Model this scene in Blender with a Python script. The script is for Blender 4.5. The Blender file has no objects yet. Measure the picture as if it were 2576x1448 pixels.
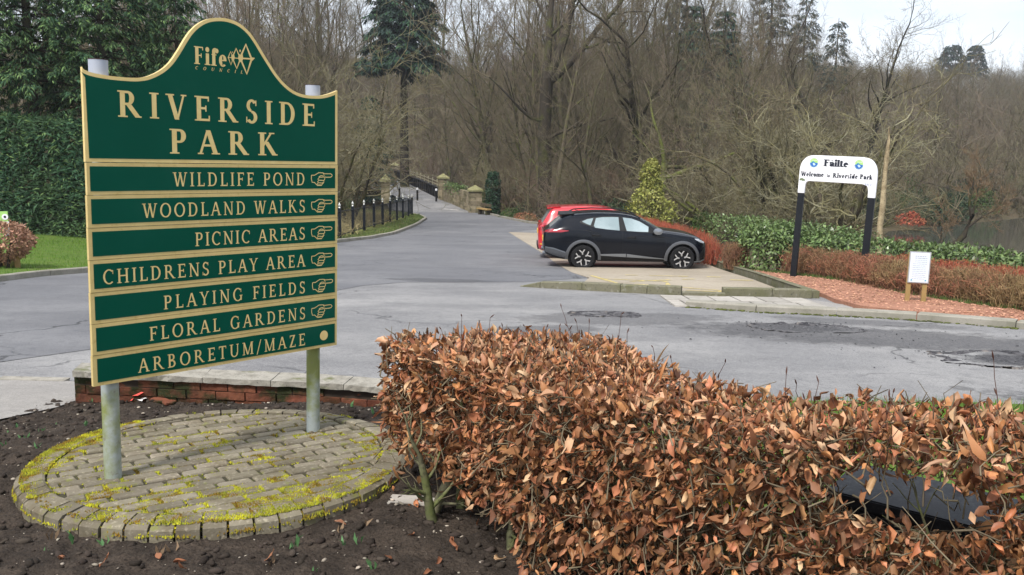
import bpy, bmesh, math, random
import numpy as np
from mathutils import Matrix, Vector

SC = bpy.context.scene
COL = SC.collection

# ------------------------------------------------------------------ camera, light, exposure
CAM_Z = 1.72
PITCH = math.atan(372 / 2200.0)
ROLL = 0.015
cd = bpy.data.cameras.new('camera'); cam = bpy.data.objects.new('camera', cd); COL.objects.link(cam)
cd.sensor_width = 36.0; cd.lens = 36.0 * 2200 / 2576; cd.clip_end = 3000; cd.clip_start = 0.05
FW = np.array([0, math.cos(PITCH), -math.sin(PITCH)])
R0 = np.array([1.0, 0, 0]); U0 = np.array([0, math.sin(PITCH), math.cos(PITCH)])
CR = math.cos(ROLL) * R0 + math.sin(ROLL) * U0
CU = -math.sin(ROLL) * R0 + math.cos(ROLL) * U0
m = Matrix.Identity(4)
for i in range(3):
    m[i][0] = CR[i]; m[i][1] = CU[i]; m[i][2] = -FW[i]
m[2][3] = CAM_Z
cam.matrix_world = m
SC.camera = cam

SUN_EL, SUN_AZ = math.radians(54), math.radians(212)      # azimuth clockwise from +Y: the sun stands behind the photographer
w = bpy.data.worlds.new('World'); SC.world = w; w.use_nodes = True
nt = w.node_tree; nt.nodes.clear()
def wn(t, **k):
    n = nt.nodes.new(t)
    for a, b in k.items(): setattr(n, a, b)
    return n
out = wn('ShaderNodeOutputWorld'); bg = wn('ShaderNodeBackground'); sky = wn('ShaderNodeTexSky')
sky.sky_type = 'NISHITA'; sky.sun_disc = False; sky.sun_elevation = SUN_EL; sky.sun_rotation = SUN_AZ
sky.air_density = 1.0; sky.dust_density = 2.0
tc = wn('ShaderNodeTexCoord'); mp = wn('ShaderNodeMapping'); mp.inputs['Scale'].default_value = (1, 1, 3.2)
nz = wn('ShaderNodeTexNoise'); nz.inputs['Scale'].default_value = 2.3; nz.inputs['Detail'].default_value = 7; nz.inputs['Roughness'].default_value = 0.55
cr = wn('ShaderNodeValToRGB')
cr.color_ramp.elements[0].position = 0.36; cr.color_ramp.elements[0].color = (2.45, 2.75, 3.15, 1)
cr.color_ramp.elements[1].position = 0.66; cr.color_ramp.elements[1].color = (4.0, 4.1, 4.3, 1)
mx = wn('ShaderNodeMix', data_type='RGBA'); mx.inputs[0].default_value = 0.88
nt.links.new(tc.outputs['Generated'], mp.inputs[0]); nt.links.new(mp.outputs[0], nz.inputs['Vector'])
nt.links.new(nz.outputs['Fac'], cr.inputs[0]); nt.links.new(sky.outputs[0], mx.inputs[6]); nt.links.new(cr.outputs[0], mx.inputs[7])
nt.links.new(mx.outputs[2], bg.inputs[0]); bg.inputs[1].default_value = 0.1
nt.links.new(bg.outputs[0], out.inputs[0])
sd = bpy.data.lights.new('sun', 'SUN'); sun = bpy.data.objects.new('sun', sd); COL.objects.link(sun)
sd.energy = 1.5; sd.angle = math.radians(11); sd.color = (1.0, 0.96, 0.9)
dv = Vector((math.sin(SUN_AZ) * math.cos(SUN_EL), math.cos(SUN_AZ) * math.cos(SUN_EL), math.sin(SUN_EL)))
sun.rotation_euler = dv.to_track_quat('Z', 'Y').to_euler(); sun.location = (0, -20, 40)
SC.view_settings.view_transform = 'Standard'; SC.view_settings.look = 'None'
SC.view_settings.exposure = 1.68; SC.view_settings.gamma = 1.0
SC.cycles.max_bounces = 6; SC.cycles.transparent_max_bounces = 8

# ------------------------------------------------------------------ helpers
def tag(o, label=None, cat=None, group=None, kind=None):
    if label: o['label'] = label
    if cat: o['category'] = cat
    if group: o['group'] = group
    if kind: o['kind'] = kind
    return o

def empty(name, loc=(0, 0, 0), rz=0.0, label=None, cat=None, group=None):
    o = bpy.data.objects.new(name, None); COL.objects.link(o)
    o.empty_display_size = 0.2; o.location = loc; o.rotation_euler = (0, 0, rz)
    return tag(o, label, cat, group)

def mesh_np(name, V, Fs, mat=None, parent=None, smooth=False, mats=None, mi=None):
    """V (n,3) array; Fs list of integer arrays, one per polygon size (m,k)"""
    me = bpy.data.meshes.new(name)
    V = np.asarray(V, dtype=np.float32)
    if not isinstance(Fs, (list, tuple)): Fs = [Fs]
    Fs = [np.asarray(f, dtype=np.int32) for f in Fs if len(f)]
    me.vertices.add(len(V)); me.vertices.foreach_set('co', V.ravel())
    nl = sum(f.size for f in Fs); npoly = sum(len(f) for f in Fs)
    me.loops.add(nl); me.polygons.add(npoly)
    me.loops.foreach_set('vertex_index', np.concatenate([f.ravel() for f in Fs]))
    st = []; o = 0
    for f in Fs:
        k = f.shape[1]; st.append(o + np.arange(len(f)) * k); o += f.size
    me.polygons.foreach_set('loop_start', np.concatenate(st).astype(np.int32))
    if mats:
        for mm in mats: me.materials.append(mm)
        if mi is not None: me.polygons.foreach_set('material_index', np.asarray(mi, dtype=np.int32))
    elif mat: me.materials.append(mat)
    me.update(calc_edges=True); me.validate()
    if smooth: me.shade_smooth()
    ob = bpy.data.objects.new(name, me); COL.objects.link(ob)
    if parent: ob.parent = parent
    return ob

class MB:
    """collects simple shapes and links them as one mesh object"""
    def __init__(s): s.v = []; s.f = []; s.m = []
    def poly(s, pts, mi=0):
        o = len(s.v); s.v += [tuple(p) for p in pts]; s.f.append(tuple(range(o, o + len(pts)))); s.m.append(mi)
    def faces(s, V, Fs, mi=0):
        o = len(s.v); s.v += [tuple(p) for p in V]
        for f in Fs: s.f.append(tuple(i + o for i in f)); s.m.append(mi)
    def box(s, lo, hi, mi=0, M=None):
        x0, y0, z0 = lo; x1, y1, z1 = hi
        V = [(x0, y0, z0), (x1, y0, z0), (x1, y1, z0), (x0, y1, z0), (x0, y0, z1), (x1, y0, z1), (x1, y1, z1), (x0, y1, z1)]
        if M is not None: V = [tuple(M @ Vector(p)) for p in V]
        s.faces(V, [(0, 3, 2, 1), (4, 5, 6, 7), (0, 1, 5, 4), (1, 2, 6, 5), (2, 3, 7, 6), (3, 0, 4, 7)], mi)
    def prism(s, pts, y0, y1, mi=0, back=True):
        """outline pts in (x,z), extruded along y from y0 (front) to y1"""
        n = len(pts); V = [(p[0], y0, p[1]) for p in pts] + [(p[0], y1, p[1]) for p in pts]
        F = [tuple(range(n))] + ([tuple(range(2 * n - 1, n - 1, -1))] if back else [])
        F += [(i, i + n, (i + 1) % n + n, (i + 1) % n) for i in range(n)]
        s.faces(V, F, mi)
    def prismz(s, pts, z0, z1, mi=0):
        n = len(pts); V = [(p[0], p[1], z0) for p in pts] + [(p[0], p[1], z1) for p in pts]
        F = [tuple(range(n - 1, -1, -1)), tuple(range(n, 2 * n))] + [(i, (i + 1) % n, (i + 1) % n + n, i + n) for i in range(n)]
        s.faces(V, F, mi)
    def cyl(s, a, b, r0, r1=None, n=12, mi=0, cap=True):
        a = Vector(a); b = Vector(b); r1 = r0 if r1 is None else r1
        d = (b - a).normalized(); q = d.orthogonal().normalized(); t = d.cross(q)
        V = []
        for P, r in ((a, r0), (b, r1)):
            for i in range(n):
                an = 2 * math.pi * i / n; V.append(tuple(P + q * math.cos(an) * r + t * math.sin(an) * r))
        F = [(i, (i + 1) % n, n + (i + 1) % n, n + i) for i in range(n)]
        if cap: F += [tuple(range(n - 1, -1, -1)), tuple(range(n, 2 * n))]
        s.faces(V, F, mi)
    def lathe(s, prof, c=(0, 0, 0), axis='z', n=20, mi=0):
        V = []; k = len(prof)
        for i in range(n):
            an = 2 * math.pi * i / n; ca, sa = math.cos(an), math.sin(an)
            for r, h in prof:
                p = (r * ca, r * sa, h) if axis == 'z' else (r * ca, h, r * sa)
                V.append((p[0] + c[0], p[1] + c[1], p[2] + c[2]))
        F = [(i * k + j, ((i + 1) % n) * k + j, ((i + 1) % n) * k + j + 1, i * k + j + 1) for i in range(n) for j in range(k - 1)]
        s.faces(V, F, mi)
    def tube(s, pts, r, n=6, mi=0, closed=False):
        pts = [Vector(p) for p in pts]; V = []; N = len(pts)
        rr = r if hasattr(r, '__len__') else [r] * N
        q = None
        for i, P in enumerate(pts):
            d = (pts[(i + 1) % N] - pts[i - 1]) if closed else (pts[min(i + 1, N - 1)] - pts[max(i - 1, 0)])
            d.normalize()
            q = d.orthogonal().normalized() if q is None else (q - d * q.dot(d)).normalized()
            t = d.cross(q)
            for j in range(n):
                an = 2 * math.pi * j / n; V.append(tuple(P + (q * math.cos(an) + t * math.sin(an)) * rr[i]))
        F = [(i * n + j, i * n + (j + 1) % n, ((i + 1) % N) * n + (j + 1) % n, ((i + 1) % N) * n + j) for i in range(N if closed else N - 1) for j in range(n)]
        if not closed: F += [tuple(range(n - 1, -1, -1)), tuple(range((N - 1) * n, N * n))]
        s.faces(V, F, mi)
    def build(s, name, mat, parent=None, smooth=False, bevel=0.0, angle=35):
        me = bpy.data.meshes.new(name); me.from_pydata(s.v, [], s.f)
        for mm in (mat if isinstance(mat, (list, tuple)) else [mat]): me.materials.append(mm)
        me.polygons.foreach_set('material_index', s.m); me.update()
        if bevel > 0:
            bm = bmesh.new(); bm.from_mesh(me); bmesh.ops.remove_doubles(bm, verts=bm.verts, dist=1e-5)
            ed = [e for e in bm.edges if len(e.link_faces) == 2 and e.calc_face_angle(0) > math.radians(40)]
            bmesh.ops.bevel(bm, geom=ed, offset=bevel, segments=2, affect='EDGES', clamp_overlap=True)
            bm.to_mesh(me); bm.free()
        if smooth:
            me.shade_smooth(); me.set_sharp_from_angle(angle=math.radians(angle))
        ob = bpy.data.objects.new(name, me); COL.objects.link(ob)
        if parent: ob.parent = parent
        return ob

def copy_thing(o, loc, rz=None, scale=None, label=None, group=None, name=None):
    def rec(a, par):
        c = a.copy(); COL.objects.link(c)
        if par: c.parent = par
        for ch in a.children: rec(ch, c)
        return c
    c = rec(o, None); c.location = loc
    if rz is not None: c.rotation_euler = (c.rotation_euler[0], c.rotation_euler[1], rz)
    if scale is not None: c.scale = (scale,) * 3 if not hasattr(scale, '__len__') else scale
    if label: c['label'] = label
    if group: c['group'] = group
    return c

# ------------------------------------------------------------------ pixel rays (2576 x 1448 measuring frame) to places on the ground
def ray(px, py): return FW + (px - 1288) / 2200.0 * CR - (py - 724) / 2200.0 * CU
def at(px, py, d): return np.array([0, 0, CAM_Z]) + d * ray(px, py)

# ------------------------------------------------------------------ ground heights
_Y = np.arange(-10, 700, 0.25)
_Z = np.interp(_Y, [-10, 0, 3.4, 5.5, 6.6, 24.3, 36, 58, 66, 75, 115, 200, 700], [.3, .15, .0, -.12, -.33, -1.75, -2.33, -3.4, -3.68, -3.47, -3.25, -3.1, -3.1])
_k = np.exp(-0.5 * (np.arange(-12, 13) / 4.0) ** 2); _k /= _k.sum()
_Z = np.convolve(np.pad(_Z, 12, mode='edge'), _k, 'valid')
def zr(y): return np.interp(y, _Y, _Z)
def on(px, py, off=0.0):
    d = ray(px, py); t = np.geomspace(2, 400, 6000); y = t * d[1]; z = CAM_Z + t * d[2]
    i = int(np.argmax(z <= zr(y) + off)); return np.array([t[i] * d[0], y[i], zr(y[i]) + off])

def pnoise(x, y, seed=0, f=1.0, oct=4):
    """cheap value noise in numpy"""
    rs = np.random.RandomState(seed); tab = rs.rand(256, 256); x = np.asarray(x, float) * f; y = np.asarray(y, float) * f
    s = np.zeros(np.broadcast(x, y).shape); a = 1.0; tot = 0
    for o in range(oct):
        xi = np.floor(x).astype(int); yi = np.floor(y).astype(int); fx = x - xi; fy = y - yi
        fx = fx * fx * (3 - 2 * fx); fy = fy * fy * (3 - 2 * fy)
        g = lambda i, j: tab[(xi + i) % 256, (yi + j) % 256]
        s = s + a * ((g(0, 0) * (1 - fx) + g(1, 0) * fx) * (1 - fy) + (g(0, 1) * (1 - fx) + g(1, 1) * fx) * fy)
        tot += a; a *= 0.5; x = x * 2.03 + 17.1; y = y * 2.03 + 5.7
    return s / tot

LAKE = [(17, 30), (24, 26), (40, 24), (90, 30), (140, 60), (150, 110), (105, 106), (75, 96), (47, 80), (37, 72), (28, 65), (23, 56), (19, 44)]
def seg_dist(x, y, poly):
    """signed distance to polygon (positive inside)"""
    d = np.full(np.shape(x), 1e9); ins = np.zeros(np.shape(x), bool); n = len(poly)
    for i in range(n):
        ax, ay = poly[i]; bx, by = poly[(i + 1) % n]
        t = np.clip(((x - ax) * (bx - ax) + (y - ay) * (by - ay)) / ((bx - ax) ** 2 + (by - ay) ** 2), 0, 1)
        d = np.minimum(d, np.hypot(x - ax - t * (bx - ax), y - ay - t * (by - ay)))
        c = ((ay > y) != (by > y)) & (x < (bx - ax) * (y - ay) / (by - ay + 1e-12) + ax); ins ^= c
    return np.where(ins, d, -d)
def sstep(t): t = np.clip(t, 0, 1); return t * t * (3 - 2 * t)
LAKE_Z = -4.6
def hill(x, y):
    y0 = np.interp(x, [-80, -30, -8, 6, 15, 28, 46, 100, 200], [95, 105, 118, 92, 80, 71, 86, 116, 160])
    L = np.interp(x, [0, 50, 100, 160], [48, 80, 140, 150]); H = np.interp(x, [-80, 0, 50, 100, 200], [17, 15.5, 17, 21, 23])
    s = (y - y0) / L
    return np.where(s > 0, H * (0.35 * np.clip(s, 0, 1) + 0.65 * sstep(s)) + np.clip(s - 1, 0, 3) * 4, 0)
def terrain(x, y):
    x = np.asarray(x, float); y = np.asarray(y, float)
    z = zr(y) + hill(x, y)
    z = z + np.clip(-11 - x, 0, 40) * 0.04 * sstep((y - 18) / 10)
    ld = seg_dist(x, y, LAKE)
    z = np.where(ld > -7, z + (np.minimum(z, LAKE_Z - 0.8) - z) * sstep((ld + 7) / 8.5), z)
    rv = np.exp(-((y - 95 - 0.25 * x) / 9.0) ** 2) * sstep((30 - x) / 10); z = z - 5.0 * rv
    return z
# ------------------------------------------------------------------ materials
def mat(name, col=(.5, .5, .5), rough=.8, metal=0.0, spec=None, noise=None, bump=None, coat=0.0, island=0.0, trans=0.0, sheen=0.0, objrand=0.0):
    """noise: (scale, colour2, low, high[, detail]) ; bump: (scale, strength, distance)"""
    m = bpy.data.materials.new(name); m.use_nodes = True; t = m.node_tree; b = t.nodes['Principled BSDF']
    if spec is None: spec = .12 if rough >= .7 else .25 if rough >= .4 else .45
    b.inputs['Roughness'].default_value = rough; b.inputs['Metallic'].default_value = metal
    b.inputs['Specular IOR Level'].default_value = spec; b.inputs['Coat Weight'].default_value = coat
    N = t.nodes.new; L = t.links.new
    tcn = N('ShaderNodeTexCoord')
    rgb = N('ShaderNodeRGB'); rgb.outputs[0].default_value = (*col, 1); cur = rgb.outputs[0]
    ns = [] if noise is None else (noise if isinstance(noise, list) else [noise])
    for q in ns:
        nzn = N('ShaderNodeTexNoise'); nzn.inputs['Scale'].default_value = q[0]; nzn.inputs['Detail'].default_value = q[4] if len(q) > 4 else 5
        nzn.inputs['Roughness'].default_value = .6
        L(tcn.outputs['Object'], nzn.inputs['Vector'])
        mr = N('ShaderNodeMapRange'); mr.inputs[1].default_value = q[2]; mr.inputs[2].default_value = q[3]
        L(nzn.outputs['Fac'], mr.inputs[0])
        mxn = N('ShaderNodeMix'); mxn.data_type = 'RGBA'; L(mr.outputs[0], mxn.inputs[0]); L(cur, mxn.inputs[6]); mxn.inputs[7].default_value = (*q[1], 1)
        cur = mxn.outputs[2]
    if island or objrand:
        src = None
        if island:
            g = N('ShaderNodeNewGeometry'); src = g.outputs['Random Per Island']; amt = island
        else:
            g = N('ShaderNodeObjectInfo'); src = g.outputs['Random']; amt = objrand
        mr = N('ShaderNodeMapRange'); mr.inputs[3].default_value = 1 - amt; mr.inputs[4].default_value = 1 + amt; L(src, mr.inputs[0])
        hs = N('ShaderNodeHueSaturation'); L(mr.outputs[0], hs.inputs['Value']); L(cur, hs.inputs['Color'])
        mr2 = N('ShaderNodeMapRange'); mr2.inputs[3].default_value = .5 - amt * .022; mr2.inputs[4].default_value = .5 + amt * .022
        wn_ = N('ShaderNodeTexWhiteNoise'); wn_.noise_dimensions = '1D'; L(src, wn_.inputs['W']); L(wn_.outputs['Value'], mr2.inputs[0]); L(mr2.outputs[0], hs.inputs['Hue'])
        cur = hs.outputs[0]
    L(cur, b.inputs['Base Color'])
    if bump is not None:
        bs = bump if isinstance(bump, list) else [bump]; prev = None
        for q in bs:
            nb = N('ShaderNodeTexNoise'); nb.inputs['Scale'].default_value = q[0]; nb.inputs['Detail'].default_value = 6; L(tcn.outputs['Object'], nb.inputs['Vector'])
            bp = N('ShaderNodeBump'); bp.inputs['Strength'].default_value = q[1]; bp.inputs['Distance'].default_value = q[2]
            L(nb.outputs['Fac'], bp.inputs['Height'])
            if prev: L(prev, bp.inputs['Normal'])
            prev = bp.outputs[0]
        L(prev, b.inputs['Normal'])
    if trans:
        o = t.nodes['Material Output']; tr = N('ShaderNodeBsdfTranslucent'); L(cur, tr.inputs['Color']); ad = N('ShaderNodeMixShader'); ad.inputs[0].default_value = trans
        L(b.outputs[0], ad.inputs[1]); L(tr.outputs[0], ad.inputs[2]); L(ad.outputs[0], o.inputs['Surface'])
    return m

M = {}
M['sign_green'] = mat('sign_green', (.0012, .060, .037), .38, spec=.07, noise=[(3, (.002, .068, .043), .4, .8), (1.3, (.008, .076, .052), .55, .75)])
M['gold'] = mat('gold', (.62, .46, .18), .45, noise=(14, (.70, .55, .25), .35, .7))
M['gold_dull'] = mat('gold_dull', (.50, .38, .15), .5, noise=[(9, (.60, .46, .20), .35, .7), (40, (.42, .30, .10), .55, .75)])
M['galv'] = mat('galv', (.30, .335, .33), .55, .1, noise=[(6, (.38, .41, .40), .4, .7), (4.5, (.20, .225, .075), .44, .60), (30, (.20, .19, .15), .62, .72)], bump=(60, .1, .003))
M['galv_cap'] = mat('galv_cap', (.36, .39, .46), .5, .1, noise=(30, (.2, .12, .06), .68, .72))
M['dark_rust'] = mat('dark_rust', (.05, .025, .015), .9)
M['soil'] = mat('soil', (.038, .030, .024), .95, noise=[(5, (.070, .054, .042), .42, .66), (90, (.018, .014, .012), .45, .7)], bump=[(60, .7, .02), (220, .6, .006)])
M['clod'] = mat('clod', (.042, .033, .027), .95, island=.5, bump=(200, .5, .005))
M['chip'] = mat('chip', (.30, .26, .21), .8, island=.5)
M['sett'] = mat('sett', (.20, .175, .135), .9, noise=[(4, (.115, .095, .062), .40, .62), (9, (.16, .14, .10), .4, .65), (45, (.30, .265, .20), .55, .72), (14, (.17, .17, .06), .58, .7)], island=.22, bump=[(60, .5, .006), (300, .4, .002)])
M['moss'] = mat('moss', (.20, .20, .018), .95, noise=[(6, (.36, .34, .02), .46, .62), (9, (.15, .09, .014), .47, .58), (40, (.10, .12, .02), .5, .7)], island=.45)
M['joint'] = mat('joint', (.05, .045, .03), .95, noise=(20, (.08, .085, .02), .5, .65))
M['brick_red'] = mat('brick_red', (.165, .062, .036), .92, noise=[(6, (.080, .034, .022), .4, .62), (5, (.026, .030, .013), .46, .60), (50, (.19, .08, .05), .6, .75)], island=.25, bump=[(30, .8, .012), (150, .5, .004)])
M['mortar'] = mat('mortar', (.05, .038, .03), .95)
M['coping'] = mat('coping', (.31, .29, .25), .9, noise=[(9, (.20, .185, .155), .42, .66), (60, (.13, .125, .11), .58, .7), (5, (.13, .135, .07), .6, .72)], bump=[(40, .6, .008), (160, .4, .003)])
M['kerb'] = mat('kerb', (.30, .28, .24), .9, noise=[(3, (.20, .19, .15), .4, .7), (40, (.14, .13, .11), .58, .75)], bump=(70, .5, .005))
M['kerb_moss'] = mat('kerb_moss', (.165, .155, .11), .92, noise=[(2.5, (.12, .12, .062), .42, .68), (30, (.075, .07, .055), .55, .7), (7, (.26, .245, .2), .58, .7)], bump=(60, .6, .006))
M['slab'] = mat('slab', (.36, .335, .30), .9, island=.16, noise=[(4, (.27, .25, .22), .4, .7), (60, (.2, .19, .17), .6, .75)], bump=(90, .4, .004))
M['woodchip'] = mat('woodchip', (.37, .185, .125), .95, noise=[(3, (.28, .135, .09), .4, .65), (60, (.52, .30, .19), .52, .7), (35, (.15, .065, .045), .58, .72)], bump=(90, .8, .02))
M['chips'] = mat('chips', (.42, .23, .155), .9, island=.5)
M['lawn'] = mat('lawn', (.085, .145, .028), .95, noise=[(2, (.125, .17, .04), .4, .65), (5, (.10, .085, .045), .60, .72), (60, (.05, .12, .018), .5, .7)], bump=(120, .7, .02))
M['blade'] = mat('blade', (.13, .23, .036), .7, island=.4, trans=.2)
M['verge'] = mat('verge', (.12, .16, .04), .95, noise=[(3, (.11, .075, .045), .45, .62), (60, (.06, .08, .02), .5, .7)], bump=(100, .7, .02))
M['litter'] = mat('litter', (.085, .066, .042), .95, noise=[(1.2, (.058, .056, .028), .4, .65), (25, (.13, .10, .065), .5, .7)], bump=(20, .8, .05))
M['bark'] = mat('bark', (.082, .068, .048), .95, noise=[(1.7, (.085, .090, .030), .45, .62), (12, (.045, .037, .028), .5, .7)], bump=(25, .6, .02), objrand=.25)
M['bark_dark'] = mat('bark_dark', (.050, .042, .032), .95, noise=[(1.2, (.066, .070, .022), .5, .66), (12, (.03, .025, .02), .5, .7)], bump=(25, .6, .02), objrand=.2)
M['bark_moss'] = mat('bark_moss', (.10, .115, .030), .95, noise=[(1.6, (.070, .060, .040), .44, .58), (14, (.17, .19, .05), .5, .7)], bump=(25, .6, .02))
M['twig'] = mat('twig', (.140, .113, .080), .9, objrand=.4, noise=[(.9, (.14, .13, .070), .42, .62), (.13, (.165, .125, .095), .48, .60)])
M['twig_olive'] = mat('twig_olive', (.185, .165, .088), .9, objrand=.25, noise=[(1.3, (.24, .225, .155), .45, .62), (.35, (.13, .10, .062), .5, .62)])
M['twig_rust'] = mat('twig_rust', (.22, .15, .092), .9, noise=(1.2, (.15, .12, .08), .45, .62))
M['conifer'] = mat('conifer', (.034, .078, .040), .7, island=.5, objrand=0, noise=(.5, (.050, .088, .036), .42, .66), trans=.12)
M['conifer_lit'] = mat('conifer_lit', (.125, .20, .072), .8, island=.4, trans=.15)  # paler copy of the conifer foliage, strewn at random as sunlit sprays
M['spruce'] = mat('spruce', (.030, .050, .042), .85, island=.35, trans=.08)
M['deadwood'] = mat('deadwood', (.36, .29, .18), .9, noise=[(3, (.22, .17, .10), .42, .62), (14, (.12, .09, .055), .58, .7)], bump=(20, .9, .04))
M['ivy'] = mat('ivy', (.022, .055, .026), .55, island=.5, trans=.1)
M['laurel'] = mat('laurel', (.105, .165, .052), .34, island=.55, trans=.15, noise=(4, (.17, .23, .085), .45, .62))
M['holly'] = mat('holly', (.31, .31, .085), .45, island=.4, noise=(3, (.22, .25, .06), .46, .64), trans=.2)
M['hedge_brown'] = mat('hedge_brown', (.20, .105, .066), .9, island=.5, noise=(1.3, (.24, .165, .085), .42, .6))
M['hedge_red'] = mat('hedge_red', (.36, .10, .06), .85, island=.45, noise=(1.3, (.25, .11, .06), .5, .65))
M['hedge_tip'] = mat('hedge_tip', (.33, .135, .085), .85, island=.5, noise=(1.1, (.28, .20, .10), .46, .6))
M['reed'] = mat('reed', (.52, .43, .22), .9, island=.4)
M['twig_red'] = mat('twig_red', (.19, .13, .095), .9, noise=(.5, (.12, .10, .07), .42, .6))
M['hedge_green'] = mat('hedge_green', (.08, .12, .035), .85, island=.4)
M['beech'] = mat('beech', (.43, .19, .092), .45, island=.5, noise=[(14, (.33, .13, .05), .42, .62), (7, (.52, .27, .13), .52, .7)], trans=.2)
M['beech_twig'] = mat('beech_twig', (.14, .115, .075), .85, island=.35)
M['beech_stem'] = mat('beech_stem', (.15, .14, .085), .9, noise=[(9, (.12, .135, .05), .42, .62), (40, (.06, .055, .035), .55, .7)], bump=(60, .5, .006))
M['bud'] = mat('bud', (.07, .03, .02), .6)
M['bench_black'] = mat('bench_black', (.010, .011, .014), .6, noise=(60, (.025, .027, .03), .5, .7), bump=(90, .25, .003))
M['iron'] = mat('iron', (.012, .015, .022), .4, .2)
M['steel'] = mat('steel', (.55, .55, .52), .35, .5)
M['white'] = mat('white', (.78, .79, .82), .42, noise=(5, (.70, .71, .74), .5, .75))
M['navy'] = mat('navy', (.012, .014, .02), .38, noise=(8, (.022, .024, .032), .5, .8))
M['ink'] = mat('ink', (.018, .022, .035), .5)
M['post_black'] = mat('post_black', (.010, .012, .016), .42)
M['timber'] = mat('timber', (.33, .215, .092), .8, noise=[(4, (.26, .19, .075), .4, .65), (10, (.22, .23, .06), .58, .7)], bump=(40, .4, .004))
M['notice'] = mat('notice', (.66, .72, .80), .3, coat=.5, noise=(9, (.60, .70, .74), .45, .7))
M['grey_text'] = mat('grey_text', (.36, .39, .46), .6)
M['alu'] = mat('alu', (.45, .46, .47), .4, .5)
M['emb_green'] = mat('emb_green', (.36, .62, .18), .5)
M['emb_teal'] = mat('emb_teal', (.06, .30, .42), .5)
M['emb_blue'] = mat('emb_blue', (.03, .14, .46), .5)
M['emb_pale'] = mat('emb_pale', (.48, .64, .82), .5)
M['stone'] = mat('stone', (.24, .20, .135), .95, noise=[(1.6, (.12, .11, .062), .42, .62), (9, (.28, .24, .17), .52, .68), (4, (.07, .068, .045), .58, .7)], island=.28, bump=(12, .7, .03))
M['stone_cap'] = mat('stone_cap', (.26, .245, .12), .95, noise=[(3, (.17, .165, .075), .42, .62), (12, (.34, .33, .25), .55, .7)], bump=(12, .6, .03))
M['deck'] = mat('deck', (.12, .112, .115), .9, noise=(2, (.16, .15, .15), .4, .7))
M['plate'] = mat('plate', (.012, .012, .014), .6, noise=(2, (.03, .026, .02), .5, .7))
M['rail_pale'] = mat('rail_pale', (.33, .30, .21), .6)
M['bluefence'] = mat('bluefence', (.22, .30, .38), .5, .2)
M['car_black'] = mat('car_black', (.0025, .004, .008), .16, .0, spec=.28, coat=.12)
M['car_red'] = mat('car_red', (.56, .012, .022), .28, spec=.5, coat=1.0)
M['clad'] = mat('clad', (.10, .105, .115), .36, .3)
M['trim'] = mat('trim', (.24, .26, .29), .28, .6)
M['blackplastic'] = mat('blackplastic', (.008, .008, .009), .5)
M['glass'] = mat('glass', (.21, .27, .285), .07, spec=.6, coat=.6, noise=(1.1, (.33, .40, .42), .40, .62))  # opaque pale panes, here and rear: reflected sky put into the colour
M['glass_rear'] = mat('glass_rear', (.35, .38, .40), .08, spec=.6, coat=.6)
M['tyre'] = mat('tyre', (.016, .016, .017), .8)
M['rim_dark'] = mat('rim_dark', (.02, .02, .022), .4, .5)
M['rim_bright'] = mat('rim_bright', (.62, .62, .63), .3, .6)
M['tail'] = mat('tail', (.30, .010, .018), .15, coat=1.0)
M['headlamp'] = mat('headlamp', (.55, .58, .62), .12, .3, coat=1.0)
M['plate_yellow'] = mat('plate_yellow', (.70, .42, .06), .5)
M['tissue'] = mat('tissue', (.78, .76, .74), .8)
M['wrapper_red'] = mat('wrapper_red', (.70, .10, .08), .5)
M['wrapper_gold'] = mat('wrapper_gold', (.72, .50, .16), .5)
M['shoot'] = mat('shoot', (.10, .22, .085), .5, island=.3, trans=.2)
M['shoot_dead'] = mat('shoot_dead', (.20, .14, .085), .8, island=.4)
M['daffodil'] = mat('daffodil', (.85, .70, .02), .5, trans=.3)
M['paint_yellow'] = mat('paint_yellow', (.56, .45, .16), .8, noise=(18, (.33, .28, .17), .45, .6))
M['paint_white'] = mat('paint_white', (.62, .60, .56), .8)
M['leafgreen'] = mat('leafgreen', (.06, .10, .03), .7, island=.4, trans=.15)
M['rhodo'] = mat('rhodo', (.040, .068, .032), .6, island=.45, trans=.1)

def water_mat():
    m = mat('water', (.055, .054, .046), .06, spec=.5); t = m.node_tree; b = t.nodes['Principled BSDF']; N = t.nodes.new; L = t.links.new
    tcn = N('ShaderNodeTexCoord'); n = N('ShaderNodeTexNoise'); n.inputs['Scale'].default_value = 1.6; n.inputs['Detail'].default_value = 3
    bp = N('ShaderNodeBump'); bp.inputs['Strength'].default_value = .06; bp.inputs['Distance'].default_value = .05
    L(tcn.outputs['Object'], n.inputs['Vector']); L(n.outputs['Fac'], bp.inputs['Height']); L(bp.outputs[0], b.inputs['Normal']); return m
M['water'] = water_mat()

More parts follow.
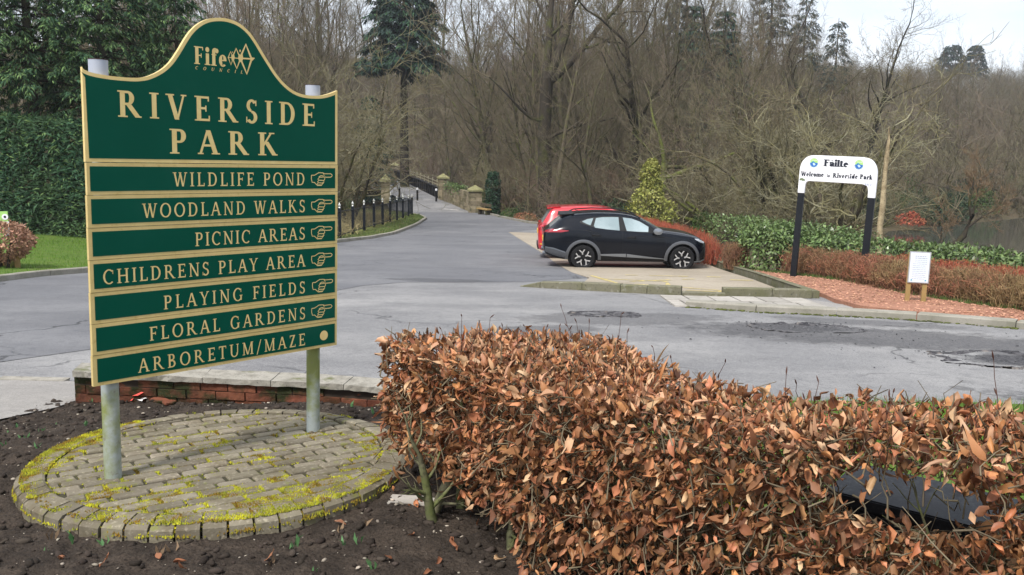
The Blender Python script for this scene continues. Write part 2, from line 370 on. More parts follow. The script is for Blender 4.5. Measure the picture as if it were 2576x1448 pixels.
def asphalt(name, base, light, dark, patches=(), cracks=.5):
    """weathered asphalt: aggregate grain, worn pale and dark areas, crack lines, listed dark patches (x, y, rx, ry, rot)"""
    m = bpy.data.materials.new(name); m.use_nodes = True; t = m.node_tree; b = t.nodes['Principled BSDF']; N = t.nodes.new; L = t.links.new
    b.inputs['Roughness'].default_value = .88; b.inputs['Specular IOR Level'].default_value = .35
    tcn = N('ShaderNodeTexCoord'); O = tcn.outputs['Object']
    def noise(sc, det=5, vec=O, rough=.6):
        n = N('ShaderNodeTexNoise'); n.inputs['Scale'].default_value = sc; n.inputs['Detail'].default_value = det; n.inputs['Roughness'].default_value = rough; L(vec, n.inputs['Vector']); return n.outputs['Fac']
    def rng(s, a, c, lo=0.0, hi=1.0):
        r = N('ShaderNodeMapRange'); r.inputs[1].default_value = a; r.inputs[2].default_value = c; r.inputs[3].default_value = lo; r.inputs[4].default_value = hi; L(s, r.inputs[0]); return r.outputs[0]
    def mix(f, a, c):
        x = N('ShaderNodeMix'); x.data_type = 'RGBA'; L(f, x.inputs[0])
        for k, v in ((6, a), (7, c)):
            if isinstance(v, tuple): x.inputs[k].default_value = (*v, 1)
            else: L(v, x.inputs[k])
        return x.outputs[2]
    def math_(op, a, c):
        x = N('ShaderNodeMath'); x.operation = op
        for k, v in ((0, a), (1, c)):
            if isinstance(v, (int, float)): x.inputs[k].default_value = v
            else: L(v, x.inputs[k])
        return x.outputs[0]
    mpn = N('ShaderNodeMapping'); mpn.inputs['Scale'].default_value = (.7, 1.1, 1); L(O, mpn.inputs[0])
    col = mix(rng(noise(.28, 4), .42, .62), base, light)
    col = mix(math_('MULTIPLY', rng(noise(.9, 5, mpn.outputs[0]), .45, .65), .6), col, dark)
    grain = noise(130, 2); col = mix(math_('MULTIPLY', rng(grain, .50, .64), .75), col, light)
    col = mix(math_('MULTIPLY', rng(noise(75, 2), .54, .64), .8), col, dark)
    col = mix(math_('MULTIPLY', rng(noise(7, 8, O, .75), .50, .68), .5), col, dark)
    col = mix(math_('MULTIPLY', rng(noise(4.3, 8, O, .75), .56, .70), .45), col, light)
    col = mix(math_('MULTIPLY', rng(noise(26, 4, O, .8), .54, .64), .55), col, light); col = mix(math_('MULTIPLY', rng(noise(34, 4, O, .8), .57, .66), .6), col, dark)
    sp = N('ShaderNodeSeparateXYZ'); L(O, sp.inputs[0])
    wob = noise(2.0, 12, O, .78)
    pm = None
    for (px, py, rx, ry, rot, k) in patches:
        mm = N('ShaderNodeMapping'); mm.vector_type = 'TEXTURE'; mm.inputs['Location'].default_value = (px, py, 0); mm.inputs['Rotation'].default_value = (0, 0, rot); mm.inputs['Scale'].default_value = (rx, ry, 1)
        zx = N('ShaderNodeVectorMath'); zx.operation = 'MULTIPLY'; zx.inputs[1].default_value = (1, 1, 0); L(O, zx.inputs[0]); L(zx.outputs[0], mm.inputs[0])
        ln = N('ShaderNodeVectorMath'); ln.operation = 'LENGTH'; L(mm.outputs[0], ln.inputs[0])
        dd = math_('ADD', ln.outputs['Value'], math_('MULTIPLY', math_('SUBTRACT', wob, .5), 2.4))
        f = math_('MULTIPLY', rng(dd, 1.08, .70), k); pm = f if pm is None else math_('MAXIMUM', pm, f)
    if pm is not None: col = mix(pm, col, mix(rng(noise(28, 5, O, .75), .40, .66), (.018, .018, .022), (.12, .115, .12)))
    vo = N('ShaderNodeTexVoronoi'); vo.feature = 'DISTANCE_TO_EDGE'; vo.inputs['Scale'].default_value = .42
    wv = N('ShaderNodeVectorMath'); wv.operation = 'ADD'; nn = N('ShaderNodeTexNoise'); nn.inputs['Scale'].default_value = 1.4; nn.inputs['Detail'].default_value = 6; L(O, nn.inputs['Vector'])
    L(O, wv.inputs[0]); L(nn.outputs['Color'], wv.inputs[1]); L(wv.outputs[0], vo.inputs['Vector'])
    ck = math_('MULTIPLY', rng(vo.outputs['Distance'], .012, .003), rng(noise(.33, 3), .50, .60, 0, cracks))
    col = mix(ck, col, (.03, .03, .032))
    L(col, b.inputs['Base Color'])
    bp = N('ShaderNodeBump'); bp.inputs['Strength'].default_value = .5; bp.inputs['Distance'].default_value = .006; L(grain, bp.inputs['Height'])
    bp2 = N('ShaderNodeBump'); bp2.inputs['Strength'].default_value = .6; bp2.inputs['Distance'].default_value = .03
    hh = noise(3.0, 6, O, .65)
    if pm is not None: hh = math_('SUBTRACT', math_('MULTIPLY', noise(14, 5), math_('ADD', math_('MULTIPLY', pm, 2.5), .15)), ck)
    L(hh, bp2.inputs['Height']); L(bp.outputs[0], bp2.inputs['Normal']); L(bp2.outputs[0], b.inputs['Normal'])
    return m
M['asphalt'] = asphalt('asphalt', (.182, .180, .183), (.285, .278, .272), (.100, .099, .105),
    [(4.0, 11.6, .62, .55, 0, .9), (4.6, 10.8, 2.5, .95, -.35, .7), (5.5, 9.2, .6, .4, -.3, 1.0), (1.6, 12.3, 1.6, .7, .2, .5), (0.3, 10.9, .9, .5, .5, .55), (6.6, 9.4, 1.6, .9, -.5, .6), (5.2, 12.2, 1.3, .35, -.45, .5)], .6)
M['asphalt_new'] = asphalt('asphalt_new', (.132, .133, .143), (.185, .184, .19), (.080, .081, .09), [(-1.6, 18.6, 1.2, .5, -.2, .5)], .7)
M['bay'] = asphalt('bay', (.31, .26, .20), (.37, .32, .25), (.21, .175, .13), [(3.2, 24.2, 1.6, .5, 0, .5)], .25)  # one dark patch on the ground beneath the black car
M['paving'] = asphalt('paving', (.25, .235, .215), (.33, .31, .29), (.17, .16, .15), (), .5)
# ------------------------------------------------------------------ the ground, roads, beds, lake
def ground_mesh():
    xs = np.unique(np.round(np.concatenate([np.arange(-130, -16, 4), np.arange(-16, 30, .8), np.arange(30, 90, 2.0), np.arange(90, 260, 6)]), 3))
    ys = np.unique(np.round(np.concatenate([np.arange(-8, 70, .8), np.arange(70, 140, 2.0), np.arange(140, 420, 6)]), 3))
    X, Y = np.meshgrid(xs, ys); Z = terrain(X, Y) - .06
    Z = Z - .25 * ((X > -4.2) & (X < 9) & (Y < 7.2))
    far = sstep((Y - 40) / 40) * sstep((np.abs(X + 5) - 8) / 8); Z = Z + far * (pnoise(X, Y, 4, .12) - .5) * 1.6
    n, mq = X.shape; idx = np.arange(n * mq).reshape(n, mq)
    F = np.stack([idx[:-1, :-1], idx[:-1, 1:], idx[1:, 1:], idx[1:, :-1]], -1).reshape(-1, 4)
    o = mesh_np('ground', np.stack([X, Y, Z], -1).reshape(-1, 3), F, M['litter'], smooth=True); tag(o, kind='structure'); return o
ground_mesh()

def sheet(name, poly, zf, m, step=1.0, kind='structure', smooth=True, skirt=0.0):
    bm = bmesh.new(); vs = [bm.verts.new((p[0], p[1], 0)) for p in poly]; bm.faces.new(vs)
    bmesh.ops.triangulate(bm, faces=bm.faces[:])
    P = np.array([(p[0], p[1]) for p in poly])
    for ax in (0, 1):
        a = math.floor(P[:, ax].min() / step) * step; b = P[:, ax].max(); k = a + step
        while k < b - 1e-4:
            no = (1, 0, 0) if ax == 0 else (0, 1, 0); co = (k, 0, 0) if ax == 0 else (0, k, 0)
            bmesh.ops.bisect_plane(bm, geom=bm.verts[:] + bm.edges[:] + bm.faces[:], dist=1e-5, plane_co=co, plane_no=no); k += step
    co = np.array([v.co[:2] for v in bm.verts]); z = zf(co[:, 0], co[:, 1])
    for v, zz in zip(bm.verts, z): v.co.z = float(zz)
    bmesh.ops.recalc_face_normals(bm, faces=bm.faces[:])
    me = bpy.data.meshes.new(name); bm.normal_update()
    if bm.faces and sum(f.normal.z for f in bm.faces) < 0: bmesh.ops.reverse_faces(bm, faces=bm.faces[:])
    if skirt:
        r_ = bmesh.ops.extrude_edge_only(bm, edges=[e for e in bm.edges if e.is_boundary])
        for v in r_['geom']:
            if isinstance(v, bmesh.types.BMVert): v.co.z -= skirt
    bm.to_mesh(me); bm.free(); me.materials.append(m)
    if smooth: me.shade_smooth(); me.set_sharp_from_angle(angle=math.radians(40))
    o = bpy.data.objects.new(name, me); COL.objects.link(o); tag(o, kind=kind); return o

ROAD = [(-40, 7.9), (-12, 7.6), (-4.2, 7.22), (-3.7, 7.2), (-3.1, 6.95), (1.0, 6.7), (2.77, 6.74), (4.15, 6.70), (5.6, 5.9), (7.2, 4.0), (8, 1), (14, 1), (13, 4), (10.5, 8.0), (8.4, 10.45), (7.1, 11.72), (6.5, 12.28), (5.4, 12.93), (3.85, 13.42), (2.83, 14.02),
        (2.4, 15.8), (3.05, 15.95), (1.95, 17.5), (1.55, 21.5), (1.02, 28.4), (-.19, 40.9), (1.7, 40.5), (2.6, 44), (1.9, 48.4), (.95, 50.6), (-1.05, 59.7), (-2.5, 65.0), (-4.4, 70), (-6.3, 75.6),
        (-15.9, 116), (-20.6, 116), (-10.9, 74.4), (-8.9, 64), (-7.0, 61), (-6.1, 58.3), (-5.33, 54.1), (-5.05, 47), (-5.02, 43.2), (-5.12, 38), (-5.6, 34.8), (-6.55, 32), (-9.5, 19.1), (-9.88, 18), (-9.9, 16.5), (-11.5, 14.6), (-16, 13.6), (-40, 13)]
def road_z(x, y):
    z = zr(y)
    for (px, py, r, d) in ((4.0, 11.6, .55, .05), (5.4, 9.2, .6, .05)  ):
        q = np.hypot((x - px), (y - py)) / r; z = z - d * np.clip(1.1 - q + (pnoise(x, y, 3, 4.0) - .5) * 1.2, 0, 1)
    return z
sheet('road', ROAD, road_z, M['asphalt'], 1.0)
sheet('road', [(-39.9, 7.96), (-12, 7.68), (-5.3, 7.6), (-4.9, 8.05), (-4.42, 8.9), (-4.15, 10.6), (-3.7, 12.4), (-3.45, 15.0), (-2.95, 17.0), (-2.2, 17.95), (-1.2, 18.1), (.3, 18.5), (1.74, 19.9), (1.5, 21.5), (1.0, 28.4), (-.24, 40.85), (1.6, 44.2), (1.86, 48.3), (.9, 50.5), (-1.1, 59.6), (-2.6, 64.6), (-8.7, 63.4), (-6.96, 60.9), (-6.06, 58.3), (-5.3, 54.1), (-5.0, 47), (-4.98, 43.2), (-5.08, 38), (-5.56, 34.8), (-6.5, 32), (-9.45, 19.1), (-9.83, 18), (-9.85, 16.5), (-11.4, 14.5), (-15.9, 13.55), (-39.9, 12.95)], lambda x, y: road_z(x, y) + .005, M['asphalt_new'], 1.0)
# finer broken tarmac at the two pot holes
for (px, py, r, sd) in ((4.0, 11.6, .62, 1), (5.4, 9.2, .68, 2), (1.35, 12.8, .45, 3)):
    g = np.linspace(-1, 1, 48); X, Y = np.meshgrid(g, g); q = np.hypot(X, Y) + (pnoise(X + 5, Y + 5, sd + 20, 2.2) - .5) * .8
    dep = sstep((1.0 - q) / .35)
    Z = zr(py + Y * r * .85) + .012 * (q < 1.05) - (.055 if sd < 3 else .012) * dep + (pnoise(X, Y, sd, 7) - .5) * .045 * dep
    Z = np.where(q > 1.02, Z - .06 - .1 * (q - 1.02), Z)
    idx = np.arange(X.size).reshape(X.shape); F = np.stack([idx[:-1, :-1], idx[:-1, 1:], idx[1:, 1:], idx[1:, :-1]], -1).reshape(-1, 4)
    keep = (q[:-1, :-1] < 1.06).ravel(); o = mesh_np('road_pothole', np.stack([px + X * r * 1.25, py + Y * r * .85, Z], -1).reshape(-1, 3), F[keep], mat('broken_tarmac', (.035, .034, .038), .85, noise=[(10, (.12, .115, .12), .42, .62), (5, (.22, .19, .16), .58, .70)], bump=(40, .9, .02)))
    tag(o, kind='structure')
sheet('pavement', [(2.2, 16.3), (2.75, 13.9), (5.9, 12.9), (5.9, 16.0), (5.0, 16.4), (2.6, 16.6)], lambda x, y: zr(y) + .004, M['asphalt'], .5)
sheet('parking_bay', [(.18, 17.5), (3.0, 16.02), (5.3, 15.86), (5.6, 20), (5.75, 27), (5.7, 34), (5.3, 42), (1.7, 42), (1.47, 40.4), (-.19, 40.9), (1.02, 28.4), (1.5, 21.5), (1.78, 19.9), (1.5, 18.3)], lambda x, y: zr(y) + .012, M['bay'], 1.0, skirt=.1)
WC = [(5.62, 15.0), (5.75, 15.85), (5.78, 18), (5.85, 21), (5.95, 23.6), (6.5, 23.0), (7.4, 20.4), (7.9, 18), (8.2, 15.8), (8.8, 14), (9.6, 12), (10.6, 10), (9.2, 9.9), (8.5, 10.6), (7.25, 11.9), (6.62, 12.46), (5.6, 13.75)]
sheet('woodchip_ground', WC, lambda x, y: zr(y) + .075 + .05 * (pnoise(x, y, 8, .8) - .5), M['woodchip'], .5, skirt=.2)
sheet('lawn', [(-40, 15), (-16, 13.9), (-11.6, 14.9), (-10.05, 16.6), (-10.0, 18.1), (-9.62, 19.2), (-6.72, 32), (-7.4, 36), (-14, 36), (-40, 36)], lambda x, y: zr(y) + .1 + np.clip(-10.5 - x, 0, 40) * .05 + .05 * (pnoise(x, y, 5, .5) - .5), M['lawn'], 1.0, skirt=.2)
sheet('verge', [(-6.70, 32), (-5.75, 34.9), (-5.27, 38), (-5.17, 43.2), (-5.2, 47), (-5.48, 54.1), (-6.25, 58.2), (-7.2, 61.2), (-9.1, 64), (-12, 66), (-14, 60), (-12, 40), (-9, 32)], lambda x, y: zr(y) + .10 + .04 * (pnoise(x, y, 6, .9) - .5), M['verge'], 1.0, skirt=.2)
sheet('grass_ground', [(.75, 1.0), (7.9, 1.0), (7.05, 4.0), (5.5, 5.8), (4.1, 6.62), (2.77, 6.66), (1.0, 6.62), (.6, 6.0), (.7, 4.5), (.75, 3.4)], lambda x, y: zr(y) + .035 + .03 * (pnoise(x, y, 7, 2.0) - .5), M['lawn'], .4, skirt=.2)
HSOIL = [(.70, 1.0), (3.4, 1.0), (3.2, 1.9), (2.75, 2.42), (1.75, 2.95), (1.05, 3.38), (.80, 3.75), (.74, 4.6), (.70, 4.6)]
sheet('soil', HSOIL, lambda x, y: zr(y) + .075 + .05 * (pnoise(x, y, 9, 6.0) - .5), M['soil'], .12, skirt=.2)
sheet('soil', [(-3.25, 6.3), (-.5, 6.0), (.4, 5.6), (.55, 4.4), (1.05, 4.4), (1.1, 6.8), (-3.25, 7.05)], lambda x, y: zr(y) - .012, M['soil'], .4)
sheet('pavement', [(-14, 1.0), (-3.44, 1.0), (-3.42, 5.5), (-3.24, 6.0), (-3.24, 6.92), (-3.72, 7.14), (-4.2, 7.16), (-14, 7.5)], lambda x, y: zr(y) + .012, M['paving'], .5)
sheet('pond', LAKE, lambda x, y: LAKE_Z + 0 * x, M['water'], 400, smooth=False)

def kerb(name, pts, wd, h, m, stone=.9, gap=.012, dz=-.05, jit=.006, zoff=0.0, seed=1):
    """kerb stones along a line; wd across (to the left of travel), h above the road"""
    rs = random.Random(seed); mb = MB(); P = [Vector((p[0], p[1], 0)) for p in pts]
    L = [0]
    for a, b in zip(P, P[1:]): L.append(L[-1] + (b - a).length)
    def pos(s):
        s = max(0, min(s, L[-1]))
        for i in range(len(P) - 1):
            if s <= L[i + 1]: return P[i].lerp(P[i + 1], (s - L[i]) / max(1e-6, L[i + 1] - L[i]))
        return P[-1]
    s = 0
    while s < L[-1] - .05:
        e = min(s + stone * rs.uniform(.92, 1.08), L[-1]); a = pos(s + gap / 2); b = pos(e - gap / 2); d = (b - a)
        if d.length < .04: break
        d.normalize(); n = Vector((-d.y, d.x, 0)); j = rs.uniform(-jit, jit)
        V = []
        for q, z in ((a, zr(a.y)), (b, zr(b.y))):
            for w_, hh in ((0, dz), (0, h - .015), (.015, h), (wd, h), (wd, dz)):
                p = q + n * (w_ + j); V.append((p.x, p.y, float(z) + hh + zoff + (j * .8 if hh > 0 else 0)))
        F = [(0, 5, 6, 1), (1, 6, 7, 2), (2, 7, 8, 3), (3, 8, 9, 4), (4, 3, 2, 1, 0)[::1], (5, 6, 7, 8, 9)]
        mb.faces(V, F); s = e
    o = mb.build(name, m); tag(o, kind='structure'); return o
kerb('kerb', [(-40, 13), (-16, 13.6), (-11.5, 14.6), (-9.9, 16.5), (-9.88, 18), (-9.5, 19.1), (-6.55, 32), (-5.6, 34.8), (-5.12, 38), (-5.02, 43.2), (-5.05, 47), (-5.33, 54.1), (-6.1, 58.3), (-7.0, 61)], .15, .12, M['kerb'], seed=2)
kerb('kerb', [(1.9, 48.4), (2.9, 46.4), (5.6, 43)], -.15, .14, M['kerb'], seed=3)
kerb('kerb', [(-2.5, 65.0), (-1.05, 59.7), (.95, 50.6), (1.9, 48.4)], -.15, .12, M['kerb'], seed=3)
kerb('kerb', [(2.83, 14.02), (3.85, 13.42), (5.4, 12.93), (6.5, 12.28), (7.1, 11.72), (8.4, 10.45), (10.5, 8.0)], .2, .10, M['kerb'], seed=4, stone=1.2)
kerb('kerb', [(-14, 7.6), (-6.2, 7.32)], -.12, .02, M['kerb'], seed=5); kerb('kerb', [(-5.05, 7.26), (-4.55, 7.235)], -.09, .022, M['coping'], seed=5); kerb('kerb', [(-4.35, 7.23), (-3.75, 7.2)], -.09, .022, M['coping'], seed=6)
# raised kerb round the parking bay
kerb('kerb', [(5.45, 15.75), (5.72, 20), (5.92, 27), (5.85, 34), (5.4, 42.2), (5.6, 43)], -.16, .15, M['kerb_moss'], stone=1.5, seed=7, jit=.012)
mb = MB()
def raised(p0, p1, h0, h1, wd=.17, lift=0.0):
    a = Vector((*p0, 0)); b = Vector((*p1, 0)); d = (b - a).normalized(); n = Vector((-d.y, d.x, 0)); V = []
    for q, h in ((a, h0), (b, h1)):
        z = float(zr(q.y))
        for w_, hh in ((0, -.08), (0, h - .012), (.014, h), (wd - .014, h), (wd, h - .012), (wd, -.08)):
            p = q + n * w_; V.append((p.x, p.y, z + hh + lift))
    F = [(i, i + 6, i + 7, i + 1) for i in range(5)] + [(5, 4, 3, 2, 1, 0), (6, 7, 8, 9, 10, 11)]
    mb.faces(V, F)
raised((.16, 17.36), (.55, 17.10), .01, .12); raised((.56, 17.09), (1.35, 16.72), .12, .15); raised((1.36, 16.715), (2.05, 16.37), .15, .155); raised((2.06, 16.36), (2.52, 16.13), .15, .15); raised((2.53, 16.12), (3.12, 15.92), .165, .165)
raised((3.87, 15.80), (4.75, 15.745), .165, .165); raised((4.76, 15.74), (5.46, 15.69), .165, .165)
o = mb.build('kerb', M['kerb_moss']); tag(o, kind='structure')
mb = MB(); q = zr(15.7); mb.box((-.385, -.085, -.06), (.385, .085, .075)); o = mb.build('kerb_stone', M['kerb_moss'], bevel=.012)
o.location = (3.50, 15.72, float(q) + .01); o.rotation_euler = (.04, .012, -.075)
tag(o, 'sunken loose concrete kerb stone in the gap of the parking bay kerb', 'kerb stone')
# slabs in front of the raised kerb
A, B, Cc, D = [np.array(on(*p)) for p in ((1657, 746), (2018, 753.5), (2112, 787), (1696, 773))]
mb = MB(); rs = random.Random(3)
for r, (v0, v1) in enumerate(((0, .47), (.47, 1))):
    cuts = np.linspace(0, 1, 7) if r == 0 else np.concatenate([[0], np.linspace(.09, 1, 7)])
    for u0, u1 in zip(cuts, cuts[1:]):
        g = .006; P = []
        for u, v in ((u0 + g, v0 + g * 2), (u1 - g, v0 + g * 2), (u1 - g, v1 - g * 2), (u0 + g, v1 - g * 2)):
            p = (A * (1 - u) + B * u) * (1 - v) + (D * (1 - u) + Cc * u) * v; P.append((p[0], p[1]))
        t = rs.uniform(-.004, .004); z0 = [float(zr(p[1])) for p in P]; V = [(p[0], p[1], z + .03 + t) for p, z in zip(P, z0)] + [(p[0], p[1], z - .03) for p, z in zip(P, z0)]
        mb.faces(V, [(3, 2, 1, 0), (0, 1, 5, 4), (1, 2, 6, 5), (2, 3, 7, 6), (3, 0, 4, 7)])
bm_ = mb.build('pavement', M['slab']); tag(bm_, kind='structure')
# kerb-side strip between slabs and woodchip
sheet('pavement', [tuple(on(2022, 755)[:2]), tuple(on(2140, 772)[:2]), tuple(on(2150, 783)[:2]), tuple(on(2116, 787)[:2])], lambda x, y: zr(y) + .02, M['paving'], .5)
# worn yellow and white paint
def stripe(pts, wd, m, name, dz=.018, seed=0):
    mb = MB(); rs = random.Random(seed)
    for a, b in zip(pts, pts[1:]):
        a = Vector((*a, 0)); b = Vector((*b, 0)); d = (b - a); ln = d.length; d.normalize(); n = Vector((-d.y, d.x, 0)); s = 0
        while s < ln:
            e = min(ln, s + rs.uniform(.06, .35))
            if rs.random() < .78:
                w0, w1 = wd * rs.uniform(.5, 1.4), wd * rs.uniform(.5, 1.4); P = [a + d * s - n * w0 / 2, a + d * (e - .01) - n * w1 / 2, a + d * (e + rs.uniform(-.02, .03)) + n * w1 / 2, a + d * (s + rs.uniform(-.02, .03)) + n * w0 / 2]
                mb.poly([(p.x, p.y, float(zr(p.y)) + dz) for p in P])
            s = e
    o = mb.build(name, m); tag(o, kind='structure')
stripe([(1.85, 20.6), (2.2, 18.6), (2.35, 17.2)], .10, M['paint_yellow'], 'road_marking', seed=1)
stripe([(2.4, 20.9), (4.2, 20.7), (5.4, 20.6)], .12, M['paint_yellow'], 'road_marking', seed=2)
stripe([(2.6, 18.9), (4.2, 19.9), (5.5, 19.7)], .12, M['paint_yellow'], 'road_marking', seed=3)
stripe([(2.3, 17.2), (3.4, 16.9), (5.2, 16.3)], .10, M['paint_yellow'], 'road_marking', seed=4); stripe([(2.6, 18.2), (4.0, 17.1), (4.3, 16.5)], .10, M['paint_yellow'], 'road_marking', seed=5); stripe([(2.0, 19.6), (3.4, 19.0), (3.2, 17.6)], .08, M['paint_yellow'], 'road_marking', seed=15)
stripe([(-3.9, 66.5), (-5.4, 67.6)], .25, M['paint_white'], 'road_marking', seed=6); stripe([(-1.15, 8.1), (-.8, 7.7)], .1, M['paint_white'], 'road_marking', seed=7); stripe([(-.7, 9.0), (-.5, 8.8)], .06, M['paint_white'], 'road_marking', seed=9)

# soil of the bed
PX, PY, PR = -1.53, 4.46, .975
def pz(y): return .035 - .045 * (np.asarray(y) - 4.43)
def soil_base(x, y):
    r = np.hypot(x - PX, y - PY); k = sstep((1.75 - r) / .6)
    return zr(y) * (1 - k) + np.minimum(pz(y) - .045, pz(y) - .075 + .03 * sstep((y - 3.9) / 1.2)) * k
def soil_z(x, y):
    lum = np.abs(pnoise(x, y, 11, 9.0, 3) - .5) * .05 + (pnoise(x, y, 12, 34.0, 3) - .5) * .026 + (pnoise(x, y, 13, 2.2, 2) - .5) * .05
    return soil_base(x, y) + lum * sstep((np.hypot(x - PX, y - PY) - PR + .1) / .15)
xs = np.arange(-3.42, 1.02, .0145); ys = np.arange(1.9, 6.34, .0145); X, Y = np.meshgrid(xs, ys); Z = soil_z(X, Y)
edge = sstep((X + 3.42) / .05); Z = Z * edge + (zr(Y) - .05) * (1 - edge)
idx = np.arange(X.size).reshape(X.shape); F = np.stack([idx[:-1, :-1], idx[:-1, 1:], idx[1:, 1:], idx[1:, :-1]], -1).reshape(-1, 4)
o = mesh_np('soil', np.stack([X, Y, Z], -1).reshape(-1, 3), F, M['soil'], smooth=True); tag(o, kind='structure')

def lumps(name, pts, sizes, m, flat=.6, seed=0, kind='stuff'):
    rs = np.random.RandomState(seed)
    base = np.array([(0, 0, 1), (.89, 0, .45), (.28, .85, .45), (-.72, .53, .45), (-.72, -.53, .45), (.28, -.85, .45), (.72, .53, -.45), (-.28, .85, -.45), (-.89, 0, -.45), (-.28, -.85, -.45), (.72, -.53, -.45), (0, 0, -1)])
    tri = np.array([(0, 1, 2), (0, 2, 3), (0, 3, 4), (0, 4, 5), (0, 5, 1), (1, 6, 2), (2, 7, 3), (3, 8, 4), (4, 9, 5), (5, 10, 1), (2, 6, 7), (3, 7, 8), (4, 8, 9), (5, 9, 10), (1, 10, 6), (6, 11, 7), (7, 11, 8), (8, 11, 9), (9, 11, 10), (10, 11, 6)])
    n = len(pts); V = base[None] * (1 + rs.uniform(-.35, .35, (n, 12, 1)))
    a = rs.uniform(0, 2 * np.pi, n); ca, sa = np.cos(a)[:, None], np.sin(a)[:, None]; st = rs.uniform(.6, 1.4, (n, 1))
    x = V[..., 0] * st; y = V[..., 1] / st; V = np.stack([x * ca - y * sa, x * sa + y * ca, V[..., 2] * flat], -1) * np.asarray(sizes)[:, None, None] + np.asarray(pts)[:, None, :]
    F = (tri[None] + (np.arange(n) * 12)[:, None, None]).reshape(-1, 3)
    o = mesh_np(name, V.reshape(-1, 3), F, m); tag(o, kind=kind); return o
rs = np.random.RandomState(5)
def bed_pts(n, inside=False):
    x = rs.uniform(-3.4, .75, n); y = 2.0 + 4.3 * rs.rand(n); k = np.hypot(x - PX, y - PY) > PR + .03; x, y = x[k], y[k]; return x, y
x, y = bed_pts(5200); s = .004 + .020 * rs.rand(len(x)) ** 3; o = lumps('soil_clods', np.stack([x, y, soil_z(x, y) + s * .25], -1), s, M['clod'], .7, 1)
x, y = bed_pts(1700); s = .0025 + .010 * rs.rand(len(x)) ** 3; lumps('soil_chippings', np.stack([x, y, soil_z(x, y) + s * .3], -1), s, M['chip'], .5, 2)
# loose woodchips, and grit from the broken tarmac
n = 5200; x = rs.uniform(5.6, 8.6, n); y = rs.uniform(11.5, 22.5, n); k = seg_dist(x, y, WC) > .02; x, y = x[k], y[k]
lumps('woodchip_pieces', np.stack([x, y, zr(y) + .085], -1), .008 + .022 * rs.rand(len(x)) ** 2, M['chips'], .35, 3)
n = 420; x = np.concatenate([rs.normal(4.0, .5, n // 3), rs.normal(5.2, .6, n // 3), rs.normal(4.6, 1.5, n // 3)]); y = np.concatenate([rs.normal(11.6, .35, n // 3), rs.normal(9.3, .35, n // 3), rs.normal(10.9, .8, n // 3)])
lumps('loose_grit', np.stack([x, y, zr(y) + .012], -1), .004 + .014 * rs.rand(len(x)) ** 3, mat('grit', (.10, .10, .105), .9, island=.6), .5, 4)
n = 260; x = rs.uniform(2.8, 8.2, n); y = np.interp(x, [2.83, 3.85, 5.4, 6.5, 7.1, 8.4], [14.02, 13.42, 12.93, 12.28, 11.72, 10.45]) - rs.uniform(.01, .16, n)
lumps('kerbside_moss', np.stack([x, y, zr(y) + .006], -1), .012 + .03 * rs.rand(n), mat('edge_moss', (.075, .085, .025), .95, island=.4), .35, 5)

def blades(name, x, y, z, h, wd, m, seed=0, lean=.35, kind='stuff', parent=None):
    rs = np.random.RandomState(seed); n = len(x); a = rs.uniform(0, 2 * np.pi, n); l = rs.uniform(0, lean, n) * h; b = a + rs.uniform(-1, 1, n)
    dx, dy = np.cos(a) * wd / 2, np.sin(a) * wd / 2
    V = np.stack([np.stack([x - dx, y - dy, z], -1), np.stack([x + dx, y + dy, z], -1), np.stack([x + np.cos(b) * l, y + np.sin(b) * l, z + h], -1)], 1).reshape(-1, 3)
    F = np.arange(3 * n).reshape(n, 3); o = mesh_np(name, V, F, m, parent); 
    if kind: tag(o, kind=kind)
    return o
n = 26000; x = rs.uniform(.7, 6.2, n); y = rs.uniform(2.0, 6.7, n); k = seg_dist(x, y, [(.75, 1.0), (7.9, 1.0), (7.05, 4.0), (5.5, 5.8), (4.1, 6.66), (2.77, 6.70), (1.0, 6.66), (.6, 6.0), (.7, 4.5)]) > 0; k &= seg_dist(x, y, HSOIL) < -.02
x, y = x[k], y[k]; blades('grass', x, y, zr(y) + .03, rs.uniform(.03, .075, len(x)), .006, M['blade'], 1)
n = 30000; x = rs.uniform(-20, -8.5, n); y = rs.uniform(16, 31, n); k = seg_dist(x, y, [(-20, 14.5), (-11.6, 15), (-10.12, 16.7), (-10.05, 18.1), (-9.65, 19.2), (-6.75, 32), (-20, 32)]) > 0
x, y = x[k], y[k]; blades('grass', x, y, zr(y) + .09 + np.clip(-10.5 - x, 0, 40) * .05, rs.uniform(.04, .09, len(x)), .014, M['blade'], 2)
n = 3600; t = rs.rand(n); y = 32 + 27 * t; x = np.interp(y, [32, 34.9, 38, 43.2, 47, 54.1, 58.2], [-6.7, -5.75, -5.27, -5.17, -5.2, -5.48, -6.25]) - rs.rand(n) ** 1.5 * 1.2
blades('grass', x, y, zr(y) + .09, rs.uniform(.05, .11, n), .02, M['hedge_green'], 3)
n = 3000; t = rs.rand(n); x = rs.uniform(6.1, 8.6, n); y = np.interp(x, [6.1, 6.65, 7.33, 7.35, 7.42, 7.65, 8.6], [23, 21.6, 19.6, 17.4, 15.8, 14.8, 12.2]) - rs.rand(n) * .35 + .1
blades('grass', x, y, zr(y) + .05, rs.uniform(.04, .12, n), .02, M['hedge_green'], 4)
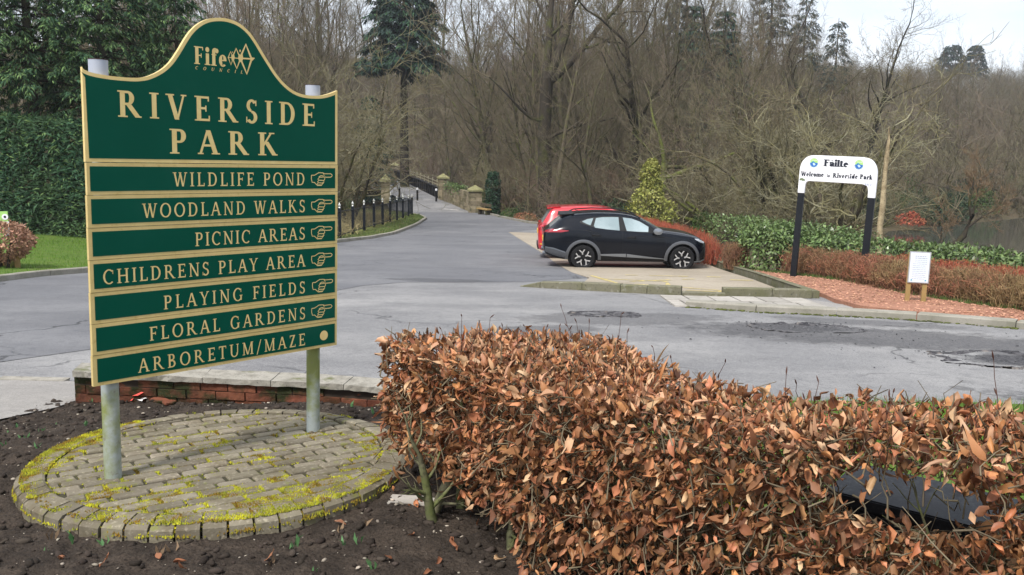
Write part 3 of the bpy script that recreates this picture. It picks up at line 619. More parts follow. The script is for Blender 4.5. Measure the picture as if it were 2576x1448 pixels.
# ------------------------------------------------------------------ lettering: serif capitals and bold slab lower case drawn as strokes
class Pen:
    def __init__(s): s.p = []
    def q(s, *pts): s.p.append(list(pts))
    def rect(s, x0, y0, x1, y1): s.q((x0, y0), (x1, y0), (x1, y1), (x0, y1))
    def diag(s, x0, y0, x1, y1, t): s.q((x0 - t / 2, y0), (x0 + t / 2, y0), (x1 + t / 2, y1), (x1 - t / 2, y1))
    def ser(s, x, w, y, h): s.rect(x - w / 2, y, x + w / 2, y + h)
    def ring(s, cx, cy, rx, ry, tx, ty, a0=0, a1=360, n=None):
        n = n or max(6, int(abs(a1 - a0) / 12))
        for i in range(n):
            a, b = [math.radians(a0 + (a1 - a0) * k / n) for k in (i, i + 1)]
            O = lambda t: (cx + rx * math.cos(t), cy + ry * math.sin(t)); I = lambda t: (cx + (rx - tx) * math.cos(t), cy + (ry - ty) * math.sin(t))
            s.q(O(a), O(b), I(b), I(a))
    def disc(s, cx, cy, r, n=16): s.q(*[(cx + r * math.cos(2 * math.pi * i / n), cy + r * math.sin(2 * math.pi * i / n)) for i in range(n)])

def glyph(c, T=.165, N=.075, bold=False):
    p = Pen(); h = .055 if not bold else .10; s = .1; sw = T + 2 * s
    def st(x, tops=True, bots=True, y1=1.0):
        p.rect(x - T / 2, 0, x + T / 2, y1)
        if bots: p.ser(x, sw, 0, h)
        if tops: p.ser(x, sw, y1 - h, h)
    def bowl(x, xc, cy, rx, ry):
        p.rect(x, cy + ry - N, xc, cy + ry); p.rect(x, cy - ry, xc, cy - ry + N); p.ring(xc, cy, rx, ry, T, N, -90, 90)
    w = .7
    if c == 'I': st(.2); w = .4
    elif c == 'R': st(.2); bowl(.2, .42, .73, .27, .27); p.diag(.84, 0, .44, .50, T * 1.15); p.ser(.88, .22, 0, h); w = .98
    elif c == 'P': st(.2); bowl(.2, .42, .72, .28, .28); w = .76
    elif c == 'B': st(.2); bowl(.2, .40, .76, .25, .24); bowl(.2, .42, .27, .30, .27); w = .80
    elif c == 'D': st(.2); bowl(.2, .42, .5, .44, .5); w = .94
    elif c == 'V': p.diag(.44, 0, .13, 1, T); p.diag(.46, 0, .76, 1, N); p.ser(.13, sw * .95, 1 - h, h); p.ser(.76, .26, 1 - h, h); w = .9
    elif c == 'W': p.diag(.36, 0, .12, 1, T * .95); p.diag(.38, 0, .62, 1, N); p.diag(.84, 0, .60, 1, T * .95); p.diag(.86, 0, 1.10, 1, N); p.ser(.12, sw * .9, 1 - h, h); p.ser(.60, .24, 1 - h, h); p.ser(1.1, .26, 1 - h, h); w = 1.22
    elif c == 'E' or c == 'F':
        st(.2); p.rect(.2, 1 - N, .66, 1); p.rect(.62, .80, .68, 1); p.rect(.2, .47, .54, .47 + N); p.rect(.50, .38, .555, .63)
        if c == 'E': p.rect(.2, 0, .68, N); p.rect(.65, 0, .71, .22)
        w = .76 if c == 'E' else .72
    elif c == 'L': st(.2); p.rect(.2, 0, .66, N); p.rect(.62, 0, .685, .24); w = .72
    elif c == 'S':
        p.ring(.34, .745, .26, .27, T * .82, N * 1.2, 30, 262); p.ring(.34, .26, .29, .275, T * .9, N * 1.2, 96, -150); p.rect(.54, .74, .59, .98); p.rect(.06, .02, .11, .27); w = .68
    elif c == 'K': st(.2); p.diag(.24, .40, .66, 1, N * 1.15); p.diag(.82, 0, .40, .60, T * 1.1); p.ser(.68, .28, 1 - h, h); p.ser(.86, .24, 0, h); w = .96
    elif c == 'A': p.diag(.10, 0, .44, 1, N * 1.15); p.diag(.80, 0, .46, 1, T); p.rect(.22, .32, .68, .32 + N); p.ser(.11, .26, 0, h); p.ser(.80, sw * .95, 0, h); w = .93
    elif c == 'O': p.ring(.5, .5, .47, .52, T, N, 0, 360, 30); w = 1.0
    elif c == 'C': p.ring(.5, .5, .46, .52, T, N, 48, 312, 24); p.rect(.78, .68, .83, .95); w = .9
    elif c == 'G': p.ring(.5, .5, .46, .52, T, N, 48, 315, 24); p.rect(.78, .68, .83, .95); p.rect(.74, .06, .74 + T * .9, .44); p.ser(.8, .28, .40, h); w = 1.0
    elif c == 'H': st(.2); st(.80); p.rect(.2, .47, .8, .47 + N); w = 1.0
    elif c == 'N': p.rect(.165, 0, .165 + N, 1); p.rect(.80, 0, .80 + N, 1); p.diag(.80, 0, .18, 1, T); p.ser(.2, .26, 0, h); p.ser(.15, .2, 1 - h, h); p.ser(.84, .28, 1 - h, h); w = 1.02
    elif c == 'M': p.rect(.15, 0, .15 + N, 1); p.rect(.98 - T / 2, 0, .98 + T / 2, 1); p.diag(.56, .02, .20, 1, T * .9); p.diag(.58, .02, .96, 1, N); p.ser(.18, .26, 0, h); p.ser(.98, sw, 0, h); p.ser(.15, .22, 1 - h, h); p.ser(1.0, .26, 1 - h, h); w = 1.17
    elif c == 'T': st(.38, tops=False); p.rect(.04, 1 - N, .72, 1); p.rect(.03, .78, .08, 1); p.rect(.68, .78, .73, 1); w = .76
    elif c == 'U': p.rect(.2 - T / 2, .34, .2 + T / 2, 1); p.rect(.76, .34, .76 + N, 1); p.ring(.2 - T / 2 + .36, .34, .36, .36, T * .9, N, 180, 360); p.ser(.2, sw, 1 - h, h); p.ser(.8, .26, 1 - h, h); w = .96
    elif c == 'Y': p.rect(.42 - T / 2, 0, .42 + T / 2, .48); p.diag(.42, .44, .12, 1, T * .95); p.diag(.44, .44, .74, 1, N); p.ser(.42, sw, 0, h); p.ser(.12, sw * .85, 1 - h, h); p.ser(.74, .24, 1 - h, h); w = .86
    elif c == 'Z': p.rect(.08, 1 - N, .66, 1); p.rect(.06, 0, .70, N); p.diag(.14, 0, .58, 1, T * 1.1); p.rect(.08, .78, .13, 1); p.rect(.65, 0, .70, .22); w = .76
    elif c == '/': p.diag(.06, -.12, .46, 1.06, N); w = .5
    elif c == ' ': w = .42
    # lower case, ascender 1, x-height .66
    elif c == 'i': p.rect(.18 - T / 2, 0, .18 + T / 2, .66); p.ser(.18, sw, 0, h); p.rect(.05, .66 - h, .18, .66); p.disc(.18, .88, T * .60); w = .37
    elif c == 'l': p.rect(.18 - T / 2, 0, .18 + T / 2, 1.02); p.ser(.18, sw, 0, h); p.rect(.05, 1.02 - h, .18, 1.02); w = .37
    elif c == 'f': p.rect(.2 - T / 2, 0, .2 + T / 2, .82); p.ser(.2, sw, 0, h); p.ring(.2 - T / 2 + .22, .80, .22, .22, T, N, 180, 60); p.disc(.45, .86, T * .55); p.rect(.03, .60, .42, .66); w = .47
    elif c == 'e': p.ring(.34, .33, .31, .35, T, N, 0, 318); p.rect(.12, .32, .62, .32 + N); w = .70
    elif c == 'c': p.ring(.34, .33, .30, .35, T, N, 45, 318); p.disc(.52, .52, T * .5); w = .66
    elif c == 'o': p.ring(.34, .33, .31, .35, T, N); w = .70
    elif c in 'mn':
        xs = (.16, .52, .88) if c == 'm' else (.16, .54)
        for x in xs: p.rect(x - T / 2, 0, x + T / 2, .46 if x > .2 else .66); p.ser(x, sw * .92, 0, h)
        for a, b in zip(xs, xs[1:]): p.ring((a + b) / 2 + T / 4, .44, (b - a) / 2 + T / 4, .24, T, N * 1.2, 0, 150)
        p.rect(.03, .66 - h, .16, .66); w = xs[-1] + .19
    elif c == 'r': p.rect(.18 - T / 2, 0, .18 + T / 2, .66); p.ser(.18, sw, 0, h); p.rect(.05, .66 - h, .18, .66); p.ring(.36, .42, .2, .26, T * .7, N * 1.5, 50, 160); p.disc(.46, .56, T * .55); w = .55
    elif c == 'v': p.diag(.34, 0, .12, .66, T); p.diag(.36, 0, .56, .66, N); p.ser(.13, sw * .9, .66 - h, h); p.ser(.56, .24, .66 - h, h); w = .68
    elif c == 's': p.ring(.27, .48, .20, .19, T * .75, N * 1.3, 30, 265); p.ring(.27, .185, .22, .195, T * .8, N * 1.3, 95, -150); p.rect(.40, .48, .46, .66); p.rect(.05, 0, .11, .18); w = .54
    elif c == 'd': p.ring(.33, .33, .29, .35, T, N); p.rect(.56 - T / 2, 0, .56 + T / 2, 1.02); p.rect(.56, 0, .72, h); p.rect(.42, 1.02 - h, .56, 1.02); w = .75
    elif c in 'a\xe0':
        p.ring(.29, .20, .25, .21, T, N); p.rect(.48 - T / 2, 0, .48 + T / 2, .46); p.ring(.32, .45, .16 + T / 2, .22, T, N * 1.2, 0, 150); p.rect(.48, 0, .64, h); p.disc(.16, .52, T * .5)
        if c == '\xe0': p.q((.18, .98), (.32, .98), (.42, .76), (.34, .76))
        w = .67
    elif c == 't': p.rect(.2 - T / 2, .1, .2 + T / 2, .90); p.rect(.04, .58, .42, .66); p.ring(.34, .14, .14 + T / 2, .15, T, N * 1.2, 180, 330); w = .48
    elif c == 'k': p.rect(.18 - T / 2, 0, .18 + T / 2, 1.02); p.ser(.18, sw, 0, h); p.rect(.05, 1.02 - h, .18, 1.02); p.diag(.2, .26, .52, .66, N * 1.5); p.diag(.60, 0, .34, .40, T); p.ser(.52, .24, .66 - h, h); p.ser(.62, .24, 0, h); w = .76
    return p.p, w

def text(mb, s, x0, x1, y, cap, lift, T=.165, N=.075, bold=False, slant=0.0, sx=None, y1=None, mi=0):
    """fit the string between x0 and x1 on the baseline y: letters keep their width, the spaces between them take up the rest"""
    G = [glyph(c, T, N, bold) for c in s]; nat = sum(g[1] for g in G) * cap
    if sx is None: sx = 1.0
    gap = (x1 - x0 - nat * sx) / max(1, len(s) - 1)
    x = x0; k = 0; y1 = y if y1 is None else y1
    for (ps, w) in G:
        yy = y + (y1 - y) * (x - x0) / max(1e-6, x1 - x0)
        for i, q in enumerate(ps):
            d = lift + .0004 + .00012 * ((k + i) % 9)
            V = [(x + (a * sx + b * slant) * cap, -d, yy + b * cap) for a, b in q]; mb.poly(V, mi)
        k += 3; x += w * cap * sx + gap

def stroke(mb, pts, wd, lift, closed=False, mi=0):
    P = [Vector((p[0], p[1])) for p in pts]; n = len(P); A = []; B = []
    for i in range(n):
        a = P[(i - 1) % n] if (closed or i > 0) else P[i]; b = P[(i + 1) % n] if (closed or i < n - 1) else P[i]
        d = (b - a).normalized(); nn = Vector((-d.y, d.x)); A.append(P[i] + nn * wd / 2); B.append(P[i] - nn * wd / 2)
    for i in range(n if closed else n - 1):
        j = (i + 1) % n; mb.poly([(q.x, -lift, q.y) for q in (A[i], A[j], B[j], B[i])][::-1], mi)

# ------------------------------------------------------------------ the big green park sign
def frame_empty(name, O, a, phi, **k):
    u = Vector((math.cos(a), math.sin(a), 0)); n = Vector((-math.sin(a), math.cos(a), 0)); up = Vector((0, 0, 1))
    U = u * math.cos(phi) - up * math.sin(phi); V = up * math.cos(phi) + u * math.sin(phi)
    e = bpy.data.objects.new(name, None); COL.objects.link(e); e.empty_display_size = .2
    e.matrix_world = Matrix(((U.x, n.x, V.x, O[0]), (U.y, n.y, V.y, O[1]), (U.z, n.z, V.z, O[2]), (0, 0, 0, 1))); tag(e, **k); return e
SG = frame_empty('park_sign', (-1.9631, 3.9846, .5406), .8319, .0263, label='tall green and gold park sign on two round posts reading RIVERSIDE PARK', cat='sign')
SH = .0066                                                             # the boards hang a touch out of square
def shear(mb): mb.v = [(x, y, z + SH * x) for x, y, z in mb.v]
OUT = [(0.0012, 1.4732), (0.0126, 1.4598), (0.0557, 1.4492), (0.1296, 1.4435), (0.2161, 1.4436), (0.2685, 1.4491), (0.3113, 1.462), (0.3661, 1.4926), (0.411, 1.533), (0.4513, 1.5889), (0.4865, 1.645), (0.5157, 1.6870), (0.5567, 1.7280), (0.6096, 1.7596), (0.6751, 1.7753), (0.7355, 1.7745), (0.7908, 1.7590), (0.8406, 1.7264), (0.8783, 1.685), (0.9165, 1.6335), (0.9619, 1.5745), (1.0015, 1.5268), (1.0486, 1.4839), (1.1035, 1.4515), (1.1595, 1.4371), (1.2166, 1.4344), (1.2821, 1.4394), (1.3413, 1.4546), (1.3917, 1.4746)]
def smooth_line(P, k=3):
    P = np.array(P); n = len(P); t = np.arange(n); q = np.linspace(0, n - 1, (n - 1) * k + 1); o = []
    for s in q:
        i = min(int(s), n - 2); f = s - i; p0, p1, p2, p3 = P[max(i - 1, 0)], P[i], P[i + 1], P[min(i + 2, n - 1)]
        o.append(.5 * ((2 * p1) + (-p0 + p2) * f + (2 * p0 - 5 * p1 + 4 * p2 - p3) * f * f + (-p0 + 3 * p1 - 3 * p2 + p3) * f ** 3))
    return [tuple(v) for v in o]
TOPL = [(x, z - SH * x) for x, z in smooth_line(OUT)]
TB = 1.0515
gold_outline = [(0.0, TB)] + [(1.3925, TB)] + TOPL[::-1]
def offset_in(P, d):
    n = len(P); o = []
    for i in range(n):
        a, b, c = np.array(P[i - 1]), np.array(P[i]), np.array(P[(i + 1) % n])
        e1 = (b - a) / max(1e-9, np.linalg.norm(b - a)); e2 = (c - b) / max(1e-9, np.linalg.norm(c - b)); n1 = np.array([-e1[1], e1[0]]); n2 = np.array([-e2[1], e2[0]])
        v = n1 + n2; v = v / max(1e-9, np.linalg.norm(v)); k = d / max(.35, v @ n1); o.append(tuple(b + v * k))
    return o
mb = MB(); mb.prism(gold_outline, 0, .02, 0); shear(mb); top = mb.build('title_board', M['gold'], SG)
mb = MB(); gi = offset_in(gold_outline, .0165); mb.poly([(x, -.0012, z) for x, z in gi]); shear(mb); mb.build('green_field', M['sign_green'], top)
mb = MB(); text(mb, 'RIVERSIDE', .1537, 1.2433, 1.2605, .1205, .0012, T=.205, N=.09, sx=.93)
text(mb, 'PARK', .400, .998, 1.0965, .119, .0012, T=.21, N=.092, sx=1.0); shear(mb); mb.build('lettering', M['gold'], top)
mb = MB(); text(mb, 'Fife', .536, .712, 1.5345, .0845, .0012, T=.25, N=.07, sx=.80); text(mb, 'COUNCIL', .538, .797, 1.5085, .0155, .0012, slant=.25, T=.2, N=.1)
mc = [(0.7177, 1.5867), (0.7317, 1.6169), (0.746, 1.5867), (0.7324, 1.5513)]; md = [(0.7395, 1.588), (0.7627, 1.6354), (0.786, 1.588), (0.7649, 1.5367)]; me_ = [(0.784, 1.5915), (0.8182, 1.6617), (0.850, 1.5915), (0.8218, 1.5152)]
for q, t in ((mc, .0055), (md, .0085), (me_, .0125)):
    stroke(mb, [(x, z - SH * x) for x, z in q], t, .0021, True)
for a, b, c in (((.7177, 1.5867), (.79, 1.5885), .004), ((.785, 1.590), (.845, 1.5925), .0075)): stroke(mb, [(a[0], a[1] - SH * a[0]), (b[0], b[1] - SH * b[0])], c, .0024)
for P in ([(.8453, 1.601), (.8697, 1.5998), (.8545, 1.5844), (.845, 1.5835)], [(.736, 1.603), (.751, 1.603), (.754, 1.589), (.748, 1.573), (.738, 1.573), (.734, 1.588)], [(.778, 1.611), (.7862, 1.606), (.798, 1.612), (.802, 1.59), (.792, 1.570), (.780, 1.572), (.772, 1.59)]):
    mb.poly([(x, -.0027, z - SH * x) for x, z in P][::-1])
for cx, cz, r in ((.7425, 1.6155, .0026), (.7845, 1.6265, .0048)):
    mb.poly([(cx + r * .8 * math.cos(k * math.pi / 6), -.0021, cz - SH * cx + r * 1.35 * math.sin(k * math.pi / 6)) for k in range(12)])
shear(mb); mb.build('emblem', M['gold'], top)
HAND = [[(.18, .27), (.27, .27), (.40, .20), (.52, .205), (.58, .23), (.76, .23), (.80, .25), (.81, .28), (.79, .31), (.75, .325), (.60, .325)], [(.53, .215), (.60, .32), (.42, .325), (.40, .315), (.47, .28), (.55, .295)],
        [(.18, .27), (.175, .37), (.20, .465), (.265, .465), (.355, .55), (.485, .55), (.515, .50), (.50, .485), (.56, .455), (.545, .43), (.58, .375), (.575, .335)],
        [(.42, .325), (.37, .38), (.41, .405), (.56, .415)], [(.41, .405), (.36, .45), (.39, .475), (.545, .49)], [(.39, .475), (.345, .51), (.37, .535), (.50, .535)]]
SL = [('WILDLIFE POND', .4126, .9415), ('WOODLAND WALKS', .2549, .7925), ('PICNIC AREAS', .5191, .6405), ('CHILDRENS PLAY AREA', .0561, .4880), ('PLAYING FIELDS', .3468, .3360), ('FLORAL GARDENS', .2702, .1885), ('ARBORETUM/MAZE', .211, .0370)]
EDG = [1.0495, .9000, .7495, .5995, .4475, .2985, .1495, .0]
jit = [(.003, 0), (.0, 0), (-.001, .0005), (0, -.0005), (-.002, 0), (-.002, .001), (-.004, 0)]
for i, (s, x0, yb) in enumerate(SL):
    hi, lo = EDG[i] - .0012, EDG[i + 1] + .0012; dx = jit[i][0]
    mb = MB(); mb.prism([(dx, lo), (1.3935 + dx * .4, lo), (1.3935 + dx * .4, hi), (dx, hi)], .0 - .001 * (i % 2), .02); shear(mb); b = mb.build('direction_board', M['gold_dull'], SG); b['label'] = 'green board reading ' + s
    f = .0012 + .001 * (i % 2)
    mb = MB(); mb.poly([(x, -f, z) for x, z in ((.0165, lo + .0165), (1.377, lo + .0165), (1.377, hi - .0165), (.0165, hi - .0165))]); shear(mb); mb.build('green_field', M['sign_green'], b)
    mb = MB(); text(mb, s, x0, 1.1735, yb - SH * .7, .0685, f, T=.15, N=.085, sx=.86); shear(mb); mb.build('lettering', M['gold'], b)
    mb = MB()
    if i < 6:
        ox = 1.2148 + (.006 if i == 4 else 0)
        for st_ in HAND:
            stroke(mb, [(ox + (px - .175) * .1418 / .64, yb + .0730 - SH * 1.28 - (pz_ - .20) * .0735 / .36) for px, pz_ in st_], .0042, f + .0006 + .0002 * (HAND.index(st_) % 3))
        shear(mb); mb.build('pointing_hand', M['gold'], b)
    else:
        mb.poly([(1.300 + .0275 * math.cos(k * math.pi / 14), -f - .0006, .0795 - SH * 1.3 + .0285 * math.sin(k * math.pi / 14)) for k in range(28)]); shear(mb); mb.build('gold_dot', M['gold'], b)
for u, r, topv in ((.098, .0405, 1.512), (1.270, .0385, 1.492)):
    mb = MB(); mb.cyl((u, .062, -.64), (u + .0, .062, topv), r, n=24, cap=False); mb.cyl((u, .062, topv - .002), (u, .062, topv), r * .999, n=24); p = mb.build('post', M['galv'], SG, smooth=True)
    mb = MB(); mb.cyl((u, .062, topv - .075), (u, .062, topv + .004), r + .002, r + .002, n=24); mb.build('post_top', M['galv_cap'], p, smooth=True)
    mb = MB(); mb.cyl((u, .062, topv + .0035), (u, .062, topv + .0065), r + .0035, n=24); mb.build('rim', M['dark_rust'], p)
    for k, v in enumerate((.1, .5, .95, 1.25)):
        mb = MB(); mb.box((u - .05, .02, v), (u + .05, .066, v + .03)); mb.build('bracket', M['galv'], p)

# ------------------------------------------------------------------ round sett plinth with moss
PL = empty('paved_circle', (PX, PY, float(pz(PY))), 0, 'round plinth of mossy stone setts under the green sign', 'plinth')
PL.rotation_euler = (math.atan(-.045), 0, 0)
rs = np.random.RandomState(21); mb = MB(); ang = .60; ca, sa = math.cos(ang), math.sin(ang); RI = .835
def chamfer_block(mb, P, z0, z1, ch=.007):
    c = np.mean(P, 0); Q = [tuple(np.array(p) + (c - np.array(p)) / np.linalg.norm(c - np.array(p)) * ch * 1.3) for p in P]; n = len(P)
    V = [(p[0], p[1], z0) for p in P] + [(p[0], p[1], z1 - ch) for p in P] + [(p[0], p[1], z1) for p in Q]
    F = [(i, (i + 1) % n, n + (i + 1) % n, n + i) for i in range(n)] + [(n + i, n + (i + 1) % n, 2 * n + (i + 1) % n, 2 * n + i) for i in range(n)] + [tuple(range(2 * n, 3 * n))]
    mb.faces(V, F)
def clip_circle(P, R):
    out = []
    for i in range(len(P)):
        a, b = np.array(P[i]), np.array(P[(i + 1) % len(P)]); ia, ib = np.hypot(*a) <= R, np.hypot(*b) <= R
        if ia: out.append(tuple(a))
        if ia != ib:
            d = b - a; A = d @ d; B = 2 * a @ d; Cq = a @ a - R * R; disc = max(0, B * B - 4 * A * Cq)
            for t in sorted(((-B - math.sqrt(disc)) / 2 / A, (-B + math.sqrt(disc)) / 2 / A)):
                if 0 < t < 1: out.append(tuple(a + d * t)); break
    return out
bw, bh = .175, .080
for r in range(-12, 13):
    off = (r % 2) * bw / 2 + rs.uniform(-.02, .02)
    for k in range(-7, 8):
        u0, u1 = k * bw + off, (k + 1) * bw + off; v0, v1 = r * bh, (r + 1) * bh; g = .007
        w_ = lambda: rs.uniform(-.004, .004)
        P = [(u0 + g + w_(), v0 + g * .8 + w_()), (u1 - g + w_(), v0 + g * .8 + w_()), (u1 - g + w_(), v1 - g * .8 + w_()), (u0 + g + w_(), v1 - g * .8 + w_())]
        P = [(a * ca - b * sa, a * sa + b * ca) for a, b in P]
        if all(np.hypot(*p) > RI for p in P): continue
        if not all(np.hypot(*p) <= RI for p in P): P = clip_circle(P, RI)
        if len(P) < 3: continue
        ar = .5 * abs(sum(P[i][0] * P[(i + 1) % len(P)][1] - P[(i + 1) % len(P)][0] * P[i][1] for i in range(len(P))))
        if ar < .0012: continue
        chamfer_block(mb, P, -.06, rs.uniform(-.006, .004))
mb.build('paving', M['sett'], PL, smooth=False)
mb = MB(); n = 56
for i in range(n):
    a0 = 2 * math.pi * i / n + .006; a1 = 2 * math.pi * (i + 1) / n - .006; d = rs.uniform(-.006, .006); t0 = rs.uniform(-.004, .004)
    ri, ro = RI + .010, PR + d; P = []
    V = []
    for rr, z in ((ri, .004 + t0), (ri + .012, .009 + t0), (ro - .02, -.004 + t0), (ro, -.020 + t0), (ro + .012, -.17)):
        for a in (a0, a1): V.append((rr * math.cos(a), rr * math.sin(a), z))
    V += [(ri * math.cos(a0), ri * math.sin(a0), -.17), (ri * math.cos(a1), ri * math.sin(a1), -.17)]
    mb.faces(V, [(0, 2, 3, 1), (2, 4, 5, 3), (4, 6, 7, 5), (6, 8, 9, 7), (10, 0, 1, 11), (0, 10, 8, 6, 4, 2), (1, 3, 5, 7, 9, 11)])
mb.build('edging', M['sett'], PL)
mb = MB(); mb.cyl((0, 0, -.06), (0, 0, -.012), PR - .04, n=64); mb.build('joint_bed', M['joint'], PL)
# moss: many tiny tufts, thick along the near and left rim and in the joints
def moss_pts(n, seed):
    rs = np.random.RandomState(seed); a = rs.uniform(0, 2 * np.pi, n); r = PR * np.sqrt(rs.rand(n)) * 1.01; x, y = r * np.cos(a), r * np.sin(a)
    u = x * ca + y * sa; v = -x * sa + y * ca; row = np.floor(v / bh); fv = v / bh - row; fu = (u - (row % 2) * bw / 2) / bw; fu -= np.floor(fu)
    jd = np.minimum(np.minimum(fv, 1 - fv) * bh, np.minimum(fu, 1 - fu) * bw)
    front = sstep((-y - .15 + .15 * x) / .62) * .52 + sstep((-x - .55) / .4) * sstep((r - .62) / .2) * .75 * (y > -.6) + sstep((x - .25) / .4) * sstep((-y - .1) / .3) * .25
    nz_ = pnoise(x + 9, y + 9, 31, 6.5, 4)
    den = front * 1.25 + (nz_ - .5) * 1.9 + .46 * np.exp(-jd / .012) - .02; den = np.where(r > .90, den - .12, den)
    keep = rs.rand(n) < np.clip((den - .30) * 1.9, 0, 1); return x[keep], y[keep], r[keep], den[keep], rs
x, y, r, den, rs_ = moss_pts(105000, 5); z = np.where(r > PR - .02, -.012 - (r - PR + .02) * 1.2, np.where(r > RI, .004, -.004)); hh = .002 + .008 * np.clip(den, 0, 1) * rs_.rand(len(x)) + .008 * np.clip(pnoise(x + 4, y, 8, 9, 3) - .45, 0, 1) * (den > .5)
nb = len(x); a = rs_.uniform(0, 2 * np.pi, nb); s = rs_.uniform(.0022, .0055, nb)
V = np.zeros((nb, 5, 3))
for k in range(4): V[:, k] = np.stack([x + s * np.cos(a + k * np.pi / 2), y + s * np.sin(a + k * np.pi / 2), z - .004], -1)
V[:, 4] = np.stack([x + rs_.uniform(-.4, .4, nb) * s, y + rs_.uniform(-.4, .4, nb) * s, z + hh], -1)
T4 = np.array([(0, 1, 4), (1, 2, 4), (2, 3, 4), (3, 0, 4)]); F = (T4[None] + (np.arange(nb) * 5)[:, None, None]).reshape(-1, 3)
o = mesh_np('moss', V.reshape(-1, 3), F, M['moss'], PL); o['kind'] = 'stuff'
# ------------------------------------------------------------------ low brick wall with a stone coping behind the bed
WLN = [(-3.2, 6.19, .010), (-2.6, 6.30, -.045), (-2.05, 6.34, -.075), (-1.4, 6.31, -.088), (-.87, 6.23, -.10), (-.2, 6.06, -.105), (.5, 5.84, -.11)]
WL = empty('brick_wall', (-2.05, 6.3, -.25), 0, 'low crumbling red brick wall with pale stone coping behind the flower bed', 'wall')
def wl(s):
    P = np.array(WLN); i = min(int(s), len(P) - 2); f = s - i; p0, p1, p2, p3 = P[max(i - 1, 0)], P[i], P[i + 1], P[min(i + 2, len(P) - 1)]
    p = .5 * ((2 * p1) + (-p0 + p2) * f + (2 * p0 - 5 * p1 + 4 * p2 - p3) * f * f + (-p0 + 3 * p1 - 3 * p2 + p3) * f ** 3); return p
wo = np.array([-2.05, 6.3, -.25])
def wall_block(mb, s0, s1, zt0, zt1, y0, y1, rs, rough=.0, div=1):
    """block between two places along the wall; zt measured down from the coping top, y front to back"""
    V = []
    for k in range(div + 1):
        s = s0 + (s1 - s0) * k / div; p = wl(s); q = wl(min(s + .05, 5.999)); d = q[:2] - p[:2]; d = d / np.linalg.norm(d); n = np.array([-d[1], d[0]])
        for yy, zz in ((y0, zt1), (y0, zt0), (y1, zt0), (y1, zt1)):
            b = p[:2] + n * (yy + rs.uniform(-rough, rough)); V.append((b[0] - wo[0], b[1] - wo[1], p[2] + zz + rs.uniform(-rough, rough) * .7 - wo[2]))
    F = []
    for k in range(div):
        o = k * 4; F += [(o, o + 4, o + 5, o + 1), (o + 1, o + 5, o + 6, o + 2), (o + 2, o + 6, o + 7, o + 3), (o + 3, o + 7, o + 4, o)]
    e = div * 4; F += [(0, 1, 2, 3), (e + 3, e + 2, e + 1, e)]; mb.faces(V, F)
rsw = random.Random(8); mb = MB()
for c in range(4):
    s = -.0 + (.0 if c % 2 else .18)
    s0 = 0.0
    while s0 < 5.98:
        s1 = min(5.99, s0 + (.19 if (s0 == 0 and c % 2) else rsw.uniform(.34, .42))); top_ = -.046 - c * .066; wall_block(mb, s0 + .008, s1 - .008, top_, top_ - .058, rsw.uniform(-.006, .012) + (.012 if c == 0 else 0), .22, rsw, .004, 1); s0 = s1
mb.build('brickwork', M['brick_red'], WL)
mb = MB(); s0 = 0
while s0 < 5.98: s1 = min(5.99, s0 + .5); wall_block(mb, s0, s1, -.052, -.32, .022, .20, rsw, 0, 1); s0 = s1
mb.build('mortar_core', M['mortar'], WL)
mb = MB(); s0 = 0
for s1 in (.62, 1.55, 2.4, 3.3, 4.1, 5.0, 5.99): wall_block(mb, s0 + .004, s1 - .004, 0, -.042, -.018, .225, rsw, .005, 10); s0 = s1
o = mb.build('coping', M['coping'], WL)
# ------------------------------------------------------------------ cars
def catmull(P, k):
    P = np.array(P, float); o = []
    for i in range(len(P) - 1):
        p0, p1, p2, p3 = P[max(i - 1, 0)], P[i], P[i + 1], P[min(i + 2, len(P) - 1)]
        for j in range(k):
            f = j / k; o.append(.5 * ((2 * p1) + (-p0 + p2) * f + (2 * p0 - 5 * p1 + 4 * p2 - p3) * f * f + (-p0 + 3 * p1 - 3 * p2 + p3) * f ** 3))
    o.append(P[-1]); return np.array(o)

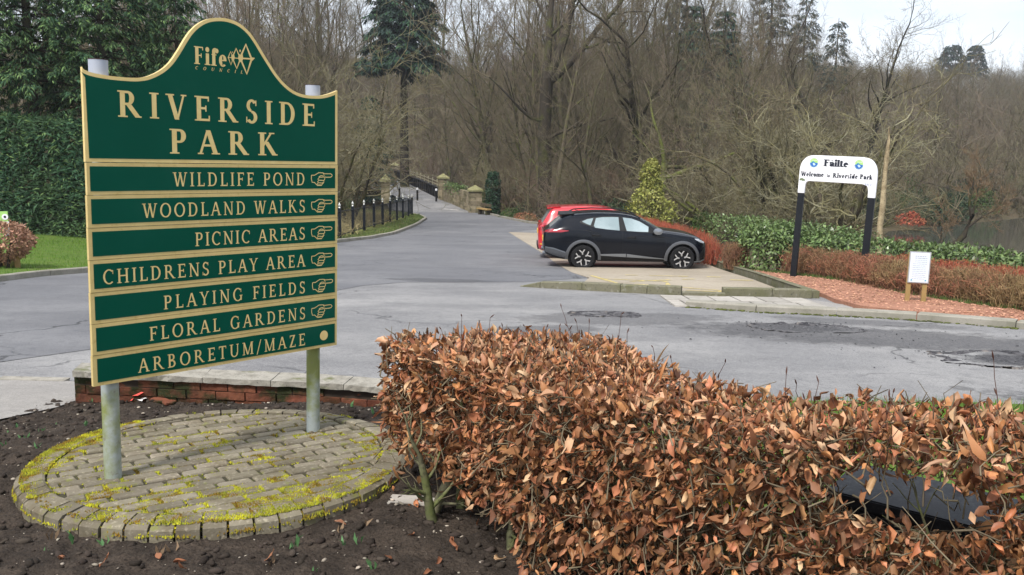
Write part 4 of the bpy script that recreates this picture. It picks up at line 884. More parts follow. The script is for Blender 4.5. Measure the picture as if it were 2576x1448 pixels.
def make_car(name, label, loc, rz, D):
    E = empty(name, loc, rz, label, 'car')
    prof = {k: np.array(v, float) for k, v in D.items() if k in ('zs', 'zt', 'zb', 'W', 'wr')}
    X0, X1 = prof['W'][0, 0], prof['W'][-1, 0]
    def f(k, x):
        p = prof[k]; q = catmull(p, 6); return float(np.interp(x, q[:, 0], q[:, 1]))
    xs = np.unique(np.concatenate([np.linspace(X0, X0 + .25, 9), np.linspace(X0 + .25, X1 - .3, 60), np.linspace(X1 - .3, X1, 12)]))
    secs = []
    for x in xs:
        W, zs, zt, zb, wr = (f(k, x) for k in ('W', 'zs', 'zt', 'zb', 'wr')); zt = max(zt, zs + .01)
        P = [(0, zb), (W - .2, zb), (W - .06, zb + .05), (W, zb + .2), (W + .004, (zb + zs) / 2 + .03), (W - .015, zs - .13), (W - .05, zs), (W * .45 + wr * .55 - .03 + .02, zs * .45 + (zt - .06) * .55), (wr, zt - .055), (wr - .13, zt - .012), (wr * .4, zt), (0, zt + .004)]
        secs.append(catmull(P, 4))
    S = np.array(secs); n, k = S.shape[:2]
    V = [np.stack([np.repeat(xs[:, None], k, 1), -S[..., 0], S[..., 1]], -1), np.stack([np.repeat(xs[:, None], k - 2, 1), S[:, k - 2:0:-1, 0], S[:, k - 2:0:-1, 1]], -1)]
    R = np.concatenate(V, 1); kk = R.shape[1]; idx = np.arange(n * kk).reshape(n, kk); nx = np.roll(idx, -1, 1)
    F = np.stack([idx[:-1], idx[1:], nx[1:], nx[:-1]], -1).reshape(-1, 4)
    me = bpy.data.meshes.new('body'); me.from_pydata(R.reshape(-1, 3).tolist(), [], F.tolist() + [idx[0].tolist(), idx[-1][::-1].tolist()])
    bm = bmesh.new(); bm.from_mesh(me); bmesh.ops.recalc_face_normals(bm, faces=bm.faces[:]); bm.to_mesh(me); bm.free()
    me.materials.append(D['paint']); body = bpy.data.objects.new('body', me); COL.objects.link(body)
    cut = MB(); wb = D['wb']; rt = D['rt']
    for x in (0, wb):
        for s in (-1, 1): cut.cyl((x, s * .60, rt), (x, s * 1.2, rt), rt + .075, n=40)
    co = cut.build('cutter', D['paint']); md_ = body.modifiers.new('arches', 'BOOLEAN'); md_.object = co; md_.operation = 'DIFFERENCE'; md_.solver = 'EXACT'
    dg = bpy.context.evaluated_depsgraph_get(); nm = bpy.data.meshes.new_from_object(body.evaluated_get(dg)); body.modifiers.clear(); body.data = nm
    bpy.data.objects.remove(co); nm.shade_smooth(); nm.set_sharp_from_angle(angle=math.radians(32)); body.parent = E
    j0, j1 = 8, 33
    def sy(x, z):
        i = int(np.clip(np.searchsorted(xs, x), 1, n - 1)); t = (x - xs[i - 1]) / (xs[i] - xs[i - 1]); sec = S[i - 1] * (1 - t) + S[i] * t
        return float(np.interp(z, np.maximum.accumulate(sec[j0:j1, 1]), sec[j0:j1, 0]))
    ztop = lambda x: float(np.interp(x, xs, S[:, -1, 1]))
    def patch(nm_, lo, hi, m, eps=.004, par=None, sides=(-1, 1), nx_=18, nz_=5, smooth=True):
        """lo and hi: lists of (x, z) describing the lower and the upper edge of a panel on the car's side"""
        mb = MB(); a0 = max(lo[0][0], hi[0][0]); lo = np.array(lo); hi = np.array(hi)
        for s in sides:
            V = []
            for i in range(nx_ + 1):
                t = i / nx_; pl = np.array([np.interp(t, np.linspace(0, 1, len(lo)), lo[:, c]) for c in (0, 1)]); ph = np.array([np.interp(t, np.linspace(0, 1, len(hi)), hi[:, c]) for c in (0, 1)])
                for j in range(nz_ + 1):
                    q = pl + (ph - pl) * j / nz_; V.append((q[0], s * (sy(*q) + eps), q[1]))
            F = [(i * (nz_ + 1) + j, (i + 1) * (nz_ + 1) + j, (i + 1) * (nz_ + 1) + j + 1, i * (nz_ + 1) + j + 1) for i in range(nx_) for j in range(nz_)]
            if s > 0: F = [q[::-1] for q in F]
            mb.faces(V, F)
        return mb.build(nm_, m, par or E, smooth=smooth)
    for s in (-1, 1): 
        for nm_, lo, hi, m, eps in D['patches']: patch(nm_, lo, hi, m, eps, body if nm_ in ('seam', 'badge') else None, (s,))
    # screens: windscreen and rear window lie on the top profile
    for nm_, xa, xb, wa, wb_, m in D['screens']:
        mb = MB(); V = []; N = 10
        for i in range(N + 1):
            x = xa + (xb - xa) * i / N; hw = wa + (wb_ - wa) * i / N
            for j in range(9):
                y = hw * (j / 4 - 1); ii = int(np.clip(np.searchsorted(xs, x), 1, n - 1)); t = (x - xs[ii - 1]) / (xs[ii] - xs[ii - 1]); sec = S[ii - 1] * (1 - t) + S[ii] * t
                V.append((x, y, float(np.interp(abs(y), sec[30:, 0][::-1], sec[30:, 1][::-1])) + .006))
        F = [(i * 9 + j, i * 9 + j + 1, (i + 1) * 9 + j + 1, (i + 1) * 9 + j) for i in range(N) for j in range(8)]
        if xb > xa: F = [q[::-1] for q in F]
        mb.faces(V, F); mb.build(nm_, m, E, smooth=True)
    if D.get('clad'):
        for s in (-1, 1):
            for x0 in (0, wb):
                mb = MB(); V = []; N = 30
                for i in range(N + 1):
                    a = math.radians(-8 + 196 * i / N)
                    for r, e in ((rt + .07, -.03), (rt + .07, .012), (rt + .115, .018), (rt + .15, .010), (rt + .155, -.02)):
                        px, pz_ = x0 + r * math.cos(a), rt + r * math.sin(a); V.append((px, s * (sy(min(max(px, X0 + .02), X1 - .05), max(pz_, .3)) + e), pz_))
                F = [(i * 5 + j, i * 5 + j + 1, (i + 1) * 5 + j + 1, (i + 1) * 5 + j) for i in range(N) for j in range(4)]
                mb.faces(V, F); mb.build('wheel_arch', M['clad'], E, smooth=True)
    for x0 in (0, wb):
        for s in (-1, 1):
            mb = MB(); mb.cyl((x0, s * .595, rt), (x0, s * .605, rt), rt + .073, n=32); mb.build('arch_liner', M['blackplastic'], E)
            wh = empty('wheel', (x0, s * .80, rt)); wh.parent = E
            R_ = rt; q = .105
            mb = MB(); mb.lathe([(R_ * .70, -q), (R_ * .93, -q), (R_ * .985, -q + .02), (R_, -q + .05), (R_, q - .05), (R_ * .985, q - .02), (R_ * .93, q), (R_ * .70, q)], axis='y', n=40); mb.build('tyre', M['tyre'], wh, smooth=True)
            o_ = s * 1
            mb = MB(); mb.lathe([(.0, o_ * .03), (R_ * .62, o_ * .03), (R_ * .66, o_ * .09), (R_ * .705, o_ * .10), (R_ * .705, -o_ * .1)], axis='y', n=40); rim = mb.build('rim', M['rim_dark'], wh, smooth=True)
            mb = MB(); y_ = o_ * .088
            for k_ in range(5):
                a = math.radians(90 + 72 * k_ + D.get('spin', 0)); 
                def P(r, da): return (r * math.cos(a + da), r * math.sin(a + da))
                for sg in (-1, 1):
                    for (r0, d0, t0), (r1, d1, t1) in (((.07, .0, .015), (.135, .07, .012)), ((.135, .07, .012), (R_ * .69, .36, .0155))):
                        p = Vector(P(r0, sg * d0)); q_ = Vector(P(r1, sg * d1)); d_ = (q_ - p).normalized(); nn = Vector((-d_.y, d_.x))
                        V = [(v.x, yy, v.y) for yy in (y_, o_ * .05) for v in (p - nn * t0, q_ - nn * t1, q_ + nn * t1, p + nn * t0)]
                        mb.faces(V, [(0, 1, 2, 3), (7, 6, 5, 4), (0, 4, 5, 1), (1, 5, 6, 2), (2, 6, 7, 3), (3, 7, 4, 0)])
            mb.build('spokes', M['rim_bright'] if D.get('bright', True) else M['trim'], rim)
            mb = MB(); mb.cyl((0, o_ * .05, 0), (0, o_ * .092, 0), .058, .05, n=16); mb.build('hub_cap', M['rim_dark'], rim)
    return E, body, sy, ztop, patch

BLK = dict(wb=2.68, rt=.335, paint=M['car_black'], clad=True, spin=8,
    zs=[(-1.07, .93), (-.98, 1.00), (-.8, 1.06), (-.4, 1.11), (.4, 1.105), (1.2, 1.065), (1.8, 1.035), (2.2, 1.01), (2.7, .95), (3.0, .90), (3.2, .83), (3.32, .76), (3.385, .68)],
    zt=[(-1.07, .95), (-1.0, 1.03), (-.92, 1.10), (-.80, 1.20), (-.66, 1.33), (-.5, 1.43), (-.2, 1.49), (.3, 1.53), (.8, 1.53), (1.2, 1.495), (1.5, 1.42), (1.85, 1.25), (2.15, 1.09), (2.35, 1.055), (2.7, 1.01), (3.0, .945), (3.2, .87), (3.32, .79), (3.385, .70)],
    zb=[(-1.07, .50), (-.98, .38), (-.7, .29), (-.3, .24), (.5, .22), (2.2, .22), (2.9, .21), (3.2, .20), (3.385, .25)],
    W=[(-1.07, .70), (-1.02, .78), (-.9, .85), (-.6, .895), (-.2, .912), (.5, .915), (2.2, .912), (2.7, .905), (3.0, .87), (3.15, .81), (3.27, .72), (3.34, .63), (3.385, .52)],
    wr=[(-1.07, .60), (-.92, .66), (-.7, .64), (-.4, .62), (.3, .63), (1.0, .63), (1.5, .63), (1.85, .67), (2.15, .73), (2.5, .74), (2.9, .70), (3.2, .58), (3.385, .40)],
    patches=[
        ('window_surround', [(-.10, 1.26), (.18, 1.165), (.6, 1.10), (1.2, 1.05), (1.6, 1.03), (1.99, 1.02)], [(-.10, 1.30), (.16, 1.395), (.6, 1.438), (1.1, 1.435), (1.55, 1.335), (1.99, 1.07)], M['blackplastic'], .003),
        ('rear_quarter_window', [(-.03, 1.285), (.08, 1.235), (.185, 1.20)], [(-.03, 1.30), (.1, 1.355), (.265, 1.385)], M['glass'], .007),
        ('rear_door_window', [(.275, 1.19), (.31, 1.14), (.6, 1.105), (.97, 1.075)], [(.335, 1.385), (.5, 1.412), (.75, 1.42), (.945, 1.418)], M['glass'], .007),
        ('front_door_window', [(1.16, 1.068), (1.5, 1.05), (1.74, 1.045)], [(1.06, 1.412), (1.3, 1.385), (1.52, 1.31), (1.76, 1.175)], M['glass'], .007),
        ('sill_cladding', [(.50, .255), (1.3, .25), (2.22, .25)], [(.47, .40), (1.2, .37), (2.24, .335)], M['blackplastic'], .010),
        ('sill_trim', [(.47, .395), (.85, .375), (1.155, .362)], [(.46, .435), (.85, .45), (1.155, .455)], M['trim'], .016),
        ('sill_trim', [(1.175, .36), (1.7, .335), (2.23, .312)], [(1.175, .452), (1.7, .39), (2.23, .332)], M['trim'], .016),
        ('bumper_cladding', [(-1.03, .47), (-.8, .38), (-.46, .30)], [(-1.03, .60), (-.8, .57), (-.46, .46)], M['clad'], .012),
        ('bumper_trim', [(-1.02, .585), (-.8, .555), (-.48, .45)], [(-1.02, .61), (-.8, .585), (-.48, .485)], M['trim'], .016),
        ('tail_light', [(-1.03, .985), (-.85, 1.00), (-.6, 1.005), (-.40, 1.045)], [(-1.03, 1.03), (-.85, 1.085), (-.6, 1.075), (-.40, 1.055)], M['tail'], .010),
        ('headlight', [(3.02, .86), (3.14, .79), (3.28, .74)], [(3.0, .885), (3.14, .865), (3.3, .79)], M['headlamp'], .008),
        ('air_intake', [(3.12, .30), (3.25, .34), (3.34, .40)], [(3.12, .40), (3.25, .58), (3.34, .66)], M['blackplastic'], .005),
        ('front_lip', [(3.0, .235), (3.2, .235), (3.34, .27)], [(3.0, .26), (3.2, .275), (3.34, .32)], M['trim'], .016),
        ('seam', [(1.052, .28), (1.056, .6), (1.052, 1.05)], [(1.060, .28), (1.064, .6), (1.060, 1.05)], M['blackplastic'], .003),
        ('seam', [(2.235, .34), (2.225, .7), (2.215, 1.0)], [(2.243, .34), (2.233, .7), (2.223, 1.0)], M['blackplastic'], .003),
        ('seam', [(.46, .62), (.30, .80), (.20, .98), (.185, 1.17)], [(.468, .62), (.308, .80), (.208, .98), (.193, 1.17)], M['blackplastic'], .003),
        ('fuel_flap', [(-.20, .955), (.05, .945)], [(-.21, 1.07), (.05, 1.06)], M['car_black'], .006),
        ('crease', [(-.36, 1.068), (.1, 1.055), (.46, .985)], [(-.36, 1.075), (.1, 1.072), (.46, .992)], M['blackplastic'], .004),
        ('crease', [(1.25, .925), (2.0, .905), (2.58, .885)], [(1.25, .93), (2.0, .93), (2.58, .892)], M['blackplastic'], .004)],
    screens=[('windscreen', 2.10, 1.50, .66, .56, M['glass']), ('rear_window', -.90, -.62, .55, .50, M['glass_rear'])])
CZ = float(zr(24.3))
CAR, body, sy, ztop, patch = make_car('parked_car', 'glossy black crossover car with bright spoked wheels parked side-on in the bay', (1.91, 24.35, CZ + .012), -.004, BLK)
for s in (-1, 1):
    for xa, zc in ((.34, .935), (1.29, .885)):
        mb = MB(); y = s * (sy(xa, zc) + .004); mb.tube([(xa - .115, y, zc), (xa - .08, y + s * .028, zc + .012), (xa + .08, y + s * .028, zc + .012), (xa + .115, y, zc)], .017, 8); mb.build('door_handle', M['blackplastic'], CAR, smooth=True)
    mb = MB(); mb.lathe([(0, -.13), (.045, -.12), (.085, -.07), (.095, 0), (.085, .05), (.0, .07)], axis='y', n=20); mb.v = [(x * 1.35 + 1.98, (y + .02) * s + s * 1.0, z * .95 + 1.075) for x, y, z in mb.v]; mi_ = mb.build('wing_mirror', M['trim'], CAR, smooth=True)
    mb = MB(); mb.box((1.86, min(s * .86, s * .95), 1.01), (1.95, max(s * .86, s * .95), 1.05)); mb.build('mirror_arm', M['blackplastic'], mi_)
    mb = MB(); mb.tube([(-.32, s * .575, ztop(-.32) - .005), (-.2, s * .58, ztop(-.2) + .03), (.3, s * .58, ztop(.3) + .03), (.9, s * .58, ztop(.9) + .03), (1.35, s * .58, ztop(1.35) + .025), (1.55, s * .58, ztop(1.55) - .01)], .017, 8); mb.build('roof_rail', M['blackplastic'], CAR, smooth=True)
    mb = MB(); mb.cyl((-1.09, s * .55, .41), (-.9, s * .55, .41), .05, n=14); mb.build('exhaust', M['trim'], CAR)
mb = MB(); mb.prism([(-.64, 1.435), (-.42, 1.452), (-.25, 1.485), (-.42, 1.475), (-.63, 1.462)], -.56, .56); mb.build('spoiler', M['blackplastic'], CAR)
mb = MB(); mb.box((-1.085, -.26, .70), (-1.062, .26, .81)); mb.build('number_plate', M['plate_yellow'], CAR)
mb = MB(); mb.box((-1.085, -.62, 1.0 - .035), (-1.05, .62, 1.0)); mb.build('light_bar', M['tail'], CAR)
mb = MB(); mb.box((3.36, -.42, .36), (3.396, .42, .62)); mb.build('grille', M['blackplastic'], CAR)
mb = MB(); mb.cyl((-.05, 0, ztop(-.05) - .01), (-.20, 0, ztop(-.15) + .06), .012, .005, n=8); mb.build('roof_aerial', M['blackplastic'], CAR)
RED = dict(wb=2.65, rt=.32, paint=M['car_red'], clad=False, bright=True,
    zs=[(-.98, .95), (-.9, 1.02), (-.7, 1.06), (-.3, 1.09), (.5, 1.06), (1.3, 1.03), (1.9, 1.00), (2.4, .96), (2.9, .88), (3.2, .76), (3.3, .66)],
    zt=[(-.98, .98), (-.9, 1.08), (-.80, 1.22), (-.66, 1.44), (-.56, 1.55), (-.35, 1.60), (.3, 1.635), (.8, 1.63), (1.2, 1.58), (1.5, 1.47), (1.85, 1.26), (2.15, 1.08), (2.5, 1.02), (2.9, .92), (3.15, .80), (3.3, .69)],
    zb=[(-.98, .36), (-.9, .28), (-.5, .24), (.5, .21), (2.2, .21), (3.0, .20), (3.3, .24)],
    W=[(-.98, .66), (-.95, .74), (-.85, .83), (-.55, .885), (0, .90), (1, .905), (2.3, .90), (2.8, .87), (3.05, .79), (3.2, .68), (3.3, .54)],
    wr=[(-.98, .6), (-.8, .66), (-.56, .62), (-.2, .61), (.5, .62), (1.3, .62), (1.85, .68), (2.2, .74), (2.7, .72), (3.1, .58), (3.3, .4)],
    patches=[('window_surround', [(-.45, 1.17), (.2, 1.12), (1.0, 1.06), (1.98, 1.02)], [(-.40, 1.43), (.2, 1.505), (1.0, 1.51), (1.98, 1.08)], M['blackplastic'], .003),
        ('rear_door_window', [(.1, 1.15), (.5, 1.11), (.93, 1.085)], [(.15, 1.47), (.5, 1.485), (.9, 1.49)], M['glass'], .007), ('front_door_window', [(1.02, 1.08), (1.4, 1.05), (1.8, 1.04)], [(1.0, 1.485), (1.3, 1.44), (1.8, 1.15)], M['glass'], .007),
        ('rear_quarter_window', [(-.38, 1.20), (-.1, 1.165), (.03, 1.155)], [(-.35, 1.40), (-.1, 1.44), (.08, 1.46)], M['glass'], .007),
        ('tail_light', [(-.95, .90), (-.80, .90), (-.58, .99)], [(-.95, 1.06), (-.80, 1.13), (-.58, 1.12)], M['tail'], .010), ('headlight', [(2.9, .80), (3.1, .72), (3.22, .66)], [(2.85, .84), (3.08, .80), (3.24, .73)], M['headlamp'], .008),
        ('seam', [(.96, .3), (.965, .7), (.955, 1.05)], [(.968, .3), (.973, .7), (.963, 1.05)], M['blackplastic'], .003), ('reflector', [(-.93, .46), (-.80, .45)], [(-.93, .50), (-.80, .49)], M['plate_yellow'], .008)],
    screens=[('windscreen', 2.10, 1.50, .66, .56, M['glass']), ('rear_window', -.87, -.64, .60, .54, M['glass_rear'])])
CZ2 = float(zr(27.3))
CAR2, body2, sy2, ztop2, patch2 = make_car('parked_car', 'bright red hatchback parked behind the black car', (1.76, 27.35, CZ2 + .012), .0, RED)
mb = MB(); mb.prism([(-.72, 1.535), (-.5, 1.57), (-.3, 1.605), (-.5, 1.60), (-.72, 1.565)], -.57, .57); mb.build('spoiler', M['car_red'], CAR2)
mb = MB(); mb.box((-.998, -.26, .76), (-.978, .26, .87)); mb.build('number_plate', M['plate_yellow'], CAR2)
mb = MB(); mb.box((-.995, -.60, .30), (-.93, .60, .44)); mb.build('bumper_insert', M['blackplastic'], CAR2)
for s in (-1, 1):
    mb = MB(); mb.lathe([(0, -.12), (.05, -.10), (.085, -.04), (.085, .03), (.0, .06)], axis='y', n=16); mb.v = [(x * 1.3 + 1.9, (y + .02) * s + s * .98, z + 1.06) for x, y, z in mb.v]; mb.build('wing_mirror', M['car_red'], CAR2, smooth=True)

# ------------------------------------------------------------------ white welcome sign
WS = frame_empty('welcome_sign', (6.5497, 20.3972, .6053), -.6, .0268, label='white arched welcome sign on two black posts reading Fàilte', cat='sign')
WO = [(0.0447, 0.0), (0.0429, 0.4492), (0.0480, 0.60), (0.0895, 0.7275), (0.1748, 0.8218), (0.2725, 0.8680), (0.38, .876), (0.7749, 0.8790), (1.40, 0.8840), (1.5715, 0.8440), (1.6779, 0.7390), (1.735, 0.5926), (1.7485, .40), (1.7500, 0.0), (1.5925, 0.0), (1.588, 0.14), (1.572, 0.215), (1.5377, 0.2592), (1.4459, 0.2900), (0.8343, 0.2880), (0.2715, 0.2848), (.232, .262), (0.2068, 0.2164), (0.1946, 0.1305), (0.193, 0.0)]
def rounded(P, i0, i1, k=3): return P[:i0] + smooth_line(P[i0:i1], k) + P[i1:]
WO2 = smooth_line(WO[1:6], 4) + [WO[6], WO[7], WO[8]] + smooth_line(WO[8:13], 4)[1:] + [WO[13], WO[14]] + smooth_line(WO[14:19], 4)[1:] + [WO[19], WO[20]] + smooth_line(WO[20:24], 4)[1:] + [WO[24], WO[0]]
mb = MB(); mb.prism(WO2[::-1], -.005, .075); board = mb.build('board', M['white'], WS, bevel=.008)
for u0, u1 in ((.048, .190), (1.597, 1.747)):
    mb = MB(); mb.box((u0, -.002, -2.35), (u1, .07, -.0005)); mb.build('post', M['post_black'], WS, bevel=.006)
def text_fb(mb, *a, **k):
    text(mb, *a, **k)
mb = MB(); text(mb, 'F\xe0ilte', .575, 1.12, .640, .155, .0055, T=.29, N=.16, bold=True, sx=1.12, y1=.645); mb.build('lettering', M['ink'], board)
mb = MB(); text(mb, 'Welcome', .085, .602, .388, .108, .0055, T=.29, N=.17, bold=True, sx=.90, y1=.398); text(mb, 'to', .672, .74, .399, .078, .0055, T=.24, N=.18, sx=.8); text(mb, 'Riverside', .800, 1.342, .394, .105, .0055, T=.30, N=.17, bold=True, sx=.86, y1=.402); text(mb, 'Park', 1.386, 1.654, .402, .105, .0055, T=.30, N=.17, bold=True, sx=.86); mb.build('lettering', M['ink'], board)
for cx, cz in ((.352, .705), (1.337, .715)):
    em = MB(); R_ = .098
    disc = lambda r, a0=0, a1=360, n=32: [(cx + r * math.cos(math.radians(a0 + (a1 - a0) * k / n)), cz + r * 1.08 * math.sin(math.radians(a0 + (a1 - a0) * k / n))) for k in range(n + (0 if a1 - a0 >= 360 else 1))]
    def ringp(r0, r1, a0, a1, d, mi):
        N = 14
        for k in range(N):
            a, b = [math.radians(a0 + (a1 - a0) * (k + q) / N) for q in (0, 1)]
            em.poly([(cx + r * math.cos(t), -d, cz + r * 1.08 * math.sin(t)) for r, t in ((r1, a), (r1, b), (r0, b), (r0, a))][::-1], mi)
    em.poly([(x, -.0056, z) for x, z in disc(R_ * .86, 0, 180)], 0); em.poly([(x, -.0060, z) for x, z in disc(R_ * .86, 180, 360)], 2)
    ringp(R_ * .9, R_, 20, 160, .0064, 0); ringp(R_ * .9, R_, 185, 355, .0068, 1)
    em.poly([(cx + a * R_, -.0072, cz + b * R_) for a, b in ((-.82, .0), (-.55, -.30), (-.1, -.42), (.45, -.38), (.78, -.05), (.5, -.02), (.2, .10), (-.1, .32), (-.4, .28), (-.6, .02))], 2)
    em.poly([(cx + a * R_, -.0078, cz + b * R_) for a, b in ((-.3, -.20), (-.05, -.6), (.3, -.58), (.38, -.30), (.1, -.05), (-.1, .0))], 3); em.poly([(cx + a * R_, -.0082, cz + b * R_) for a, b in ((-.5, .12), (-.28, .05), (.05, .16), (-.1, .40), (-.35, .36))], 1)
    for k in range(5): em.poly([(cx + (-.5 + .25 * k + a) * R_, -.0076, cz + (.45 + b) * R_) for a, b in ((0, 0), (.10, 0), (.10, .22), (0, .22))], 4)
    em.build('emblem', [M['emb_green'], M['emb_teal'], M['emb_blue'], M['emb_pale'], M['white']], board)
mb = MB()
mb.poly([(x, -.0056, z) for x, z in ((.060, .285), (.110, .290), (.13, .275), (.19, .285), (.200, .300), (.17, .325), (.12, .345), (.08, .340), (.062, .32))][::-1], 0)
mb.build('tree_mark', [M['emb_green'] if False else mat('tree_mark', (.16, .20, .12), .6)], board)
mb = MB(); text(mb, 'Fife', 1.512, 1.60, .270, .045, .0055, T=.2, N=.1, sx=.75); 
for q, t in (([(1.612, .285), (1.622, .305), (1.632, .285), (1.622, .265)], .005), ([(1.63, .285), (1.648, .32), (1.666, .285), (1.648, .25)], .006)): stroke(mb, q, t, .0060, True)
mb.build('small_mark', mat('mark_blue', (.10, .16, .32), .5), board)

# ------------------------------------------------------------------ notice board on two timber posts
NBp = on(2268, 757, .07); NB = empty('notice_board', (NBp[0] + .02, NBp[1] - .1, float(zr(NBp[1])) + .06), -.30, 'small framed notice on two timber posts beside the brown hedge', 'notice board')
for x in (-.01, .245):
    mb = MB(); mb.box((x, 0, -.12), (x + .075, .07, .86 if x < .1 else .80)); mb.build('post', M['timber'], NB, bevel=.004)
mb = MB(); mb.box((.0, -.022, .345), (.335, -.001, .885)); fr = mb.build('frame', M['alu'], NB, bevel=.004)
mb = MB(); mb.box((.018, -.026, .362), (.318, -.0225, .868)); no = mb.build('notice', M['notice'], fr)
mb = MB(); rs = random.Random(4)
for k in range(13):
    z = .80 - k * .032; x = .06 + (0 if k > 3 else .03)
    while x < .26:
        l = rs.uniform(.02, .06); mb.poly([(x, -.0268, z), (min(x + l, .28), -.0268, z), (min(x + l, .28), -.0268, z + (.014 if k < 2 else .008)), (x, -.0268, z + (.014 if k < 2 else .008))]); x += l + .008
mb.build('print', M['grey_text'], no)
mb = MB()
for x in (.045, .265): mb.poly([(x, -.0268, .385), (x + .03, -.0268, .385), (x + .025, -.0268, .405), (x + .005, -.0268, .41)])
mb.build('small_mark', M['emb_teal'], no)

# ------------------------------------------------------------------ black bow railings by the road
FN = empty('iron_railing', (-6.6, 46, float(zr(46))), 0, 'dark iron railing with pale ball finials along the grass verge', 'railing')
fpts = [(-6.62, 30.6 + i * 2.75) for i in range(11)] + [(-7.6, 60.2), (-8.7, 62.2)]
fpts[10] = (-6.7, 58.0)
f0 = Vector((-6.6, 46, float(zr(46))))
def fp(i, h): p = fpts[i]; return Vector((p[0], p[1], float(zr(p[1])) + .10 + h)) - f0
for i in range(len(fpts)):
    mb = MB(); b = fp(i, -.2); mb.box((b.x - .055, b.y - .055, b.z), (b.x + .055, b.y + .055, b.z + 1.36)); p = mb.build('post', M['iron'], FN)
    t = fp(i, 1.16); mb = MB(); mb.lathe([(0, 0), (.05, .0), (.03, .03), (.032, .05), (.055, .09), (.05, .13), (.02, .16), (.012, .20), (0, .21)], (t.x, t.y, t.z), n=10); mb.build('finial', M['steel'], p, smooth=True)
    if i < len(fpts) - 1:
        mb = MB(); a, c = fp(i, 0), fp(i + 1, 0)
        for h in (.12, 1.02): mb.tube([a + Vector((0, 0, h)), c + Vector((0, 0, h))], .022, 6)
        L = (c - a).length; nb = int(L / .15)
        for k in range(1, nb): q = a.lerp(c, k / nb); mb.tube([q + Vector((0, 0, .12)), q + Vector((0, 0, 1.02))], .008, 4)
        mb.build('panel', M['iron'], FN)

# ------------------------------------------------------------------ bridge approach: stone piers, wall, parapet, bollards
def pier(px, py, wd, h, ch, label, rz=.2, d=None):
    p = on(px, py) if d is None else at(px, py, d); E_ = empty('stone_pier', (p[0], p[1], p[2] - .05), rz, label, 'stone pier'); rs = random.Random(int(px)); mb = MB(); z = 0; hw = wd / 2
    while z < h - .02:
        c = min(.30, h - z); k = 2 if rs.random() < .6 else 1; e = rs.uniform(-.012, .012)
        if k == 1: mb.box((-hw - e, -hw - e, z), (hw + e, hw + e, z + c - .012))
        else:
            s = rs.uniform(-.2, .2) * wd; mb.box((-hw - e, -hw - e, z), (s - .006, hw + e, z + c - .012)); mb.box((s + .006, -hw + e, z), (hw + e, hw - e, z + c - .012))
        z += c
    mb.box((-hw + .02, -hw + .02, 0), (hw - .02, hw - .02, h - .015)); mb.build('shaft', M['stone'], E_)
    mb = MB(); o = hw + .08; V = [(-o, -o, h), (o, -o, h), (o, o, h), (-o, o, h), (-o, -o, h + .13), (o, -o, h + .13), (o, o, h + .13), (-o, o, h + .13), (0, 0, h + .13 + ch)]
    mb.faces(V, [(3, 2, 1, 0), (0, 1, 5, 4), (1, 2, 6, 5), (2, 3, 7, 6), (3, 0, 4, 7), (4, 5, 8), (5, 6, 8), (6, 7, 8), (7, 4, 8)]); mb.build('cap', M['stone_cap'], E_); return E_
p1 = pier(1195, 535.5, .92, 1.62, .34, 'stone gate pier with pyramid cap beside the small bench', .15)
p2 = pier(1115, 502, .86, 1.82, .34, 'stone pier with ivy at the near end of the bridge parapet', .15)
p3 = pier(970, 512, .62, 1.62, .42, 'pale narrow stone pier on the road side opposite the walled bridge end', .1, 64 * 1.0)
p4 = pier(993, 447, 1.05, 1.55, .38, 'dark stone pier at the far end of the bridge', .1, 115.5)
p5 = pier(951, 470, .7, 2.2, .36, 'mossy stone pier half hidden by branches across the bridge', .1, 112)
a, b = Vector(p1.location), Vector(p2.location); Wl_ = empty('stone_wall', (a + b) / 2, math.atan2(b.y - a.y, b.x - a.x), 'mossy dark stone wall between two gate piers with ivy on top', 'wall'); L = (b - a).length; rs = random.Random(9); mb = MB(); dz = (b.z - a.z) / L
for c in range(5):
    x = -L / 2 + .45
    while x < L / 2 - .45:
        e = min(x + rs.uniform(.4, .8), L / 2 - .4); q = rs.uniform(-.02, .02); z = c * .29; V = []
        for xx in (x, e - .015):
            for yy in (-.17 - q, .17 + q):
                for zz in (z, z + .275): V.append((xx, yy, zz + xx * dz))
        mb.faces(V, [(0, 1, 3, 2), (4, 6, 7, 5), (0, 4, 5, 1), (2, 3, 7, 6), (1, 5, 7, 3), (0, 2, 6, 4)]); x = e
mb.build('stonework', M['stone'], Wl_)
A_ = Vector(p2.location); B_ = Vector(p4.location); PP = empty('bridge_parapet', A_, math.atan2(B_.y - A_.y, B_.x - A_.x), 'dark riveted bridge parapet topped with a pale knobbed railing', 'parapet'); L = (B_ - A_).length; sl = (B_.z + .25 - A_.z) / L
mb = MB(); 
def pr(x, y0, y1, z0, z1, x2): 
    V = [(xx, yy, zz + xx * sl) for xx in (x, x2) for yy in (y0, y1) for zz in (z0, z1)]; return V
Q = [(0, 1, 3, 2), (4, 6, 7, 5), (0, 4, 5, 1), (2, 3, 7, 6), (1, 5, 7, 3), (0, 2, 6, 4)]
mb.faces(pr(.4, -.06, .06, -.1, .88, L - .4), Q)
x = .4
while x < L - .5: mb.faces(pr(x, -.06, .20, -.1, .86, x + .12), Q); x += 1.55
mb.faces(pr(.3, -.1, .22, .88, .96, L - .4), Q); mb.build('plate', M['plate'], PP)
mb = MB(); mb.faces(pr(.4, -.02, .02, 1.38, 1.43, L - .4), Q); mb.faces(pr(.4, -.02, .02, 1.12, 1.15, L - .4), Q); mb.build('rail', M['rail_pale'], PP)
x = .6
